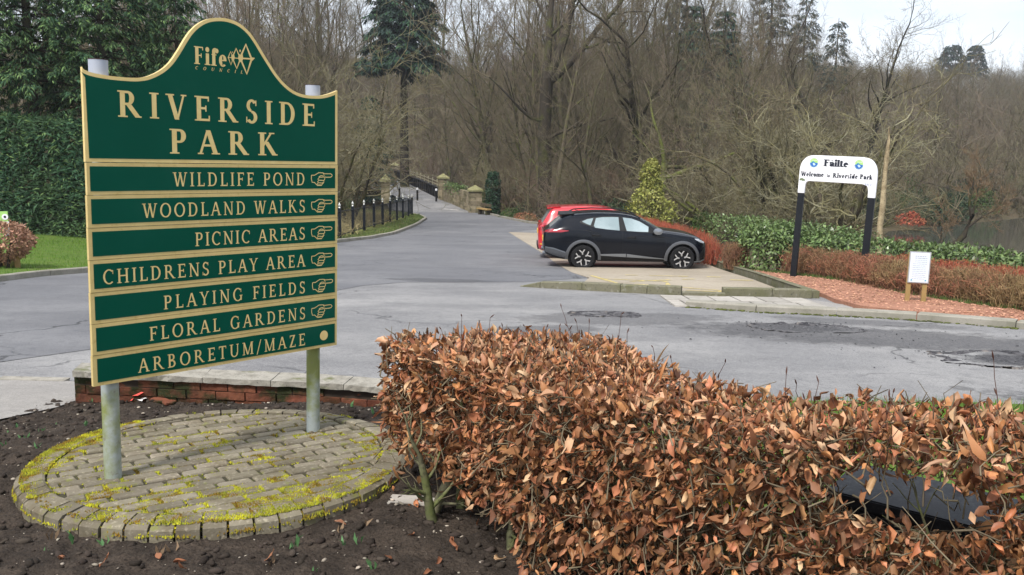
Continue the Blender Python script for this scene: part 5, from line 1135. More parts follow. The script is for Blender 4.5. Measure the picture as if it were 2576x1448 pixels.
while x < L - .5:
    mb = MB(); z0 = x * sl; mb.lathe([(.05, .96), (.03, 1.02), (.028, 1.3), (.05, 1.36), (.05, 1.42), (.03, 1.46), (.07, 1.52), (.05, 1.58), (0, 1.6)], (x, 0, z0), n=8); mb.build('rail_post', M['rail_pale'], PP, smooth=True); x += 2.9
for i, (px, py, lab) in enumerate(((1005, 500.5, 'black bollard with white top nearest the narrow pale pier'), (1050, 505, 'middle black bollard across the bridge approach'), (1097.5, 507.5, 'black bollard with white top in front of the dark parapet'))):
    p = on(px, py); E_ = empty('bollard', (p[0], p[1], p[2]), 0, lab, 'bollard', 'bollards across the bridge road')
    mb = MB(); mb.lathe([(0, -.1), (.085, -.1), (.085, .90), (.0, .905)], n=14); mb.build('shaft', M['blackplastic'], E_, smooth=True)
    mb = MB(); mb.lathe([(.09, .90), (.092, 1.02), (.08, 1.06), (0, 1.08)], n=14); mb.build('top', M['white'], E_, smooth=True)
p = on(1206, 539); BN = empty('wooden_bench', (p[0] + .35, p[1] - 1.0, p[2]), -1.0, 'small low wooden bench beside the stone gate pier', 'bench')
for x in (-.55, .47):
    mb = MB(); mb.box((x, -.16, -.1), (x + .09, .16, .40)); mb.build('leg', M['bark'], BN)
mb = MB(); mb.box((-.72, -.2, .40), (.72, .2, .48)); mb.build('seat', M['timber'], BN)
mb = MB(); mb.box((-.72, .16, .62), (.72, .20, .82)); mb.build('backrest', M['bark'], BN)
mb = MB(); mb.box((-.5, .2, .0), (-.42, .25, .8)); mb.box((.42, .2, .0), (.5, .25, .8)); mb.build('back_frame', M['bark'], BN)
# pale blue-grey mesh fence beyond the red hedge
p = at(1725, 535, 58); BF = empty('palisade_fence', (p[0], p[1], p[2]), -.1, 'pale blue-grey metal fence behind the red hedge', 'fence')
mb = MB()
for k in range(22): mb.box((-1.15 + k * .105, -.012, -1.0), (-1.15 + k * .105 + .055, .012, .62))
mb.build('pales', M['bluefence'], BF)
for x in (-1.1, 0, 1.08): mb = MB(); mb.box((x, .013, -1), (x + .07, .08, .68)); mb.build('post', M['bluefence'], BF)
for z in (-.3, .45): mb = MB(); mb.box((-1.2, .013, z), (1.2, .05, z + .06)); mb.build('rail', M['bluefence'], BF)
# little site notice at the left edge, standing behind the beech shrub
p = at(10, 560, 19.2); SN = empty('site_notice', (p[0], p[1], float(zr(p[1]))), .2, 'small green notice with white disc behind the left beech shrub', 'notice')
mb = MB(); mb.box((-.20, 0, .3), (.085, .02, p[2] - zr(p[1]) + .24)); bd = mb.build('board', M['emb_green'], SN)
mb = MB(); mb.box((-.02, -.004, p[2] - zr(p[1]) - .3), (.10, -.001, p[2] - zr(p[1]) + .02)); mb.build('white_panel', M['white'], bd)
mb = MB(); mb.cyl((.03, -.008, p[2] - zr(p[1]) + .12), (.03, -.001, p[2] - zr(p[1]) + .12), .065, n=20); ds = mb.build('disc', M['white'], bd)
mb = MB(); mb.cyl((.03, -.011, p[2] - zr(p[1]) + .12), (.03, -.0085, p[2] - zr(p[1]) + .12), .026, n=16); mb.build('disc_centre', M['ink'], ds)
mb = MB(); mb.box((-.1, .021, -.2), (-.03, .08, p[2] - zr(p[1]) + .2)); mb.build('post', M['timber'], SN)
# ------------------------------------------------------------------ vegetation builders
def tubes_np(polys, sides=4):
    """polys: list of (pts (n,3), radii (n,)); grouped by length and built in one go"""
    Vs = []; Fs = []; off = 0; by = {}
    for p, r in polys: by.setdefault(len(p), []).append((p, r))
    for n, L in by.items():
        P = np.array([a for a, _ in L]); R_ = np.array([b for _, b in L]); m_ = len(L)
        T = np.gradient(P, axis=1); T /= np.linalg.norm(T, axis=2, keepdims=True) + 1e-9
        ref = np.where(np.abs(T[..., 2:3]) > .9, np.array([1., 0, 0]), np.array([0, 0, 1.])); A = np.cross(T, ref); A /= np.linalg.norm(A, axis=2, keepdims=True) + 1e-9; B = np.cross(T, A)
        an = np.arange(sides) * 2 * np.pi / sides
        V = P[:, :, None] + R_[:, :, None, None] * (A[:, :, None] * np.cos(an)[None, None, :, None] + B[:, :, None] * np.sin(an)[None, None, :, None])
        idx = off + np.arange(m_ * n * sides).reshape(m_, n, sides); nx = np.roll(idx, -1, 2)
        F = np.stack([idx[:, :-1], nx[:, :-1], nx[:, 1:], idx[:, 1:]], -1).reshape(-1, 4); Vs.append(V.reshape(-1, 3)); Fs.append(F); off += m_ * n * sides
    return np.concatenate(Vs), np.concatenate(Fs)

def rot_about(v, ax, a):
    ax = ax / (np.linalg.norm(ax) + 1e-9); return v * math.cos(a) + np.cross(ax, v) * math.sin(a) + ax * (v @ ax) * (1 - math.cos(a))

class Grow:
    """bare tree: every level sends out side shoots and a leader; upturn bends shoots up, wander makes them crooked"""
    def __init__(s, seed, counts, ang=(35, 65), ratio=(.45, .7), wander=.18, upturn=.10, rratio=.55, start=.3, minr=.004):
        s.rs = np.random.RandomState(seed); s.counts = counts; s.ang = ang; s.ratio = ratio; s.wander = wander; s.upturn = upturn; s.rratio = rratio; s.start = start; s.minr = minr; s.out = []
    def branch(s, p, d, L, r, lev, taper=.35, npts=None):
        rs = s.rs; n = npts or (8 if lev == 0 else 6 if lev == 1 else 5 if lev == 2 else 4); pts = [np.array(p, float)]; dirs = []; d = np.array(d, float) / np.linalg.norm(d); st = L / (n - 1)
        for i in range(n - 1):
            d = d + rs.normal(0, s.wander * (.6 if lev == 0 else 1), 3) + np.array([0, 0, s.upturn * (1 if lev else .3)]); d /= np.linalg.norm(d); dirs.append(d.copy()); pts.append(pts[-1] + d * st)
        P = np.array(pts); R_ = np.linspace(r, max(s.minr * .6, r * taper), n); s.out.append((lev, P, R_))
        if lev >= len(s.counts): return
        k = s.counts[lev]; k = max(1, int(round(k * rs.uniform(.8, 1.2))))
        for j in range(k):
            t = s.start + (1 - s.start) * (j + rs.uniform(.2, .9)) / k; t = min(t, .999); q = t * (n - 1); i = int(q); f = q - i; pos = P[i] * (1 - f) + P[i + 1] * f; dd = dirs[min(i, n - 2)]
            ax = np.cross(dd, rs.normal(0, 1, 3)); a = math.radians(rs.uniform(*s.ang)); nd = rot_about(dd, ax, a)
            l = L * rs.uniform(*s.ratio) * (1.15 - .55 * t); rr = max(s.minr, (R_[i] * (1 - f) + R_[i + 1] * f) * s.rratio * rs.uniform(.7, 1.1)); s.branch(pos, nd, l, rr, lev + 1)
        ld = dirs[-1] + rs.normal(0, .2, 3); s.branch(P[-1], ld, L * rs.uniform(.45, .6), max(s.minr, R_[-1] * .9), lev + 1)

def tree_from(name, grow, wood, twig, label=None, cat='tree', group=None, split=2, loc=(0, 0, 0), wmat='bark', tmat='twig'):
    e = empty(name, loc, 0, label, cat, group)
    a = [(P, R_) for l, P, R_ in grow.out if l < split]; b = [(P, R_) for l, P, R_ in grow.out if l >= split]
    V, F = tubes_np(a, 7); mesh_np('trunk', V, F, M[wood], e, smooth=True)
    if b: V, F = tubes_np(b, 3); mesh_np('crown', V, F, M[twig], e, smooth=True)
    return e

def cards(name, C, D, Nn, L, Wd, m, parent=None, bend=.25, fold=.0, kind=None, rs=None):
    """leaf-sized faces: centre of base C, direction D, face normal Nn, length L, width Wd; each bends once along its length"""
    D = D / (np.linalg.norm(D, axis=1, keepdims=True) + 1e-9); S = np.cross(D, Nn); S /= np.linalg.norm(S, axis=1, keepdims=True) + 1e-9; Nn = np.cross(S, D)
    L = np.broadcast_to(L, len(C))[:, None]; Wd = np.broadcast_to(Wd, len(C))[:, None]
    mid = C + D * L * .5 + Nn * L * bend * .5; tip = C + D * L - Nn * L * bend * .3
    V = np.stack([C, mid - S * Wd / 2, tip, mid + S * Wd / 2], 1).reshape(-1, 3); n = len(C); F = np.arange(4 * n).reshape(n, 4)
    o = mesh_np(name, V, F, m, parent); 
    if kind: tag(o, kind=kind)
    return o

def conifer(name, seed, H, Rb, base, nw, per, droop, mats, label, group=None, loc=(0, 0, 0), spray=(.5, .9), ncard=14, clen=(.14, .28), cw=.045, dens=1.0, top=.12, trunk_r=None, gap=.0):
    rs = np.random.RandomState(seed); e = empty(name, loc, 0, label, 'tree', group); tr = trunk_r or H * .018
    P = np.array([(rs.normal(0, .02) * H * .1 * i / 8, rs.normal(0, .02) * H * .1 * i / 8, H * i / 8) for i in range(9)]); P[0] = (0, 0, -.4)
    polys = [(P, np.linspace(tr, tr * .12, 9))]; C = []; D = []; Nn = []; Ln = []
    for wv in range(nw):
        t = base + (1 - base) * (wv + rs.rand() * .6) / nw; z = H * t; R_ = Rb * ((1 - t) / (1 - base)) ** .8 + top
        for b in range(per):
            if rs.rand() < gap: continue
            a = 2 * np.pi * (b + rs.rand()) / per + wv; r = R_ * rs.uniform(.65, 1.1); n = 6; up = rs.uniform(.0, .25); d0 = np.array([math.cos(a), math.sin(a), 0])
            s = np.linspace(0, 1, n); pts = d0[None] * (r * s)[:, None]; pts[:, 2] = z + r * (up * s - droop * s ** 2 + .10 * s ** 4); sd = np.array([-d0[1], d0[0], 0]); pts += sd[None] * (rs.normal(0, .08) * r * s ** 2)[:, None]
            polys.append((pts, np.linspace(tr * .22 * max(.25, 1 - t), .006, n)))
            ns = max(2, int(r / .28 * dens))
            for k in range(ns):
                f = rs.uniform(.25, 1.0) ** .8; q = f * (n - 1); i = min(int(q), n - 2); pos = pts[i] + (pts[i + 1] - pts[i]) * (q - i); side = rs.choice([-1, 1]); sl = rs.uniform(*spray) * (1.1 - .5 * f)
                dirn = d0 * rs.uniform(.3, 1.0) + sd * side * rs.uniform(.2, 1.0) + np.array([0, 0, -rs.uniform(.1, .55)]); dirn /= np.linalg.norm(dirn); side2 = np.cross(dirn, [0, 0, 1]); side2 /= np.linalg.norm(side2) + 1e-6
                u = rs.rand(ncard); w_ = rs.choice([-1, 1], ncard)
                C.append(pos + dirn[None] * (u * sl)[:, None] + rs.normal(0, .02, (ncard, 3)) + np.array([0, 0, -1])[None] * (u ** 2 * sl * .25)[:, None])
                D.append(dirn[None] * rs.uniform(.5, 1, (ncard, 1)) + side2[None] * (w_ * rs.uniform(.3, .9, ncard))[:, None] + np.array([0, 0, -.35])[None] + rs.normal(0, .15, (ncard, 3))); Nn.append(np.tile([0, 0, 1.], (ncard, 1)) + rs.normal(0, .4, (ncard, 3))); Ln.append(rs.uniform(*clen, ncard) * (1.2 - .5 * u))
    V, F = tubes_np(polys[:1], 8); mesh_np('trunk', V, F, M['bark_dark'], e, smooth=True)
    V, F = tubes_np(polys[1:], 4); mesh_np('branches', V, F, M['bark_dark'], e)
    C, D, Nn, Ln = (np.concatenate(q) for q in (C, D, Nn, Ln)); k = rs.rand(len(C)) < .30
    cards('crown', C[~k], D[~k], Nn[~k], Ln[~k], cw, M[mats[0]], e)
    if k.any(): cards('crown', C[k], D[k], Nn[k], Ln[k], cw, M[mats[1]], e)
    return e

def leafy(name, shape_pts, nrm, L, Wd, m, parent, seed, droop=.3, spread=.8, bend=.25):
    rs = np.random.RandomState(seed); n = len(shape_pts); D = nrm * rs.uniform(.2, .9, (n, 1)) + rs.normal(0, spread, (n, 3)) + np.array([0, 0, -droop]); Nn = nrm + np.array([0, 0, .6]) + rs.normal(0, .45, (n, 3))
    return cards(name, shape_pts, D, Nn, rs.uniform(.7, 1.25, n) * L, rs.uniform(.8, 1.2, n) * Wd, m, parent, bend)

# ------------------------------------------------------------------ woodland trees
LAB = 'bare winter tree in the wood behind the road'
PROT = []
specs = [(1, 17, [10, 6, 5, 6], (30, 58), .13, .12), (2, 20, [11, 6, 5, 6], (28, 52), .12, .10), (3, 15, [10, 6, 6, 6], (38, 68), .20, .06), (4, 22, [12, 6, 5, 5], (25, 48), .10, .13), (5, 13, [9, 7, 6, 5], (40, 72), .24, .05), (6, 19, [11, 6, 5, 6], (32, 60), .17, .10)]
for sd_, H, cn, an, wa, up in specs:
    g = Grow(sd_, cn, an, (.34, .56), wa, up, .52, .28, .010); g.branch((0, 0, -.3), (0, 0, 1), H * .72, H * .0135, 0, .28)
    t = tree_from('bare_tree', g, 'bark', 'twig', LAB, 'tree'); PROT.append((t, H))
# multi-stem thicket shrubs
THK = []
for sd_, H, tw in ((11, 5.5, 'twig_olive'), (12, 4.2, 'twig'), (13, 6.5, 'twig_olive')):
    g = Grow(sd_, [6, 5, 4], (24, 68), (.40, .62), .30, .03, .6, .2, .009)
    for k in range(8):
        a = 2 * np.pi * k / 8 + g.rs.rand(); g.branch((.25 * math.cos(a), .25 * math.sin(a), -.15), (math.cos(a) * g.rs.uniform(.15, .75), math.sin(a) * g.rs.uniform(.15, .75), 1), H * g.rs.uniform(.5, .85), .05, 0, .35)
    e = empty('bare_shrub', (0, 0, 0), 0, 'leafless shrub', 'shrub'); V, F = tubes_np([(P, R_) for l, P, R_ in g.out if l < 1], 5); mesh_np('stems', V, F, M['bark'], e, smooth=True); V, F = tubes_np([(P, R_) for l, P, R_ in g.out if l >= 1], 3); mesh_np('twigs', V, F, M[tw], e); THK.append((e, H))

used = set()
def put(kind, i, x, y, s, rz, label, group, dz=0, sc=None):
    src = kind[i][0]; loc = (x, y, float(terrain(x, y)) - .05 + dz)
    if src.name not in used:
        used.add(src.name); src.location = loc; src.rotation_euler = (0, 0, rz); src.scale = sc or (s, s, s); src['label'] = label; src['group'] = group; return src
    return copy_thing(src, loc, rz, sc or s, label, group)
ROADKEEP = [(-12, -5), (12, -5), (9, 22), (6.6, 30), (6.4, 44), (3.5, 47), (2.6, 52), (-.2, 61), (-1.4, 66), (-4.6, 77), (-14.2, 118), (-24.5, 118), (-14.5, 75), (-11.5, 64), (-10, 58), (-8.5, 40), (-9, 31)]
rs = np.random.RandomState(77); pts = []
def ok(x, y, md): return all((x - a) ** 2 + (y - b) ** 2 > md * md for a, b in pts)
def scatter(n, xr, yr, md, cond):
    o = []; tries = 0
    while len(o) < n and tries < n * 60:
        tries += 1; x = rs.uniform(*xr); y = rs.uniform(*yr)
        if not cond(x, y) or not ok(x, y, md): continue
        pts.append((x, y)); o.append((x, y))
    return o
skyz = lambda x, y: 1.7 + .098 * y
land = lambda x, y: seg_dist(np.array(x), np.array(y), LAKE) < -2.5 and seg_dist(np.array(x), np.array(y), ROADKEEP) < -1.0 and abs(x) < y * .64 + 4
A1 = scatter(58, (-34, 16), (66, 92), 3.2, lambda x, y: land(x, y))
A2 = scatter(92, (-66, 40), (95, 168), 4.2, lambda x, y: land(x, y))
A3 = scatter(24, (-1, 17), (49, 66), 2.6, lambda x, y: land(x, y) and not (4.5 < x < 9.5 and y < 54))
A4 = scatter(20, (-34, -13), (38, 66), 3.0, lambda x, y: land(x, y) and x > -.56 * y and (y < 45 or x < -15))
A5 = scatter(95, (22, 210), (72, 300), 7.0, lambda x, y: land(x, y) and x > .16 * y and x < .66 * y + 6)
groups = [('wood across the burn behind the bridge', 'bare grey-brown tree in the wood behind the road bridge'), ('bare trees along the skyline ridge', 'bare tree on the skyline ridge of the wooded slope'), ('bare trees behind the parking bay', 'bare tree between the parking bay and the wooded slope'), ('bare trees left of the bridge road', 'bare tree left of the bridge road behind the green sign'), ('bare trees on the far hillside', 'hazy bare tree on the far hillside across the pond')]
for A_, (gr, lb), srng in ((A1, groups[0], (.75, 1.1)), (A2, groups[1], (.8, 1.15)), (A3, groups[2], (.45, .8)), (A4, groups[3], (.5, .85)), (A5, groups[4], (.75, 1.15))):
    for x, y in A_:
        if -6 < x < 9 and y > 120 and rs.rand() < .25: continue
        i_ = rs.randint(6); s_ = rs.uniform(*srng); g_ = float(terrain(x, y))
        if x > .36 * y: s_ = min(s_, max(.22, (skyz(x, y) * rs.uniform(.8, 1.06) - g_) / PROT[i_][1]))
        elif x > .27 * y: s_ = min(s_, max(.3, (1.7 + (.185 - .9 * (x / y - .27)) * y * rs.uniform(.75, 1.05) - g_) / PROT[i_][1]))
        put(PROT, i_, x, y, s_, rs.uniform(0, 6.28), lb, gr)
S1 = scatter(58, (-8, 20), (46, 76), 1.5, lambda x, y: land(x, y) and x < .38 * y and not (4.5 < x < 9.5 and y < 51)); S2 = scatter(42, (-36, -9.5), (38, 74), 1.8, lambda x, y: land(x, y) and x > -.56 * y and (y < 44 or x < -12.5)); S3 = scatter(60, (-50, 40), (74, 105), 2.2, lambda x, y: land(x, y)); S4 = scatter(26, (8, 22), (36, 60), 2.0, lambda x, y: land(x, y) and x > 7.5 and x < .37 * y and (y > 46 or x > 10.5))
S5 = scatter(45, (24, 120), (70, 125), 2.6, lambda x, y: land(x, y) and x > .3 * y and x < .66 * y + 6)
for A_, gr, lb, srng in ((S1, 'scrub behind the parking bay', 'leafless scrub bush between the parking bay and the wood', (.5, 1.0)), (S2, 'scrub behind the railings', 'leafless scrub bush behind the iron railings', (.5, 1.0)), (S3, 'scrub at the foot of the slope', 'leafless scrub bush at the foot of the wooded slope', (.6, 1.2)), (S4, 'scrub beside the pond', 'leafless olive scrub bush between the hedges and the pond', (.45, .85)), (S5, 'scrub on the far bank', 'leafless scrub bush on the far bank of the pond', (.6, 1.1))):
    for x, y in A_: put(THK, rs.randint(3), x, y, rs.uniform(*srng), rs.uniform(0, 6.28), lb, gr)
# low evergreen undergrowth (rhododendron, bramble): one prototype, copied
def bush(name, seed, R_, H, n, L, Wd, m, label, loc=(0, 0, 0), group=None, cat='bush', droop=.3, stem='bark'):
    rs_ = np.random.RandomState(seed); e = empty(name, loc, 0, label, cat, group); u = rs_.normal(0, 1, (n, 3)); u[:, 2] = np.abs(u[:, 2]) * .9; u /= np.linalg.norm(u, axis=1, keepdims=True)
    lump = .72 + .5 * pnoise(np.arctan2(u[:, 1], u[:, 0]) * 1.6 + 9, u[:, 2] * 3 + 4, seed, 1.0, 3); r = rs_.uniform(.55, 1.0, n) ** .5 * lump; P = u * r[:, None] * np.array([R_, R_, H]); P[:, 2] = np.maximum(P[:, 2], .02)
    leafy('foliage', P, u, L, Wd, M[m], e, seed + 1, droop); pl = []
    for k in range(9):
        d = rs_.normal(0, 1, 3); d[2] = abs(d[2]) + .6; d /= np.linalg.norm(d); pl.append((np.array([[0, 0, -.1]]) + d[None] * np.linspace(0, 1, 4)[:, None] * np.array([R_, R_, H]) * .8, np.linspace(.03, .006, 4)))
    V, F = tubes_np(pl, 4); mesh_np('stems', V, F, M[stem], e); return e
BU = [(bush('evergreen_bush', 41, 1.6, 1.5, 1500, .20, .075, 'rhodo', 'bush'), 1.5), (bush('evergreen_bush', 42, 1.3, 1.9, 1300, .16, .08, 'leafgreen', 'bush'), 1.9)]
B1 = scatter(22, (-7, 18), (48, 74), 1.6, lambda x, y: land(x, y)); B2 = scatter(16, (-30, -10), (40, 70), 1.8, lambda x, y: land(x, y) and x > -.5 * y); B3 = scatter(46, (24, 120), (62, 118), 1.8, lambda x, y: land(x, y) and x > .3 * y and x < .66 * y + 6 and seg_dist(np.array(x), np.array(y), LAKE) > -8); B4 = scatter(12, (8.5, 20), (34, 56), 1.8, lambda x, y: land(x, y) and x < .375 * y and (y > 47 or x > 9.5))
for A_, gr, lb, srng in ((B1, 'evergreen undergrowth behind the bay', 'dark evergreen bush among the bare scrub behind the parking bay', (.5, 1.0)), (B2, 'evergreen undergrowth behind the railings', 'dark evergreen bush behind the iron railings', (.5, 1.0)), (B3, 'bushes along the far bank', 'green bush on the far bank of the pond', (.7, 1.3)), (B4, 'green bushes by the pond', 'green bush between the laurel hedge and the pond', (.4, .75))):
    for x, y in A_: put(BU, rs.randint(2), x, y, rs.uniform(*srng), rs.uniform(0, 6.28), lb, gr)

# ------------------------------------------------------------------ trees one can point to
def special(name, label, px, py, d, seed, build, wood='bark_dark', twig='twig', split=2, cat='tree'):
    p = at(px, py, d); z = float(terrain(p[0], p[1])); g = build(seed, p); t = tree_from(name, g, wood, twig, label, cat, None, split, (p[0], p[1], z)); return t
def forked(seed, p):
    g = Grow(seed, [5, 5, 5, 4], (30, 65), (.35, .55), .16, .10, .5, .25, .011); R_ = .46
    g.out.append((0, np.array([(0, 0, -.4), (.05, 0, 3), (-.05, .1, 6), (.05, 0, 9.3)]), np.array([.62, .48, .44, .42])))
    g.branch((-.05, 0, 8.6), (-.22, .1, 1), 10, .30, 0, .35); g.branch((.05, 0, 9.0), (.14, 0, 1), 12, .32, 0, .35); g.branch((.1, 0, 8.9), (.75, -.1, .75), 9, .26, 0, .3)
    g.branch((0, 0, 5.2), (.95, -.3, .25), 5, .15, 1, .3); g.branch((0, 0, 6.4), (-.9, -.2, .35), 5, .13, 1, .3); g.branch((0, 0, 4.0), (.8, .4, .1), 4.5, .12, 1, .3); return g
special('bare_tree', 'tall bare tree with a thick trunk forking into three heavy limbs above the red car', 1368, 500, 60, 101, forked)
def oak(seed, p):
    g = Grow(seed, [10, 6, 5, 4], (35, 70), (.38, .60), .20, .09, .55, .25, .010); g.branch((0, 0, -.4), (.03, 0, 1), 12, .34, 0, .3); return g
special('bare_tree', 'broad bare tree with a crooked dark crown right of the forked tree', 1568, 500, 58, 107, oak)
special('bare_tree', 'bare tree with slanting dark limbs standing before the dark conifers', 1800, 480, 66, 109, oak)
special('bare_tree', 'slender bare tree with pale twigs rising above the welcome sign', 2055, 420, 80, 111, oak)
special('bare_tree', 'bare tree with a black trunk left of the far hill', 2180, 420, 84, 115, oak)
def leaning(seed, p):
    g = Grow(seed, [6, 5, 4], (30, 70), (.35, .6), .22, .06, .5, .3, .007)
    g.out.append((0, np.array([(0, 0, -.3), (.15, 0, 1.3), (.35, 0, 2.6), (.45, .1, 3.7)]), np.array([.36, .30, .26, .2])))
    g.branch((.4, 0, 2.7), (1, -.1, .32), 4.2, .17, 0, .4); g.branch((.4, 0, 3.3), (1, .2, .15), 3.2, .13, 0, .4); g.branch((.4, 0, 3.6), (-.12, 0, 1), 4.2, .13, 0, .3); g.branch((.4, 0, 3.0), (-.6, -.2, .6), 3.2, .10, 0, .3); return g
special('bare_tree', 'mossy old tree with green limbs reaching right behind the yellow holly', 1650, 500, 50, 121, leaning, 'bark_moss', 'twig', 1)
def fallen(seed, p):
    g = Grow(seed, [6, 4, 4], (30, 75), (.35, .6), .22, .02, .5, .3, .006)
    for d in ((-1, .1, .62), (-.8, -.2, .9), (-.55, .2, 1), (.7, 0, .8), (.2, .1, 1.0)): g.branch((0, 0, .1), d, 3.6 if d[0] < -.5 else 2.4, .13 if d[0] < -.5 else .07, 0, .35)
    return g
special('bare_tree', 'low mossy tree with stems leaning left over the pale blue fence', 1795, 555, 45, 125, fallen, 'bark_moss', 'twig_olive', 1)
def thicket(seed, p):
    g = Grow(seed, [7, 6, 5], (25, 68), (.38, .6), .30, .03, .58, .22, .011)
    for k in range(9): a = 2 * np.pi * k / 9 + g.rs.rand(); g.branch((.4 * math.cos(a), .4 * math.sin(a), -.2), (math.cos(a) * g.rs.uniform(.15, .6), math.sin(a) * g.rs.uniform(.15, .6), 1), g.rs.uniform(4.0, 6.2), .13, 0, .3)
    return g
special('alder_tree', 'olive many-stemmed tree with a tangled crown left of the welcome sign', 1960, 560, 40, 131, thicket, 'bark', 'twig_olive', 1)
special('alder_tree', 'olive many-stemmed tree with a wide crown behind the welcome sign', 2080, 575, 36, 133, thicket, 'bark', 'twig_olive', 1)
special('alder_tree', 'grey many-stemmed tree with spreading twigs at the corner of the red hedge', 1850, 560, 48, 135, thicket, 'bark', 'twig_olive', 1)
def lichen(seed, p):
    g = Grow(seed, [8, 6, 5], (28, 70), (.4, .62), .28, .01, .57, .2, .011)
    for k in range(8): a = 2 * np.pi * k / 8 + g.rs.rand(); g.branch((.3 * math.cos(a), .3 * math.sin(a), -.2), (math.cos(a) * g.rs.uniform(.2, .9), math.sin(a) * g.rs.uniform(.2, .9), 1), g.rs.uniform(5.0, 7.8), .12, 0, .3)
    return g
special('bare_tree', 'grey-green lichened tree with arching branches right of the green sign', 868, 520, 44, 141, lichen, 'bark', 'twig_olive', 1)
special('bare_tree', 'lichened many-stemmed tree with tall branches just behind the green sign', 780, 520, 48, 143, lichen, 'bark', 'twig_olive', 1)
special('bare_tree', 'spreading lichened tree above the railings and the narrow pier', 838, 505, 68, 145, lichen, 'bark', 'twig_olive', 1)
special('bare_tree', 'bare many-stemmed tree above the dome of the green sign', 640, 500, 52, 147, lichen, 'bark', 'twig', 1)
def lakeside(seed, p):
    g = Grow(seed, [8, 6, 5, 3], (28, 66), (.38, .6), .18, .08, .5, .35, .005)
    g.out.append((0, np.array([(0, 0, -.3), (.5, 0, .35), (1.0, 0, .9), (1.25, 0, 1.7)]), np.array([.13, .12, .11, .09])))
    g.branch((1.22, 0, 1.6), (-.18, 0, 1), 1.5, .06, 0, .3); g.branch((1.1, 0, 1.2), (.9, 0, .6), 1.5, .05, 0, .3); g.branch((.1, 0, 0), (.0, .1, 1), 1.5, .04, 0, .3); g.branch((1.2, 0, 1.6), (.35, .2, 1), 1.5, .05, 0, .3); return g
p = at(2352, 652, 33); g = lakeside(151, p); tree_from('alder_tree', g, 'bark_dark', 'twig_rust', 'small rusty-twigged tree leaning over the pond behind the notice board', 'tree', None, 1, (p[0], p[1], p[2]))
# splintered dead trunk behind the welcome sign
p = at(2212, 610, 31); q = at(2236, 322, 31); DT = empty('dead_trunk', tuple(p), 0, 'pale splintered dead tree trunk leaning beside the welcome sign', 'dead tree'); v = q - p; rsd = np.random.RandomState(3)
pl = [(np.array([v * t + rsd.normal(0, .02, 3) for t in (-.1, .15, .3, .45, .6, .75, .9)] + [v * 1.0]), np.array([.125, .11, .10, .09, .075, .055, .032, .005]))]; V, F = tubes_np(pl, 12); k = np.arange(len(V)); V = V + rsd.normal(0, .014, V.shape); mesh_np('trunk', V, F, M['deadwood'], DT)
pl = [(np.array([v * .12, v * .12 + np.array(d) * .5, v * .12 + np.array(d) * 1.1 + np.array([0, 0, .25])]), np.array([.03, .02, .006])) for d in ((.9, 0, .3), (1.2, .1, .6), (-.7, 0, .5), (.8, -.2, .9))]; V, F = tubes_np(pl, 4); mesh_np('side_shoots', V, F, M['bark'], DT)
# ivy-clad stump
p = on(1240, 540); IV = empty('ivy_stump', tuple(p), 0, 'ivy-clad tree stump right of the stone gate pier', 'tree stump'); mb = MB(); mb.cyl((0, 0, -.3), (.05, 0, 2.75), .30, .2, 10); mb.build('trunk', M['bark_dark'], IV)
n = 2600; a = rs.uniform(0, 6.28, n); z = rs.uniform(0, 3.0, n); rr = (.36 + .16 * pnoise(a * 2, z * 2, 5) + .05 * rs.rand(n)) * np.where(z > 2.5, .75, 1); u = np.stack([np.cos(a), np.sin(a), 0 * a], -1); leafy('ivy', np.stack([u[:, 0] * rr, u[:, 1] * rr, z], -1), u, .13, .10, M['ivy'], IV, 9, .5)
# ivy on the stone wall and on the second pier
n = 1500; x = rs.uniform(-L if False else -1.6, 4.2, n); ang_ = Wl_.rotation_euler.z; z = 1.45 + rs.normal(0, .12, n) - .5 * (rs.rand(n) < .35) * rs.rand(n)
lw = np.stack([x, rs.normal(-.05, .22, n), z], -1); u = np.stack([0 * x, -np.ones(n), .8 * np.ones(n)], -1); iv = leafy('ivy', lw, u, .17, .11, M['laurel'], Wl_, 11, .5)

# ------------------------------------------------------------------ conifers
CON = []
def con_at(px, py, d, H, seed, label, Rb=3.2, mats=('spruce', 'conifer'), base=.1, dens=.8, nw=24, per=7, droop=.35, group=None, **k):
    p = at(px, py, d); z = float(terrain(p[0], p[1])); return conifer('conifer_tree', seed, H, Rb, base, nw, per, droop, mats, label, group, (p[0], p[1], z - .2), **k)
con_at(1018, 450, 92, 33, 201, 'dark drooping spruce rising above the bridge', Rb=4.8, base=.55, nw=24, per=8, droop=.55, spray=(1.0, 1.8), clen=(.5, .9), cw=.16, ncard=16, dens=.42)
def con_top(px, top, d, seed, label, **k):
    p = at(px, 300, d); con_at(px, 300, d, max(6, float(at(px, top, d)[2] - terrain(p[0], p[1]))), seed, label, **k)
for px, tp, d, sd_, rb, lb in ((1735, 4, 98, 203, 4.2, 'dark dense spruce on the slope, tallest of the pair'), (1812, 22, 100, 205, 4.4, 'dark pointed spruce on the slope, shorter of the pair')):
    con_top(px, tp, d, sd_, lb, Rb=rb, base=.04, nw=24, per=9, droop=.30, spray=(.8, 1.4), clen=(.4, .75), cw=.14, ncard=15, dens=.5)
for i, (px, tp, d, lb, rb) in enumerate(((1690, -60, 124, 'ragged larch top behind the crooked dark crown', 3.4), (2010, -20, 125, 'tall thin conifer in the skyline above the welcome sign', 3.0), (1395, -10, 128, 'thin conifer showing between the heavy forked limbs', 3.0), (2092, 48, 118, 'conifer tip among the bare skyline trees left of the far hill', 2.2), (1925, -90, 128, 'tall open conifer cut off by the top of the picture', 3.6))):
    con_top(px, tp, d, 211 + i, lb, Rb=rb, base=.3, nw=20, per=6, droop=.25, spray=(.8, 1.4), clen=(.4, .7), cw=.10, ncard=10, dens=.34, gap=.25, mats=('spruce', 'twig'))
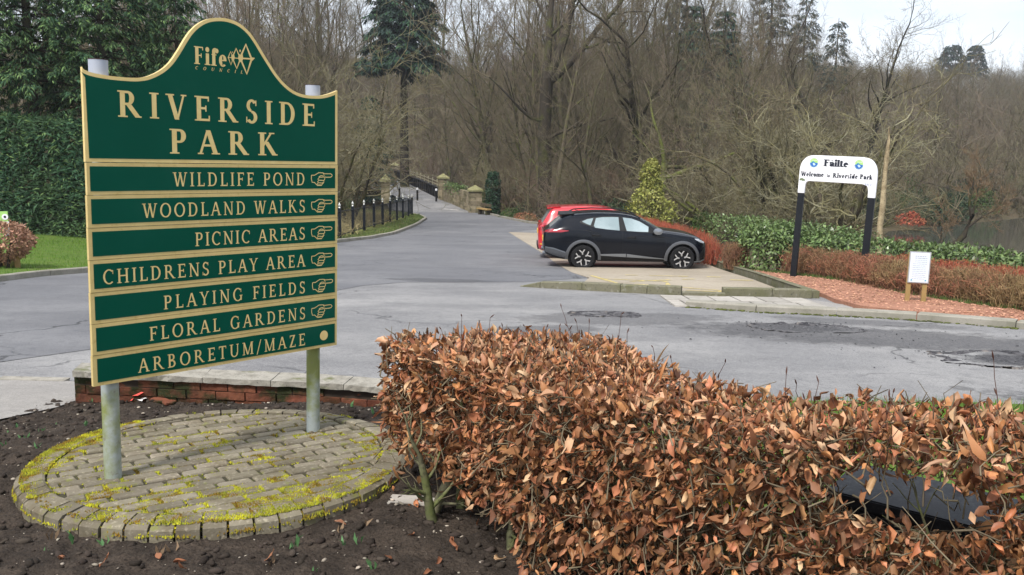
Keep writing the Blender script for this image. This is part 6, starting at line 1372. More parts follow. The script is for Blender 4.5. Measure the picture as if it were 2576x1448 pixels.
for px, lb, rb, d in ((2388, 'rounded pine on the far ridge', 3.9, 262), (2448, 'pointed fir on the far ridge', 3.4, 262)):
    p = at(px, 205, d); z = float(terrain(p[0], p[1])); H = at(px, 112, d)[2] - z; conifer('conifer_tree', 221 + px % 7, H, rb, .35, 16, 7, .1 if px < 2400 else .3, ('spruce', 'spruce'), lb, None, (p[0], p[1], z), spray=(1.5, 2.6), clen=(.8, 1.4), cw=.32, ncard=10, dens=.3, top=1.3 if px < 2400 else .2)
p = at(905, 420, 70); con_at(930, 420, 72, 9, 231, 'dark yew behind the narrow pale pier', Rb=2.6, base=.05, nw=14, per=7, droop=.3, spray=(.6, 1.1), clen=(.3, .55), cw=.10, ncard=12, dens=.45)
# big cypresses behind the lawn on the left
gx = [(-19.5, 30.5), (-16.9, 31.3), (-14.6, 31.8), (-12.4, 33.0), (-22.5, 29.5), (-18.6, 36.0), (-14.2, 36.6), (-22.6, 36.0), (-16.4, 38.5)]
labs = ['dark cypress with feathery branches at the left edge, second from the edge', 'dark feathery cypress just left of the green sign', 'dark feathery cypress behind the left post of the green sign', 'cypress with light green tips beside the dome of the green sign', 'dark cypress cut off by the left edge of the picture', 'cypress top standing behind the front row of cypresses', 'rear cypress between the front row and the bare trees', 'rear cypress filling the gap at the left edge', 'farthest cypress behind the front row']
for i, (x, y) in enumerate(gx):
    conifer('cypress_tree', 301 + i, (15, 14.5, 13, 10.2, 16, 14, 11, 12, 13)[i], (3.3, 3.1, 2.9, 2.6, 3.3, 3.0, 2.8, 2.8, 2.8)[i], (.38, .37, .33, .16, .38, .04, .04, .04, .04)[i], 26, 8, .42, ('conifer', 'conifer_lit'), labs[i], None, (x, y, float(terrain(x, y)) - .1), spray=(.55, 1.05), clen=(.16, .34), cw=.05, ncard=20, dens=.78)
# clipped conifer hedge under them
HC = empty('conifer_hedge', (-17, 29.4, float(zr(29.4))), 0, 'tall clipped dark conifer hedge behind the left lawn', 'hedge'); n = 30000; s = rs.rand(n); x = -27 + 15.5 * s; z = rs.uniform(0, 3.7, n) ** 1.0; bul = .45 * pnoise(x, z, 4, .9, 3) + .5; y = 29.3 + (x + 12) * -.06 - bul * .9 + rs.uniform(0, .5, n) ** 2 * 2; top = rs.rand(n) < .2; z = np.where(top, 3.6 + .3 * pnoise(x, y, 3, 1.1) , z); y = np.where(top, 29.3 + rs.uniform(-.4, 1.2, n), y)
P = np.stack([x + 17, y - 29.4, z + .15 + np.clip(-10.5 - x, 0, 40) * .05], -1); u = np.tile([0, -1., .25], (n, 1)); Dr = np.stack([rs.normal(0, .8, n), -np.abs(rs.normal(.4, .4, n)), rs.normal(-.1, .35, n)], -1); k = rs.rand(n) < .2
cards('foliage', P[~k], Dr[~k], u[~k] + rs.normal(0, .5, (int((~k).sum()), 3)), rs.uniform(.16, .36, int((~k).sum())), .055, M['conifer'], HC); cards('foliage', P[k], Dr[k], u[k] + rs.normal(0, .5, (int(k.sum()), 3)), rs.uniform(.14, .28, int(k.sum())), .045, M['conifer_lit'], HC)
mb = MB(); 
for k in range(9): mb.cyl((-9.2 + k * 1.75, .75, -.2), (-9.2 + k * 1.75 + .1, .8, 3.4), .12, .08, 6)
mb.build('stems', M['bark_dark'], HC)
# ------------------------------------------------------------------ twiggy masses: undergrowth and the far wood
def twig_mass(name, X, Y, H, nst, m, seed, spread=.5, r=.011, kinds='stuff', side=5, z0=None):
    rs = np.random.RandomState(seed); n = len(X); Z = (terrain(X, Y) if z0 is None else z0) - .1; N = n * nst; i = np.repeat(np.arange(n), nst)
    a = rs.uniform(0, 2 * np.pi, N); l = rs.uniform(.1, 1.5, N) * spread; h = H[i] * rs.uniform(.45, 1.0, N); t = np.linspace(0, 1, 6)[None]; wob = rs.normal(0, .095, (N, 6, 3)) * h[:, None, None]; wob[:, 0] = 0
    bx = X[i] + rs.normal(0, .25, N); by = Y[i] + rs.normal(0, .25, N); cv = rs.uniform(.6, 2.0, N)[:, None]
    P = np.stack([bx[:, None] + np.cos(a)[:, None] * (l * h)[:, None] * t ** cv, by[:, None] + np.sin(a)[:, None] * (l * h)[:, None] * t ** cv, Z[i][:, None] + h[:, None] * (t - .18 * t ** 3 * rs.rand(N, 1))], -1) + wob
    R_ = (r * (1.6 - 1.2 * t)) * rs.uniform(.7, 1.3, (N, 1)) * (H[i] / H.mean())[:, None] ** .5
    pol = [(P, R_)]
    k = side; j = np.repeat(np.arange(N), k); f = rs.uniform(.3, 1, N * k); q = np.minimum((f * 5).astype(int), 4); pos = P[j, q] + (P[j, q + 1] - P[j, q]) * (f * 5 - q)[:, None]
    d = (P[j, q + 1] - P[j, q]); d /= np.linalg.norm(d, axis=1, keepdims=True) + 1e-9; d = d + rs.normal(0, .85, d.shape); ln = h[j] * rs.uniform(.10, .30, N * k) * (1.2 - .5 * f); t4 = np.linspace(0, 1, 4)[None, :, None]
    Q = pos[:, None] + d[:, None] * ln[:, None, None] * t4 + rs.normal(0, .04, (N * k, 4, 3)) * ln[:, None, None] * (t4 > 0); Q[..., 2] += (ln[:, None] * .15) * t4[..., 0] ** 2; RQ = np.broadcast_to(r * .55 * (1.3 - t4[..., 0]), (N * k, 4))
    Vs = []; Fs = []; off = 0
    for P_, R2 in (pol[0], (Q, RQ)):
        mm, n_ = P_.shape[:2]; T = np.gradient(P_, axis=1); T /= np.linalg.norm(T, axis=2, keepdims=True) + 1e-9; ref = np.where(np.abs(T[..., 2:3]) > .9, np.array([1., 0, 0]), np.array([0, 0, 1.])); A = np.cross(T, ref); A /= np.linalg.norm(A, axis=2, keepdims=True) + 1e-9; B = np.cross(T, A)
        an = np.arange(3) * 2 * np.pi / 3; V = P_[:, :, None] + R2[:, :, None, None] * (A[:, :, None] * np.cos(an)[None, None, :, None] + B[:, :, None] * np.sin(an)[None, None, :, None]); idx = off + np.arange(mm * n_ * 3).reshape(mm, n_, 3); nx = np.roll(idx, -1, 2)
        Fs.append(np.stack([idx[:, :-1], nx[:, :-1], nx[:, 1:], idx[:, 1:]], -1).reshape(-1, 4)); Vs.append(V.reshape(-1, 3)); off += mm * n_ * 3
    o = mesh_np(name, np.concatenate(Vs), np.concatenate(Fs), M[m]); tag(o, kind=kinds); return o
def many(n, xr, yr, cond, seed):
    rs = np.random.RandomState(seed); x = rs.uniform(*xr, n); y = rs.uniform(*yr, n); k = cond(x, y) & (seg_dist(x, y, LAKE) < -1.5) & (seg_dist(x, y, ROADKEEP) < -1.2); return x[k], y[k], rs
x, y, rs = many(900, (-7, 19), (46, 80), lambda x, y: (x > -6 + (y - 60) * -.1) & (x < .38 * y) & ~((x > 4.5) & (x < 9.5) & (y < 51)), 1); twig_mass('undergrowth', x, y, rs.uniform(1.2, 3.8, len(x)), 9, 'twig', 2, .6, .014)
x, y, rs = many(520, (-36, -9.2), (34, 82), lambda x, y: x > -.56 * y - 1, 3); twig_mass('undergrowth', x, y, rs.uniform(1.2, 4.2, len(x)), 9, 'twig_olive', 4, .6, .013)
x, y, rs = many(700, (7.2, 24), (34, 62), lambda x, y: (x < .385 * y) & ((y > 46) | (x > 9.5)), 5); twig_mass('undergrowth', x, y, rs.uniform(.7, 2.2, len(x)), 9, 'twig_olive', 6, .65, .011)
x, y, rs = many(2300, (-66, 36), (80, 172), lambda x, y: (np.abs(x) < .62 * y + 3) & (x < .3 * y), 7); twig_mass('distant_woodland', x, y, rs.uniform(2.0, 8.5, len(x)), 8, 'twig', 8, .60, .018)
x, y, rs = many(2600, (22, 230), (70, 320), lambda x, y: (x > .2 * y) & (x < .68 * y + 6), 9); twig_mass('distant_woodland', x, y, np.clip(np.minimum(rs.uniform(5.0, 11.0, len(x)), (1.7 + .094 * y - terrain(x, y)) * rs.uniform(.8, 1.05, len(x))), 1.5, 20), 8, 'twig', 10, .32, .032, side=5)

rs = np.random.RandomState(15); x = rs.uniform(-9.6, -7.0, 240); y = rs.uniform(31, 50, 240); twig_mass('reeds', x, y, rs.uniform(.4, .9, len(x)), 22, 'reed', 16, .25, .007, side=2, z0=zr(y) + .1)
x, y, rs = many(500, (-2, 17), (50, 78), lambda x, y: (x < .36 * y), 17); twig_mass('undergrowth', x, y, rs.uniform(1.5, 5, len(x)), 8, 'twig_red', 18, .6, .013)
x, y, rs = many(5000, (22, 130), (58, 120), lambda x, y: (x > .3 * y) & (seg_dist(x, y, LAKE) > -9) & (x < .68 * y + 4), 19); twig_mass('undergrowth', x, y, rs.uniform(.8, 2.4, len(x)), 7, 'twig_olive', 20, .6, .02, side=3)
# ------------------------------------------------------------------ clipped twiggy hedges and laurel by the parking bay
def twig_hedge(name, label, line, width, h, n, m, seed, h2=None, tip=None, cat='hedge'):
    rs = np.random.RandomState(seed); P = np.array(line, float); L = np.concatenate([[0], np.cumsum(np.hypot(*np.diff(P, axis=0).T))]); s = rs.rand(n) * L[-1]; x = np.interp(s, L, P[:, 0]); y = np.interp(s, L, P[:, 1]); i = np.clip(np.searchsorted(L, s) - 1, 0, len(P) - 2); d = np.diff(P, axis=0)[i]; d /= np.linalg.norm(d, axis=1, keepdims=True); nn = np.stack([d[:, 1], -d[:, 0]], -1)
    w_ = rs.rand(n) * width; x = x + nn[:, 0] * w_; y = y + nn[:, 1] * w_; hh = np.interp(s, L, h) if hasattr(h, '__len__') else h
    prof = np.minimum(1, .62 + 1.6 * np.minimum(w_, width - w_) / width); H = hh * prof * (.86 + .28 * pnoise(x, y, seed, 2.3, 3)) * rs.uniform(.8, 1.03, n); o = empty(name, (P[:, 0].mean(), P[:, 1].mean(), float(zr(P[:, 1].mean()))), 0, label, cat); oz = np.array(o.location)
    z = zr(y) + .05; a = rs.uniform(0, 6.28, n); ln = rs.uniform(0, .22, n) * H; outw = (.5 - w_ / width) * .25 * H * (w_ < width * .35); t = np.linspace(0, 1, 5)[None, :, None]; base = np.stack([x, y, z], -1)
    end = np.stack([np.cos(a) * ln - nn[:, 0] * outw, np.sin(a) * ln - nn[:, 1] * outw, H], -1); c = base[:, None] + end[:, None] * t + rs.normal(0, .03, (n, 5, 3)) * (t > 0)
    tw = np.repeat(np.arange(n), 3); f = rs.uniform(.25, .97, n * 3); q = np.minimum((f * 4).astype(int), 3); b = c[tw, q] + (c[tw, q + 1] - c[tw, q]) * (f * 4 - q)[:, None]; dd = rs.normal(0, .8, (n * 3, 3)) + np.array([0, 0, .75]); dd /= np.linalg.norm(dd, axis=1, keepdims=True); l2 = rs.uniform(.06, .20, n * 3); c2 = b[:, None] + dd[:, None] * l2[:, None, None] * np.linspace(0, 1, 3)[None, :, None] + rs.normal(0, .008, (n * 3, 3, 3))
    lim = z[tw] + (H * 1.05)[tw]; c2[..., 2] = np.minimum(c2[..., 2], lim[:, None])
    V, F = tubes_np([(p - oz, np.linspace(.0065, .003, 5)) for p in c], 3); mesh_np('stems', V, F, M[m], o)
    V, F = tubes_np([(p - oz, np.linspace(.0048, .003, 3)) for p in c2], 3); mesh_np('twigs', V, F, M[tip or m], o); return o
twig_hedge('low_hedge', 'low clipped brown hedge behind the welcome sign and the notice board', [(6.72, 21.7), (7.36, 19.7), (7.36, 17.5), (7.45, 15.9), (7.68, 14.9), (8.0, 13.2), (8.9, 10.6)][::-1], 1.0, [.52, .54, .56, .58, .60, .64, .70], 5600, 'hedge_brown', 1, tip='hedge_tip')
twig_hedge('low_hedge', 'band of red-stemmed shrubs behind the low brown hedge', [(8.2, 20.0), (8.3, 17.5), (8.45, 15.9), (8.7, 14.9), (9.0, 13.2), (9.9, 10.6)][::-1], 1.1, .58, 3600, 'hedge_red', 2)
twig_hedge('low_hedge', 'rusty red clipped hedge along the parking bay behind the black car', [(5.98, 24.6), (6.0, 30), (5.95, 36), (5.6, 43.5)][::-1], 1.5, [.90, .92, .95, .88], 5600, 'hedge_red', 3)
twig_hedge('low_hedge', 'short brown hedge end between the red hedge and the laurel', [(6.15, 22.7), (6.1, 23.6)][::-1], .4, .72, 420, 'hedge_brown', 4)
def leaf_hedge(name, label, line, width, h, n, m, seed, L=.125, Wd=.055):
    rs = np.random.RandomState(seed); P = np.array(line, float); Ls = np.concatenate([[0], np.cumsum(np.hypot(*np.diff(P, axis=0).T))]); s = rs.rand(n) * Ls[-1]; i = np.clip(np.searchsorted(Ls, s) - 1, 0, len(P) - 2); d = np.diff(P, axis=0)[i]; d /= np.linalg.norm(d, axis=1, keepdims=True); nn = np.stack([d[:, 1], -d[:, 0]], -1)
    hh = np.interp(s, Ls, h); th = np.pi * rs.rand(n) ; lump = .84 + .34 * pnoise(s, th, seed, 1.7, 3); r = lump * rs.uniform(.8, 1.0, n); w_ = width / 2 * (1 - np.sign(np.cos(th)) * np.abs(np.cos(th)) ** .6 * r); z = hh * np.abs(np.sin(th)) ** .55 * r
    x = np.interp(s, Ls, P[:, 0]) + nn[:, 0] * w_; y = np.interp(s, Ls, P[:, 1]) + nn[:, 1] * w_; o = empty(name, (P[:, 0].mean(), P[:, 1].mean(), float(zr(P[:, 1].mean()))), 0, label, 'hedge'); u = np.concatenate([nn * (-np.cos(th))[:, None], np.sin(th)[:, None]], 1)
    leafy('foliage', np.stack([x, y, zr(y) + z], -1) - np.array(o.location), u, L, Wd, M[m], o, seed, .35, .6)
    pl = []
    for k in range(int(Ls[-1] * 5)):
        q = rs.rand() * Ls[-1]; b = np.array([np.interp(q, Ls, P[:, 0]), np.interp(q, Ls, P[:, 1]), 0]); j = min(int(np.searchsorted(Ls, q)), len(P) - 1) - 1; dn = np.diff(P, axis=0)[max(j, 0)]; dn /= np.linalg.norm(dn); b[:2] += np.array([dn[1], -dn[0]]) * width * rs.uniform(.3, .7); b[2] = zr(b[1]); v = np.array([rs.normal(0, .25), rs.normal(0, .25), np.interp(q, Ls, h) * .85]); pl.append((b - np.array(o.location) + v[None] * np.linspace(-.05, 1, 4)[:, None], np.linspace(.022, .008, 4)))
    V, F = tubes_np(pl, 5); mesh_np('stems', V, F, M['bark_dark'], o); return o
leaf_hedge('laurel_hedge', 'glossy green laurel hedge at the corner of the parking bay', [(8.9, 21.9), (7.3, 21.9), (6.55, 22.0), (6.0, 22.7), (6.05, 24.0)], 1.7, [1.0, 1.15, 1.22, 1.25, 1.2], 7500, 'laurel', 31)
leaf_hedge('laurel_hedge', 'lower laurel hedge running behind the red shrubs towards the pond', [(11.2, 10.4), (10.5, 13.2), (10.2, 15.2), (9.95, 17.5), (9.7, 20), (8.6, 22.2)], 1.5, [.52, .55, .60, .68, .85, 1.0], 9000, 'laurel', 32)
leaf_hedge('laurel_hedge', 'distant laurel row behind the red hedge', [(8.8, 24), (8.3, 30), (8.0, 37)], 1.5, [1.2, 1.2, 1.1], 3500, 'laurel', 33)
bush('evergreen_bush', 51, .75, .65, 900, .12, .05, 'leafgreen', 'low green shrub on the bank beside the bench', tuple(on(1285, 548)), None, 'bush'); bush('evergreen_bush', 52, .8, .5, 700, .10, .04, 'hedge_tip', 'low rusty shrub at the corner beyond the parking bay', tuple(on(1322, 553)), None, 'bush')
bush('evergreen_bush', 53, 1.1, .9, 1200, .2, .08, 'hedge_red', 'rust-coloured bush at the water on the far bank', tuple(at(2290, 552, 66) - np.array([0, 0, .35])), None, 'bush')
# variegated holly
p = at(1634, 560, 40); HL = empty('holly_tree', (p[0], p[1], float(terrain(p[0], p[1]))), 0, 'yellow-green variegated holly standing behind the black car', 'tree'); rs = np.random.RandomState(9); n = 4600; t = rs.rand(n) ** 1.25; Hh = 3.35; a = rs.uniform(0, 6.28, n)
R_ = np.interp(t, [0, .15, .35, .5, .62, .75, .88, 1], [1.2, 1.3, 1.12, .82, .56, .46, .40, .12]) * (.30 + 1.2 * pnoise(a * 1.0 + 3, t * 5, 4, 1.5, 3)) * rs.uniform(.5, 1, n) ** .5; u = np.stack([np.cos(a), np.sin(a), .4 * np.ones(n)], -1)
leafy('foliage', np.stack([R_ * np.cos(a), R_ * np.sin(a), .1 + t * Hh], -1), u, .14, .085, M['holly'], HL, 3, .1, .7); mb = MB(); mb.tube([(0, 0, -.2), (.03, 0, 1.5), (0, 0, Hh - .3)], [.09, .06, .02], 7); mb.build('trunk', M['bark'], HL)

# ------------------------------------------------------------------ beech leaves
def beech_leaves(name, C, D, Nn, L, Wd, m, parent, seed):
    """curled dead beech leaves: 3 x 5 grid each, folded along the midrib, wavy and bent"""
    rs = np.random.RandomState(seed); n = len(C); D = D / np.linalg.norm(D, axis=1, keepdims=True); S = np.cross(D, Nn); S /= np.linalg.norm(S, axis=1, keepdims=True) + 1e-9; Nn = np.cross(S, D); t = np.array([0, .22, .48, .76, 1.0]); wd = np.array([.05, .78, 1.0, .68, .02])
    fold = rs.uniform(.0, 1.35, (n, 1)); bend = rs.normal(.1, .7, (n, 1)); tw = rs.normal(0, .9, (n, 1)); cup = rs.normal(.0, .2, (n, 1)); L = L[:, None]; Wd = Wd[:, None]
    V = np.zeros((n, 5, 3, 3))
    for i in range(5):
        cx = L * t[i]; cz = L * bend * (t[i] ** 2) + rs.normal(0, .025, (n, 1)) * L; ang_ = tw * t[i]
        for j, s in enumerate((-1, 0, 1)):
            yy = s * Wd / 2 * wd[i] * np.cos(fold); zz = abs(s) * Wd / 2 * wd[i] * np.sin(fold) + cup * L * abs(s) * rs.uniform(.2, 1, (n, 1)); y2 = yy * np.cos(ang_) - zz * np.sin(ang_); z2 = yy * np.sin(ang_) + zz * np.cos(ang_)
            y2 = y2 * (1 + rs.normal(0, .16, (n, 1)) * abs(s)); V[:, i, j] = C + D * (cx * (1 - .25 * np.abs(bend) * t[i])) + S * y2 + Nn * (z2 + cz)
    idx = np.arange(n * 15).reshape(n, 5, 3); F = np.stack([idx[:, :-1, :-1], idx[:, :-1, 1:], idx[:, 1:, 1:], idx[:, 1:, :-1]], -1).reshape(-1, 4)
    return mesh_np(name, V.reshape(-1, 3), F, m, parent, smooth=True)
HF = [(-.64, 4.12), (-.50, 4.42), (-.30, 4.56), (.10, 4.58), (.54, 4.50), (.64, 3.75), (.98, 3.22), (1.70, 2.78), (2.7, 2.28), (2.3, 1.80), (1.5, 2.20), (1.02, 2.50), (.55, 2.82), (.05, 3.26), (-.36, 3.80)]
HB = empty('beech_hedge', (.4, 3.2, float(zr(3.2))), 0, 'clipped beech hedge holding dry copper leaves in the foreground', 'hedge'); hb = np.array(HB.location)
def htop(x, y): return .755 + .02 * np.clip(1.0 - x, -1, 1) + .05 * (pnoise(x, y, 5, 3.0, 3) - .5) - .05 * sstep((x - .2) / .5) * sstep((y - 4.0) / .5) + .015 + .085 * sstep((x - .8) / .8)
rs = np.random.RandomState(17)
def hedge_points(n, depth_scale=.055):
    o = []
    tot = 0
    while tot < n:
        m_ = 60000; x = rs.uniform(-.7, 2.6, m_); y = rs.uniform(1.75, 4.65, m_); d = seg_dist(x, y, HF) + (pnoise(x, y, 9, 5.0, 2) - .5) * .07; zt = htop(x, y); z = -.02 + (zt + .02) * rs.rand(m_); dt = zt - z
        ds = np.minimum(dt * 1.05, d); pr_ = np.exp(-ds / depth_scale) * (d > 0) + .10 * (d > 0)
        low = sstep((z + .02) / .22); bare = np.where(x < .05, .05 + .95 * sstep((z - .18 + .25 * np.clip(x + .3, 0, .4)) / .22), .55 + .45 * low); pr_ *= bare
        endf = sstep((-.32 - x) / .12) * sstep((4.0 - y) / .15) * (dt > .16); pr_ *= 1 - .55 * endf
        V3 = np.stack([x, y, zr(y) + z - CAM_Z], -1); dp_ = V3 @ FW; pxx = 1288 + 2200 * (V3 @ CR) / dp_; pyy = 724 - 2200 * (V3 @ CU) / dp_; q_ = np.hypot((pxx - 2285) / 205, (pyy - 1255 - .18 * (pxx - 2285)) / 78); pr_ *= 1 - .975 * sstep((1.15 - q_) / .25)
        gap2 = sstep((x - .75) / .25) * sstep((.22 - z) / .1); pr_ *= 1 - .72 * gap2
        pr_ *= .45 + 1.1 * sstep((pnoise(x * 1.3 + z * 2, y * 1.3 - z * 2, 12, 5.5, 2) - .30) / .3); k = rs.rand(m_) < pr_ * .55; P = np.stack([x, y, z, d, dt], -1)[k]; o.append(P); tot += len(P)
    return np.concatenate(o)[:n]
Q = hedge_points(27000); x, y, z, d, dt = Q.T; e = .02; gx_ = (seg_dist(x + e, y, HF) - seg_dist(x - e, y, HF)); gy_ = (seg_dist(x, y + e, HF) - seg_dist(x, y - e, HF)); g = np.stack([-gx_, -gy_], -1); g /= np.linalg.norm(g, axis=1, keepdims=True) + 1e-9
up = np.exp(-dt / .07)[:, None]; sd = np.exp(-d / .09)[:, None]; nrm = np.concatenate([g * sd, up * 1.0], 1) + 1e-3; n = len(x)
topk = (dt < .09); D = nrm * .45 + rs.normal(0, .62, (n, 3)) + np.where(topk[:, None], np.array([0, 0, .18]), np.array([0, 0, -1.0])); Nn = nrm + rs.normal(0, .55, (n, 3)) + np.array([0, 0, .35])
Ln = rs.uniform(.030, .058, n) * rs.choice([.8, 1.0, 1.25], n, p=[.3, .5, .2]) * np.where(topk, .95, 1.0); P = np.stack([x, y, zr(y) + z], -1) - hb
col = rs.rand(n); 
M['beech_b'] = mat('beech_b', (.30, .14, .068), .55, island=.55, noise=(9, (.20, .085, .04), .45, .65), trans=.18); M['beech_lit'] = mat('beech_lit', (.56, .32, .185), .45, island=.35, noise=(9, (.56, .33, .18), .5, .7), trans=.22)  # pale leaves for the lit top, browner inside: light put into colour
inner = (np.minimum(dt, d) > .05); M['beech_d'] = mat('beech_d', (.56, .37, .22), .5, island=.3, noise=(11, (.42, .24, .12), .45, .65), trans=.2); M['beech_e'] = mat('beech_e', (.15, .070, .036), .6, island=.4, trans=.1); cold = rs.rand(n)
for nm_, k in (('beech', (col < .5) & ~inner), ('beech_lit', (col >= .5) & (col < .74) & ~inner & topk), ('beech_b', ((col >= .74) & ~inner) | inner | ((col >= .5) & (col < .74) & ~topk))):
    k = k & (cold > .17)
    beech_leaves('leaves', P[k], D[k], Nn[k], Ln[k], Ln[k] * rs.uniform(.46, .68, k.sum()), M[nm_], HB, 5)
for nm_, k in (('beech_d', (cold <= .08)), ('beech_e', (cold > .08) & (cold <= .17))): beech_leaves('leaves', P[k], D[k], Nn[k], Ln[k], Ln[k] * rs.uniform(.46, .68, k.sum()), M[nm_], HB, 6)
# twigs through the hedge
pl = []; Qt = hedge_points(5200, .16)
for q in Qt:
    b = np.array([q[0], q[1], zr(q[1]) + q[2]]) - hb; v = np.array([rs.normal(0, .55), rs.normal(0, .55), rs.uniform(-.1, 1)]); v *= rs.uniform(.07, .20) / np.linalg.norm(v); k = rs.normal(0, .012, (4, 3)); pp = b - v * .5 + v[None] * np.linspace(0, 1, 4)[:, None] + k; pl.append((pp, np.linspace(.0032, .0014, 4) * rs.uniform(.7, 1.3)))
V, F = tubes_np(pl, 4); mesh_np('twigs', V, F, M['beech_twig'], HB)
pl = []; bd_ = []
for k in range(120):
    while True:
        xx, yy = rs.uniform(-.6, 2.2), rs.uniform(2.2, 4.55)
        if seg_dist(np.array(xx), np.array(yy), HF) > .03: break
    h0 = htop(np.array(xx), np.array(yy)) - .05; b = np.array([xx, yy, zr(yy) + h0]) - hb; ln = .08 + .16 * rs.rand() ** 2; v = np.array([rs.normal(0, .28), rs.normal(0, .28), 1]); v *= ln / np.linalg.norm(v); pts_ = b + v[None] * np.linspace(0, 1, 5)[:, None] + rs.normal(0, .004, (5, 3)); pl.append((pts_, np.linspace(.0018, .0010, 5)))
    for f in (1.0, .72, .45):
        q = pts_[int(f * 4)]; w_ = v / np.linalg.norm(v) + rs.normal(0, .5, 3); pl.append((q + w_[None] * np.linspace(0, .016, 4)[:, None], np.array([.0012, .0030, .0026, .0006])))
V, F = tubes_np(pl, 5); mesh_np('shoots', V, F, M['bud'], HB)
# stems of the hedge
ST = [(-.38, 3.87, .042), (-.30, 3.77, .040), (-.22, 3.95, .034), (.04, 3.46, .032), (-.1, 4.2, .03), (.35, 3.2, .03), (.62, 3.05, .028), (.86, 2.88, .026), (1.04, 2.82, .03), (1.16, 2.60, .018), (1.36, 2.52, .022), (1.52, 2.56, .022), (1.75, 2.35, .028), (2.0, 2.2, .03), (.5, 4.1, .03)]
for (sx_, sy_, r) in ST:
    b = np.array([sx_, sy_, float(zr(sy_)) - .12]) - hb; g = Grow(int(sx_ * 100) + 400, [5, 4], (25, 65), (.35, .65), .16, .10, .55, .38, .0026); g.branch(b, (rs.normal(0, .16), rs.normal(0, .16), 1), .46, r * .75, 0, .5, 8)
    V, F = tubes_np([(p, q) for l, p, q in g.out if l < 1], 9); s_ = mesh_np('stem', V, F, M['beech_stem'], HB, smooth=True); V, F = tubes_np([(p, q) for l, p, q in g.out if l >= 1], 5); mesh_np('side_twigs', V, F, M['beech_stem'], s_, smooth=True)
# beech shrub at the left edge with a cut stump and a mossy post
p = on(20, 690); BS = empty('beech_shrub', tuple(p), 0, 'copper-leaved beech shrub at the left edge of the lawn', 'shrub'); n = 2600; u = rs.normal(0, 1, (n, 3)); u /= np.linalg.norm(u, axis=1, keepdims=True); rr = rs.uniform(.6, 1, n) ** .4 * (.78 + .4 * pnoise(u[:, 0] * 2 + 5, u[:, 2] * 2 + 5, 6, 1.2)); C = u * rr[:, None] * np.array([.72, .6, .42]) + np.array([-.28, .25, .68]); k = C[:, 2] > .22
beech_leaves('leaves', C[k], (u * .5 + rs.normal(0, .6, (n, 3)) + np.array([0, 0, -.3]))[k], (u + rs.normal(0, .4, (n, 3)))[k], rs.uniform(.06, .11, k.sum()), rs.uniform(.035, .06, k.sum()), mat('beech_pale', (.40, .23, .15), .6, island=.45, trans=.15), BS, 8)
pl = [(np.array([(-.28 + a, .25 + b_, -.1), (-.28 + a * 1.4, .25 + b_ * 1.4, .4), (-.28 + a * 2.2, .25 + b_ * 2, .9)]), np.array([.04, .03, .012])) for a, b_ in ((0, 0), (.12, .05), (-.14, .1), (.2, -.12), (-.05, -.15))]; V, F = tubes_np(pl, 6); mesh_np('stems', V, F, M['bark_dark'], BS)
p = on(46, 688); MP = empty('timber_post', tuple(p), .3, 'short mossy timber post under the left beech shrub', 'post'); mb = MB(); mb.box((-.05, -.05, -.1), (.05, .05, .42)); mb.build('shaft', M['timber'], MP, bevel=.008); mb = MB(); mb.cyl((-.16, .1, -.1), (-.15, .1, .26), .13, .11, 12); o = mb.build('tree_stump', M['bark_moss'], None, smooth=True); o.location = tuple(p); tag(o, 'mossy sawn stump beside the timber post under the left beech shrub', 'stump')

# ------------------------------------------------------------------ black bench behind the hedge, daffodil
BB = empty('park_bench', (1.29, 3.33, float(zr(3.2))), math.atan2(-.32, .41), 'black plank bench glimpsed through the gap in the beech hedge', 'bench'); zb_ = .35 - float(zr(3.2))
for k in range(1): mb = MB(); mb.box((-.02, .0, zb_ - .055), (1.7, .40, zb_)); mb.build('seat', M['bench_black'], BB, bevel=.006)
mb = MB(); mb.box((.0, .004, zb_ - .15), (1.68, .05, zb_ - .056)); mb.build('apron', M['bench_black'], BB, bevel=.004)
for xx in (.30, 1.45): mb = MB(); mb.box((xx, .08, -.12), (xx + .12, .34, zb_ - .056)); mb.build('leg', M['bench_black'], BB, bevel=.005)
for i, (a_, b_) in enumerate(((.18, .12), (.42, .3), (.62, .10), (.30, .22), (.85, .25))):
    e1 = beech_leaves('fallen_leaf', np.zeros((1, 3)), np.array([[math.cos(i * 2.3), math.sin(i * 2.3), .05]]), np.array([[.1, .1, 1.]]), np.array([.05]), np.array([.03]), M['beech'], None, 720 + i); q_ = BB.matrix_basis @ Vector((a_, b_, zb_ + .006)); e1.location = Vector((1.29, 3.33, float(zr(3.2)))) + Matrix.Rotation(math.atan2(-.32, .41), 3, 'Z') @ Vector((a_, b_, zb_ + .008)); tag(e1, 'dry beech leaf lying on the black bench seat', 'leaf', 'fallen leaves on the bench')
def flower(px, py, d, label, rz):
    p = at(px, py, d); zg = float(zr(p[1])) + .03; e_ = empty('daffodil', (p[0], p[1], zg), rz, label, 'flower'); h = p[2] - zg; mb = MB(); mb.tube([(0, 0, 0), (.01, 0, h * .6), (0, 0, h)], .004, 5); mb.build('stalk', M['shoot'], e_)
    mb = MB()
    for k in range(6): a = k * math.pi / 3; mb.poly([(0, -.01, h), (.022 * math.cos(a - .35), -.014, h + .022 * math.sin(a - .35)), (.042 * math.cos(a), -.004, h + .042 * math.sin(a)), (.022 * math.cos(a + .35), -.014, h + .022 * math.sin(a + .35))])
    mb.lathe([(.012, -.045), (.018, -.045), (.013, -.012), (.0, -.01)], (0, 0, h), 'y', 10); mb.build('petals', M['daffodil'], e_)
    n = 7; D = rs.normal(0, .25, (n, 3)) + np.array([0, 0, 1]); cards('leaves', rs.normal(0, .015, (n, 3)) * np.array([1, 1, 0]), D, rs.normal(0, 1, (n, 3)), rs.uniform(.15, .28, n), .014, M['shoot'], e_)
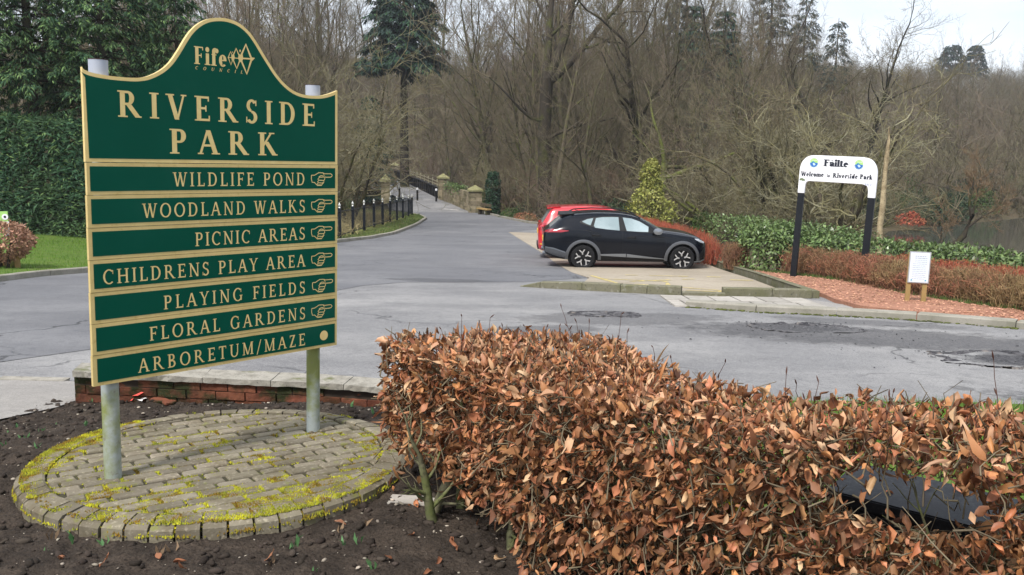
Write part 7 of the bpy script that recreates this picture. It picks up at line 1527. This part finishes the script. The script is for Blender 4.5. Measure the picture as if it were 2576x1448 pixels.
flower(1830, 1268, 3.25, 'yellow daffodil glimpsed through the lower beech hedge', .2); flower(1856, 1282, 3.3, 'second yellow daffodil just right of the first, behind the hedge', -.3)

# ------------------------------------------------------------------ bulb shoots, litter, fallen leaves
def soil_at(px, py):
    d_ = ray(px, py); t = np.linspace(2.2, 8, 3000); X_ = t * d_[0]; Y_ = t * d_[1]; Z_ = CAM_Z + t * d_[2]; i = int(np.argmax(Z_ <= soil_base(X_, Y_))); return float(X_[i]), float(Y_[i]), float(soil_z(X_[i:i + 1], Y_[i:i + 1])[0])
def shoot(px, py, h, n, label, group, seed, dead=0):
    r_ = np.random.RandomState(seed); x_, y_, z_ = soil_at(px, py); e_ = empty('bulb_shoot', (x_, y_, z_ - .008), r_.rand() * 6, label, 'plant', group); C = r_.normal(0, .009, (n, 3)) * np.array([1, 1, 0]); D = r_.normal(0, .28, (n, 3)) * np.array([1, 1, 0]) + np.array([0, 0, 1]); a = r_.uniform(0, 6.28, n)
    for k in range(n): cards('leaf', C[k:k + 1], D[k:k + 1], np.array([[math.cos(a[k]), math.sin(a[k]), 0]]), h * r_.uniform(.7, 1.1), h * .24, M['shoot_dead' if k < dead else 'shoot'], e_, .35)
FR, BK, LF = 'bulb shoots in front of the plinth', 'bulb shoots behind the plinth', 'bulb shoots left of the plinth'
for i, (px, py, h, n) in enumerate([(182, 1378, .075, 3), (262, 1378, .055, 3), (745, 1375, .075, 2), (722, 1380, .04, 2), (900, 1372, .055, 3), (868, 1375, .045, 3), (940, 1440, .06, 4), (800, 1440, .04, 2), (120, 1398, .03, 2)]): shoot(px, py, h, n, 'small green bulb shoot in the soil in front of the round plinth', FR, 500 + i)
for i, (px, py, h, n) in enumerate([(885, 1030, .06, 3), (940, 1045, .06, 3), (798, 1020, .05, 4), (535, 995, .05, 2), (690, 990, .05, 3), (748, 1000, .06, 3), (845, 1015, .06, 3), (990, 1055, .06, 3), (600, 1004, .04, 2)]): shoot(px, py, h, n, 'grey-green bulb shoot between the plinth and the brick wall', BK, 520 + i)
for i, (px, py, h, n) in enumerate([(212, 1072, .05, 4), (282, 1078, .05, 4), (228, 1018, .04, 3), (108, 1088, .05, 4), (62, 1105, .05, 3), (95, 1130, .045, 4), (6, 1125, .05, 3), (45, 1075, .045, 4), (140, 1072, .03, 2), (18, 1085, .03, 2)]): shoot(px, py, h, n, 'small bulb shoot in the dark soil left of the round plinth', LF, 540 + i)
for i, (px, py) in enumerate([(405, 1400), (425, 1395), (855, 1345), (925, 1330), (128, 1372), (690, 1430)]): shoot(px, py, .06, 3, 'withered brown shoot in the soil in front of the round plinth', 'withered shoots in front of the plinth', 560 + i, 3)
def crumple(name, label, cat, px, py, s, m, seed, sc=(1, 1, .5), loc=None):
    r_ = np.random.RandomState(seed); g = np.linspace(-1, 1, 9); X_, Y_ = np.meshgrid(g, g); Z_ = (pnoise(X_ + 3, Y_ + 3, seed, 1.6, 3) - .4) * 1.6 + np.abs(X_) * .25; V = np.stack([X_ * sc[0], Y_ * sc[1], Z_ * sc[2]], -1).reshape(-1, 3) * s; i_ = np.arange(81).reshape(9, 9); F = np.stack([i_[:-1, :-1], i_[:-1, 1:], i_[1:, 1:], i_[1:, :-1]], -1).reshape(-1, 4); x_, y_, z_ = soil_at(px, py) if loc is None else loc
    e_ = empty(name, (x_, y_, z_ + s * sc[2] * .45), r_.rand() * 6, label, cat); mesh_np('sheet', V, F, m, e_); return e_, s
e_, s = crumple('litter_wrapper', 'crumpled white, red and gold wrapper on the soil by the brick wall', 'litter', 352, 1013, .055, M['tissue'], 4, (1.3, .7, .55))
mb = MB(); mb.poly([(-.075, -.02, .055), (-.03, -.035, .075), (-.02, .01, .085), (-.07, .02, .06)]); mb.build('gold_corner', M['wrapper_gold'], e_); mb = MB(); mb.poly([(-.02, -.05, .03), (.05, -.055, .045), (.06, -.01, .06), (.0, -.01, .06)]); mb.poly([(-.05, -.06, -.01), (-.01, -.06, .0), (-.01, -.03, .03), (-.045, -.03, .025)]); mb.build('red_print', M['wrapper_red'], e_)
crumple('paper_scrap', 'small crumpled white paper on the soil right of the wrapper', 'litter', 568, 1008, .03, M['tissue'], 6, (1.1, .6, 1.0))
for i, (px, py, lab) in enumerate(((402, 1015, 'broken flake of red brick beside the wrapper'), (426, 1017, 'second red brick flake lying right of the first'))):
    x_, y_, z_ = soil_at(px, py); mb = MB(); mb.prismz([(-.07, -.02), (-.02, -.04), (.06, -.02), (.07, .02), (.0, .04), (-.05, .03)], 0, .02); o = mb.build('brick_flake', M['brick_red'], None, bevel=.004); o.location = (x_, y_, z_); o.rotation_euler = (.2, .15, i * 1.3); tag(o, lab, 'brick flake')
for i, (px, py) in enumerate([(842, 1325), (1040, 1365), (470, 1445), (436, 1425), (402, 1420), (1085, 1440), (665, 1425), (160, 1430), (985, 1410), (250, 1440), (1150, 1400), (1110, 1415)]):
    x_, y_, z_ = soil_at(px, py); e1 = beech_leaves('fallen_leaf', np.zeros((1, 3)), np.array([[math.cos(i * 2.1), math.sin(i * 2.1), .1]]), np.array([[.1, .1, 1.]]), np.array([.055]), np.array([.032]), M['beech_b'], None, 700 + i); e1.location = (x_, y_, z_ + .012); tag(e1, 'dry brown beech leaf lying on the dark soil', 'leaf', 'fallen leaves on the soil')
o = None
mb = MB(); x_, y_, z_ = soil_at(1015, 1268); mb.box((-.07, -.05, -.05), (.16, .05, .012)); o = mb.build('stone_slab', M['slab'], None, bevel=.005); o.location = (x_, y_, z_); o.rotation_euler = (0, 0, -.1); tag(o, 'small flat stone between the plinth and the beech hedge stems', 'stone')

# ------------------------------------------------------------------ thin spring haze over the valley
HZ = bpy.data.materials.new('haze'); HZ.use_nodes = True; t_ = HZ.node_tree; t_.nodes.remove(t_.nodes['Principled BSDF']); pv = t_.nodes.new('ShaderNodeVolumePrincipled'); pv.inputs['Color'].default_value = (.90, .93, 1.0, 1); pv.inputs['Density'].default_value = .0004; pv.inputs['Anisotropy'].default_value = .2
t_.links.new(pv.outputs[0], t_.nodes['Material Output'].inputs['Volume']); mb = MB(); mb.box((-140, -12, -14), (270, 430, 62)); o = mb.build('haze', HZ); tag(o, kind='stuff')
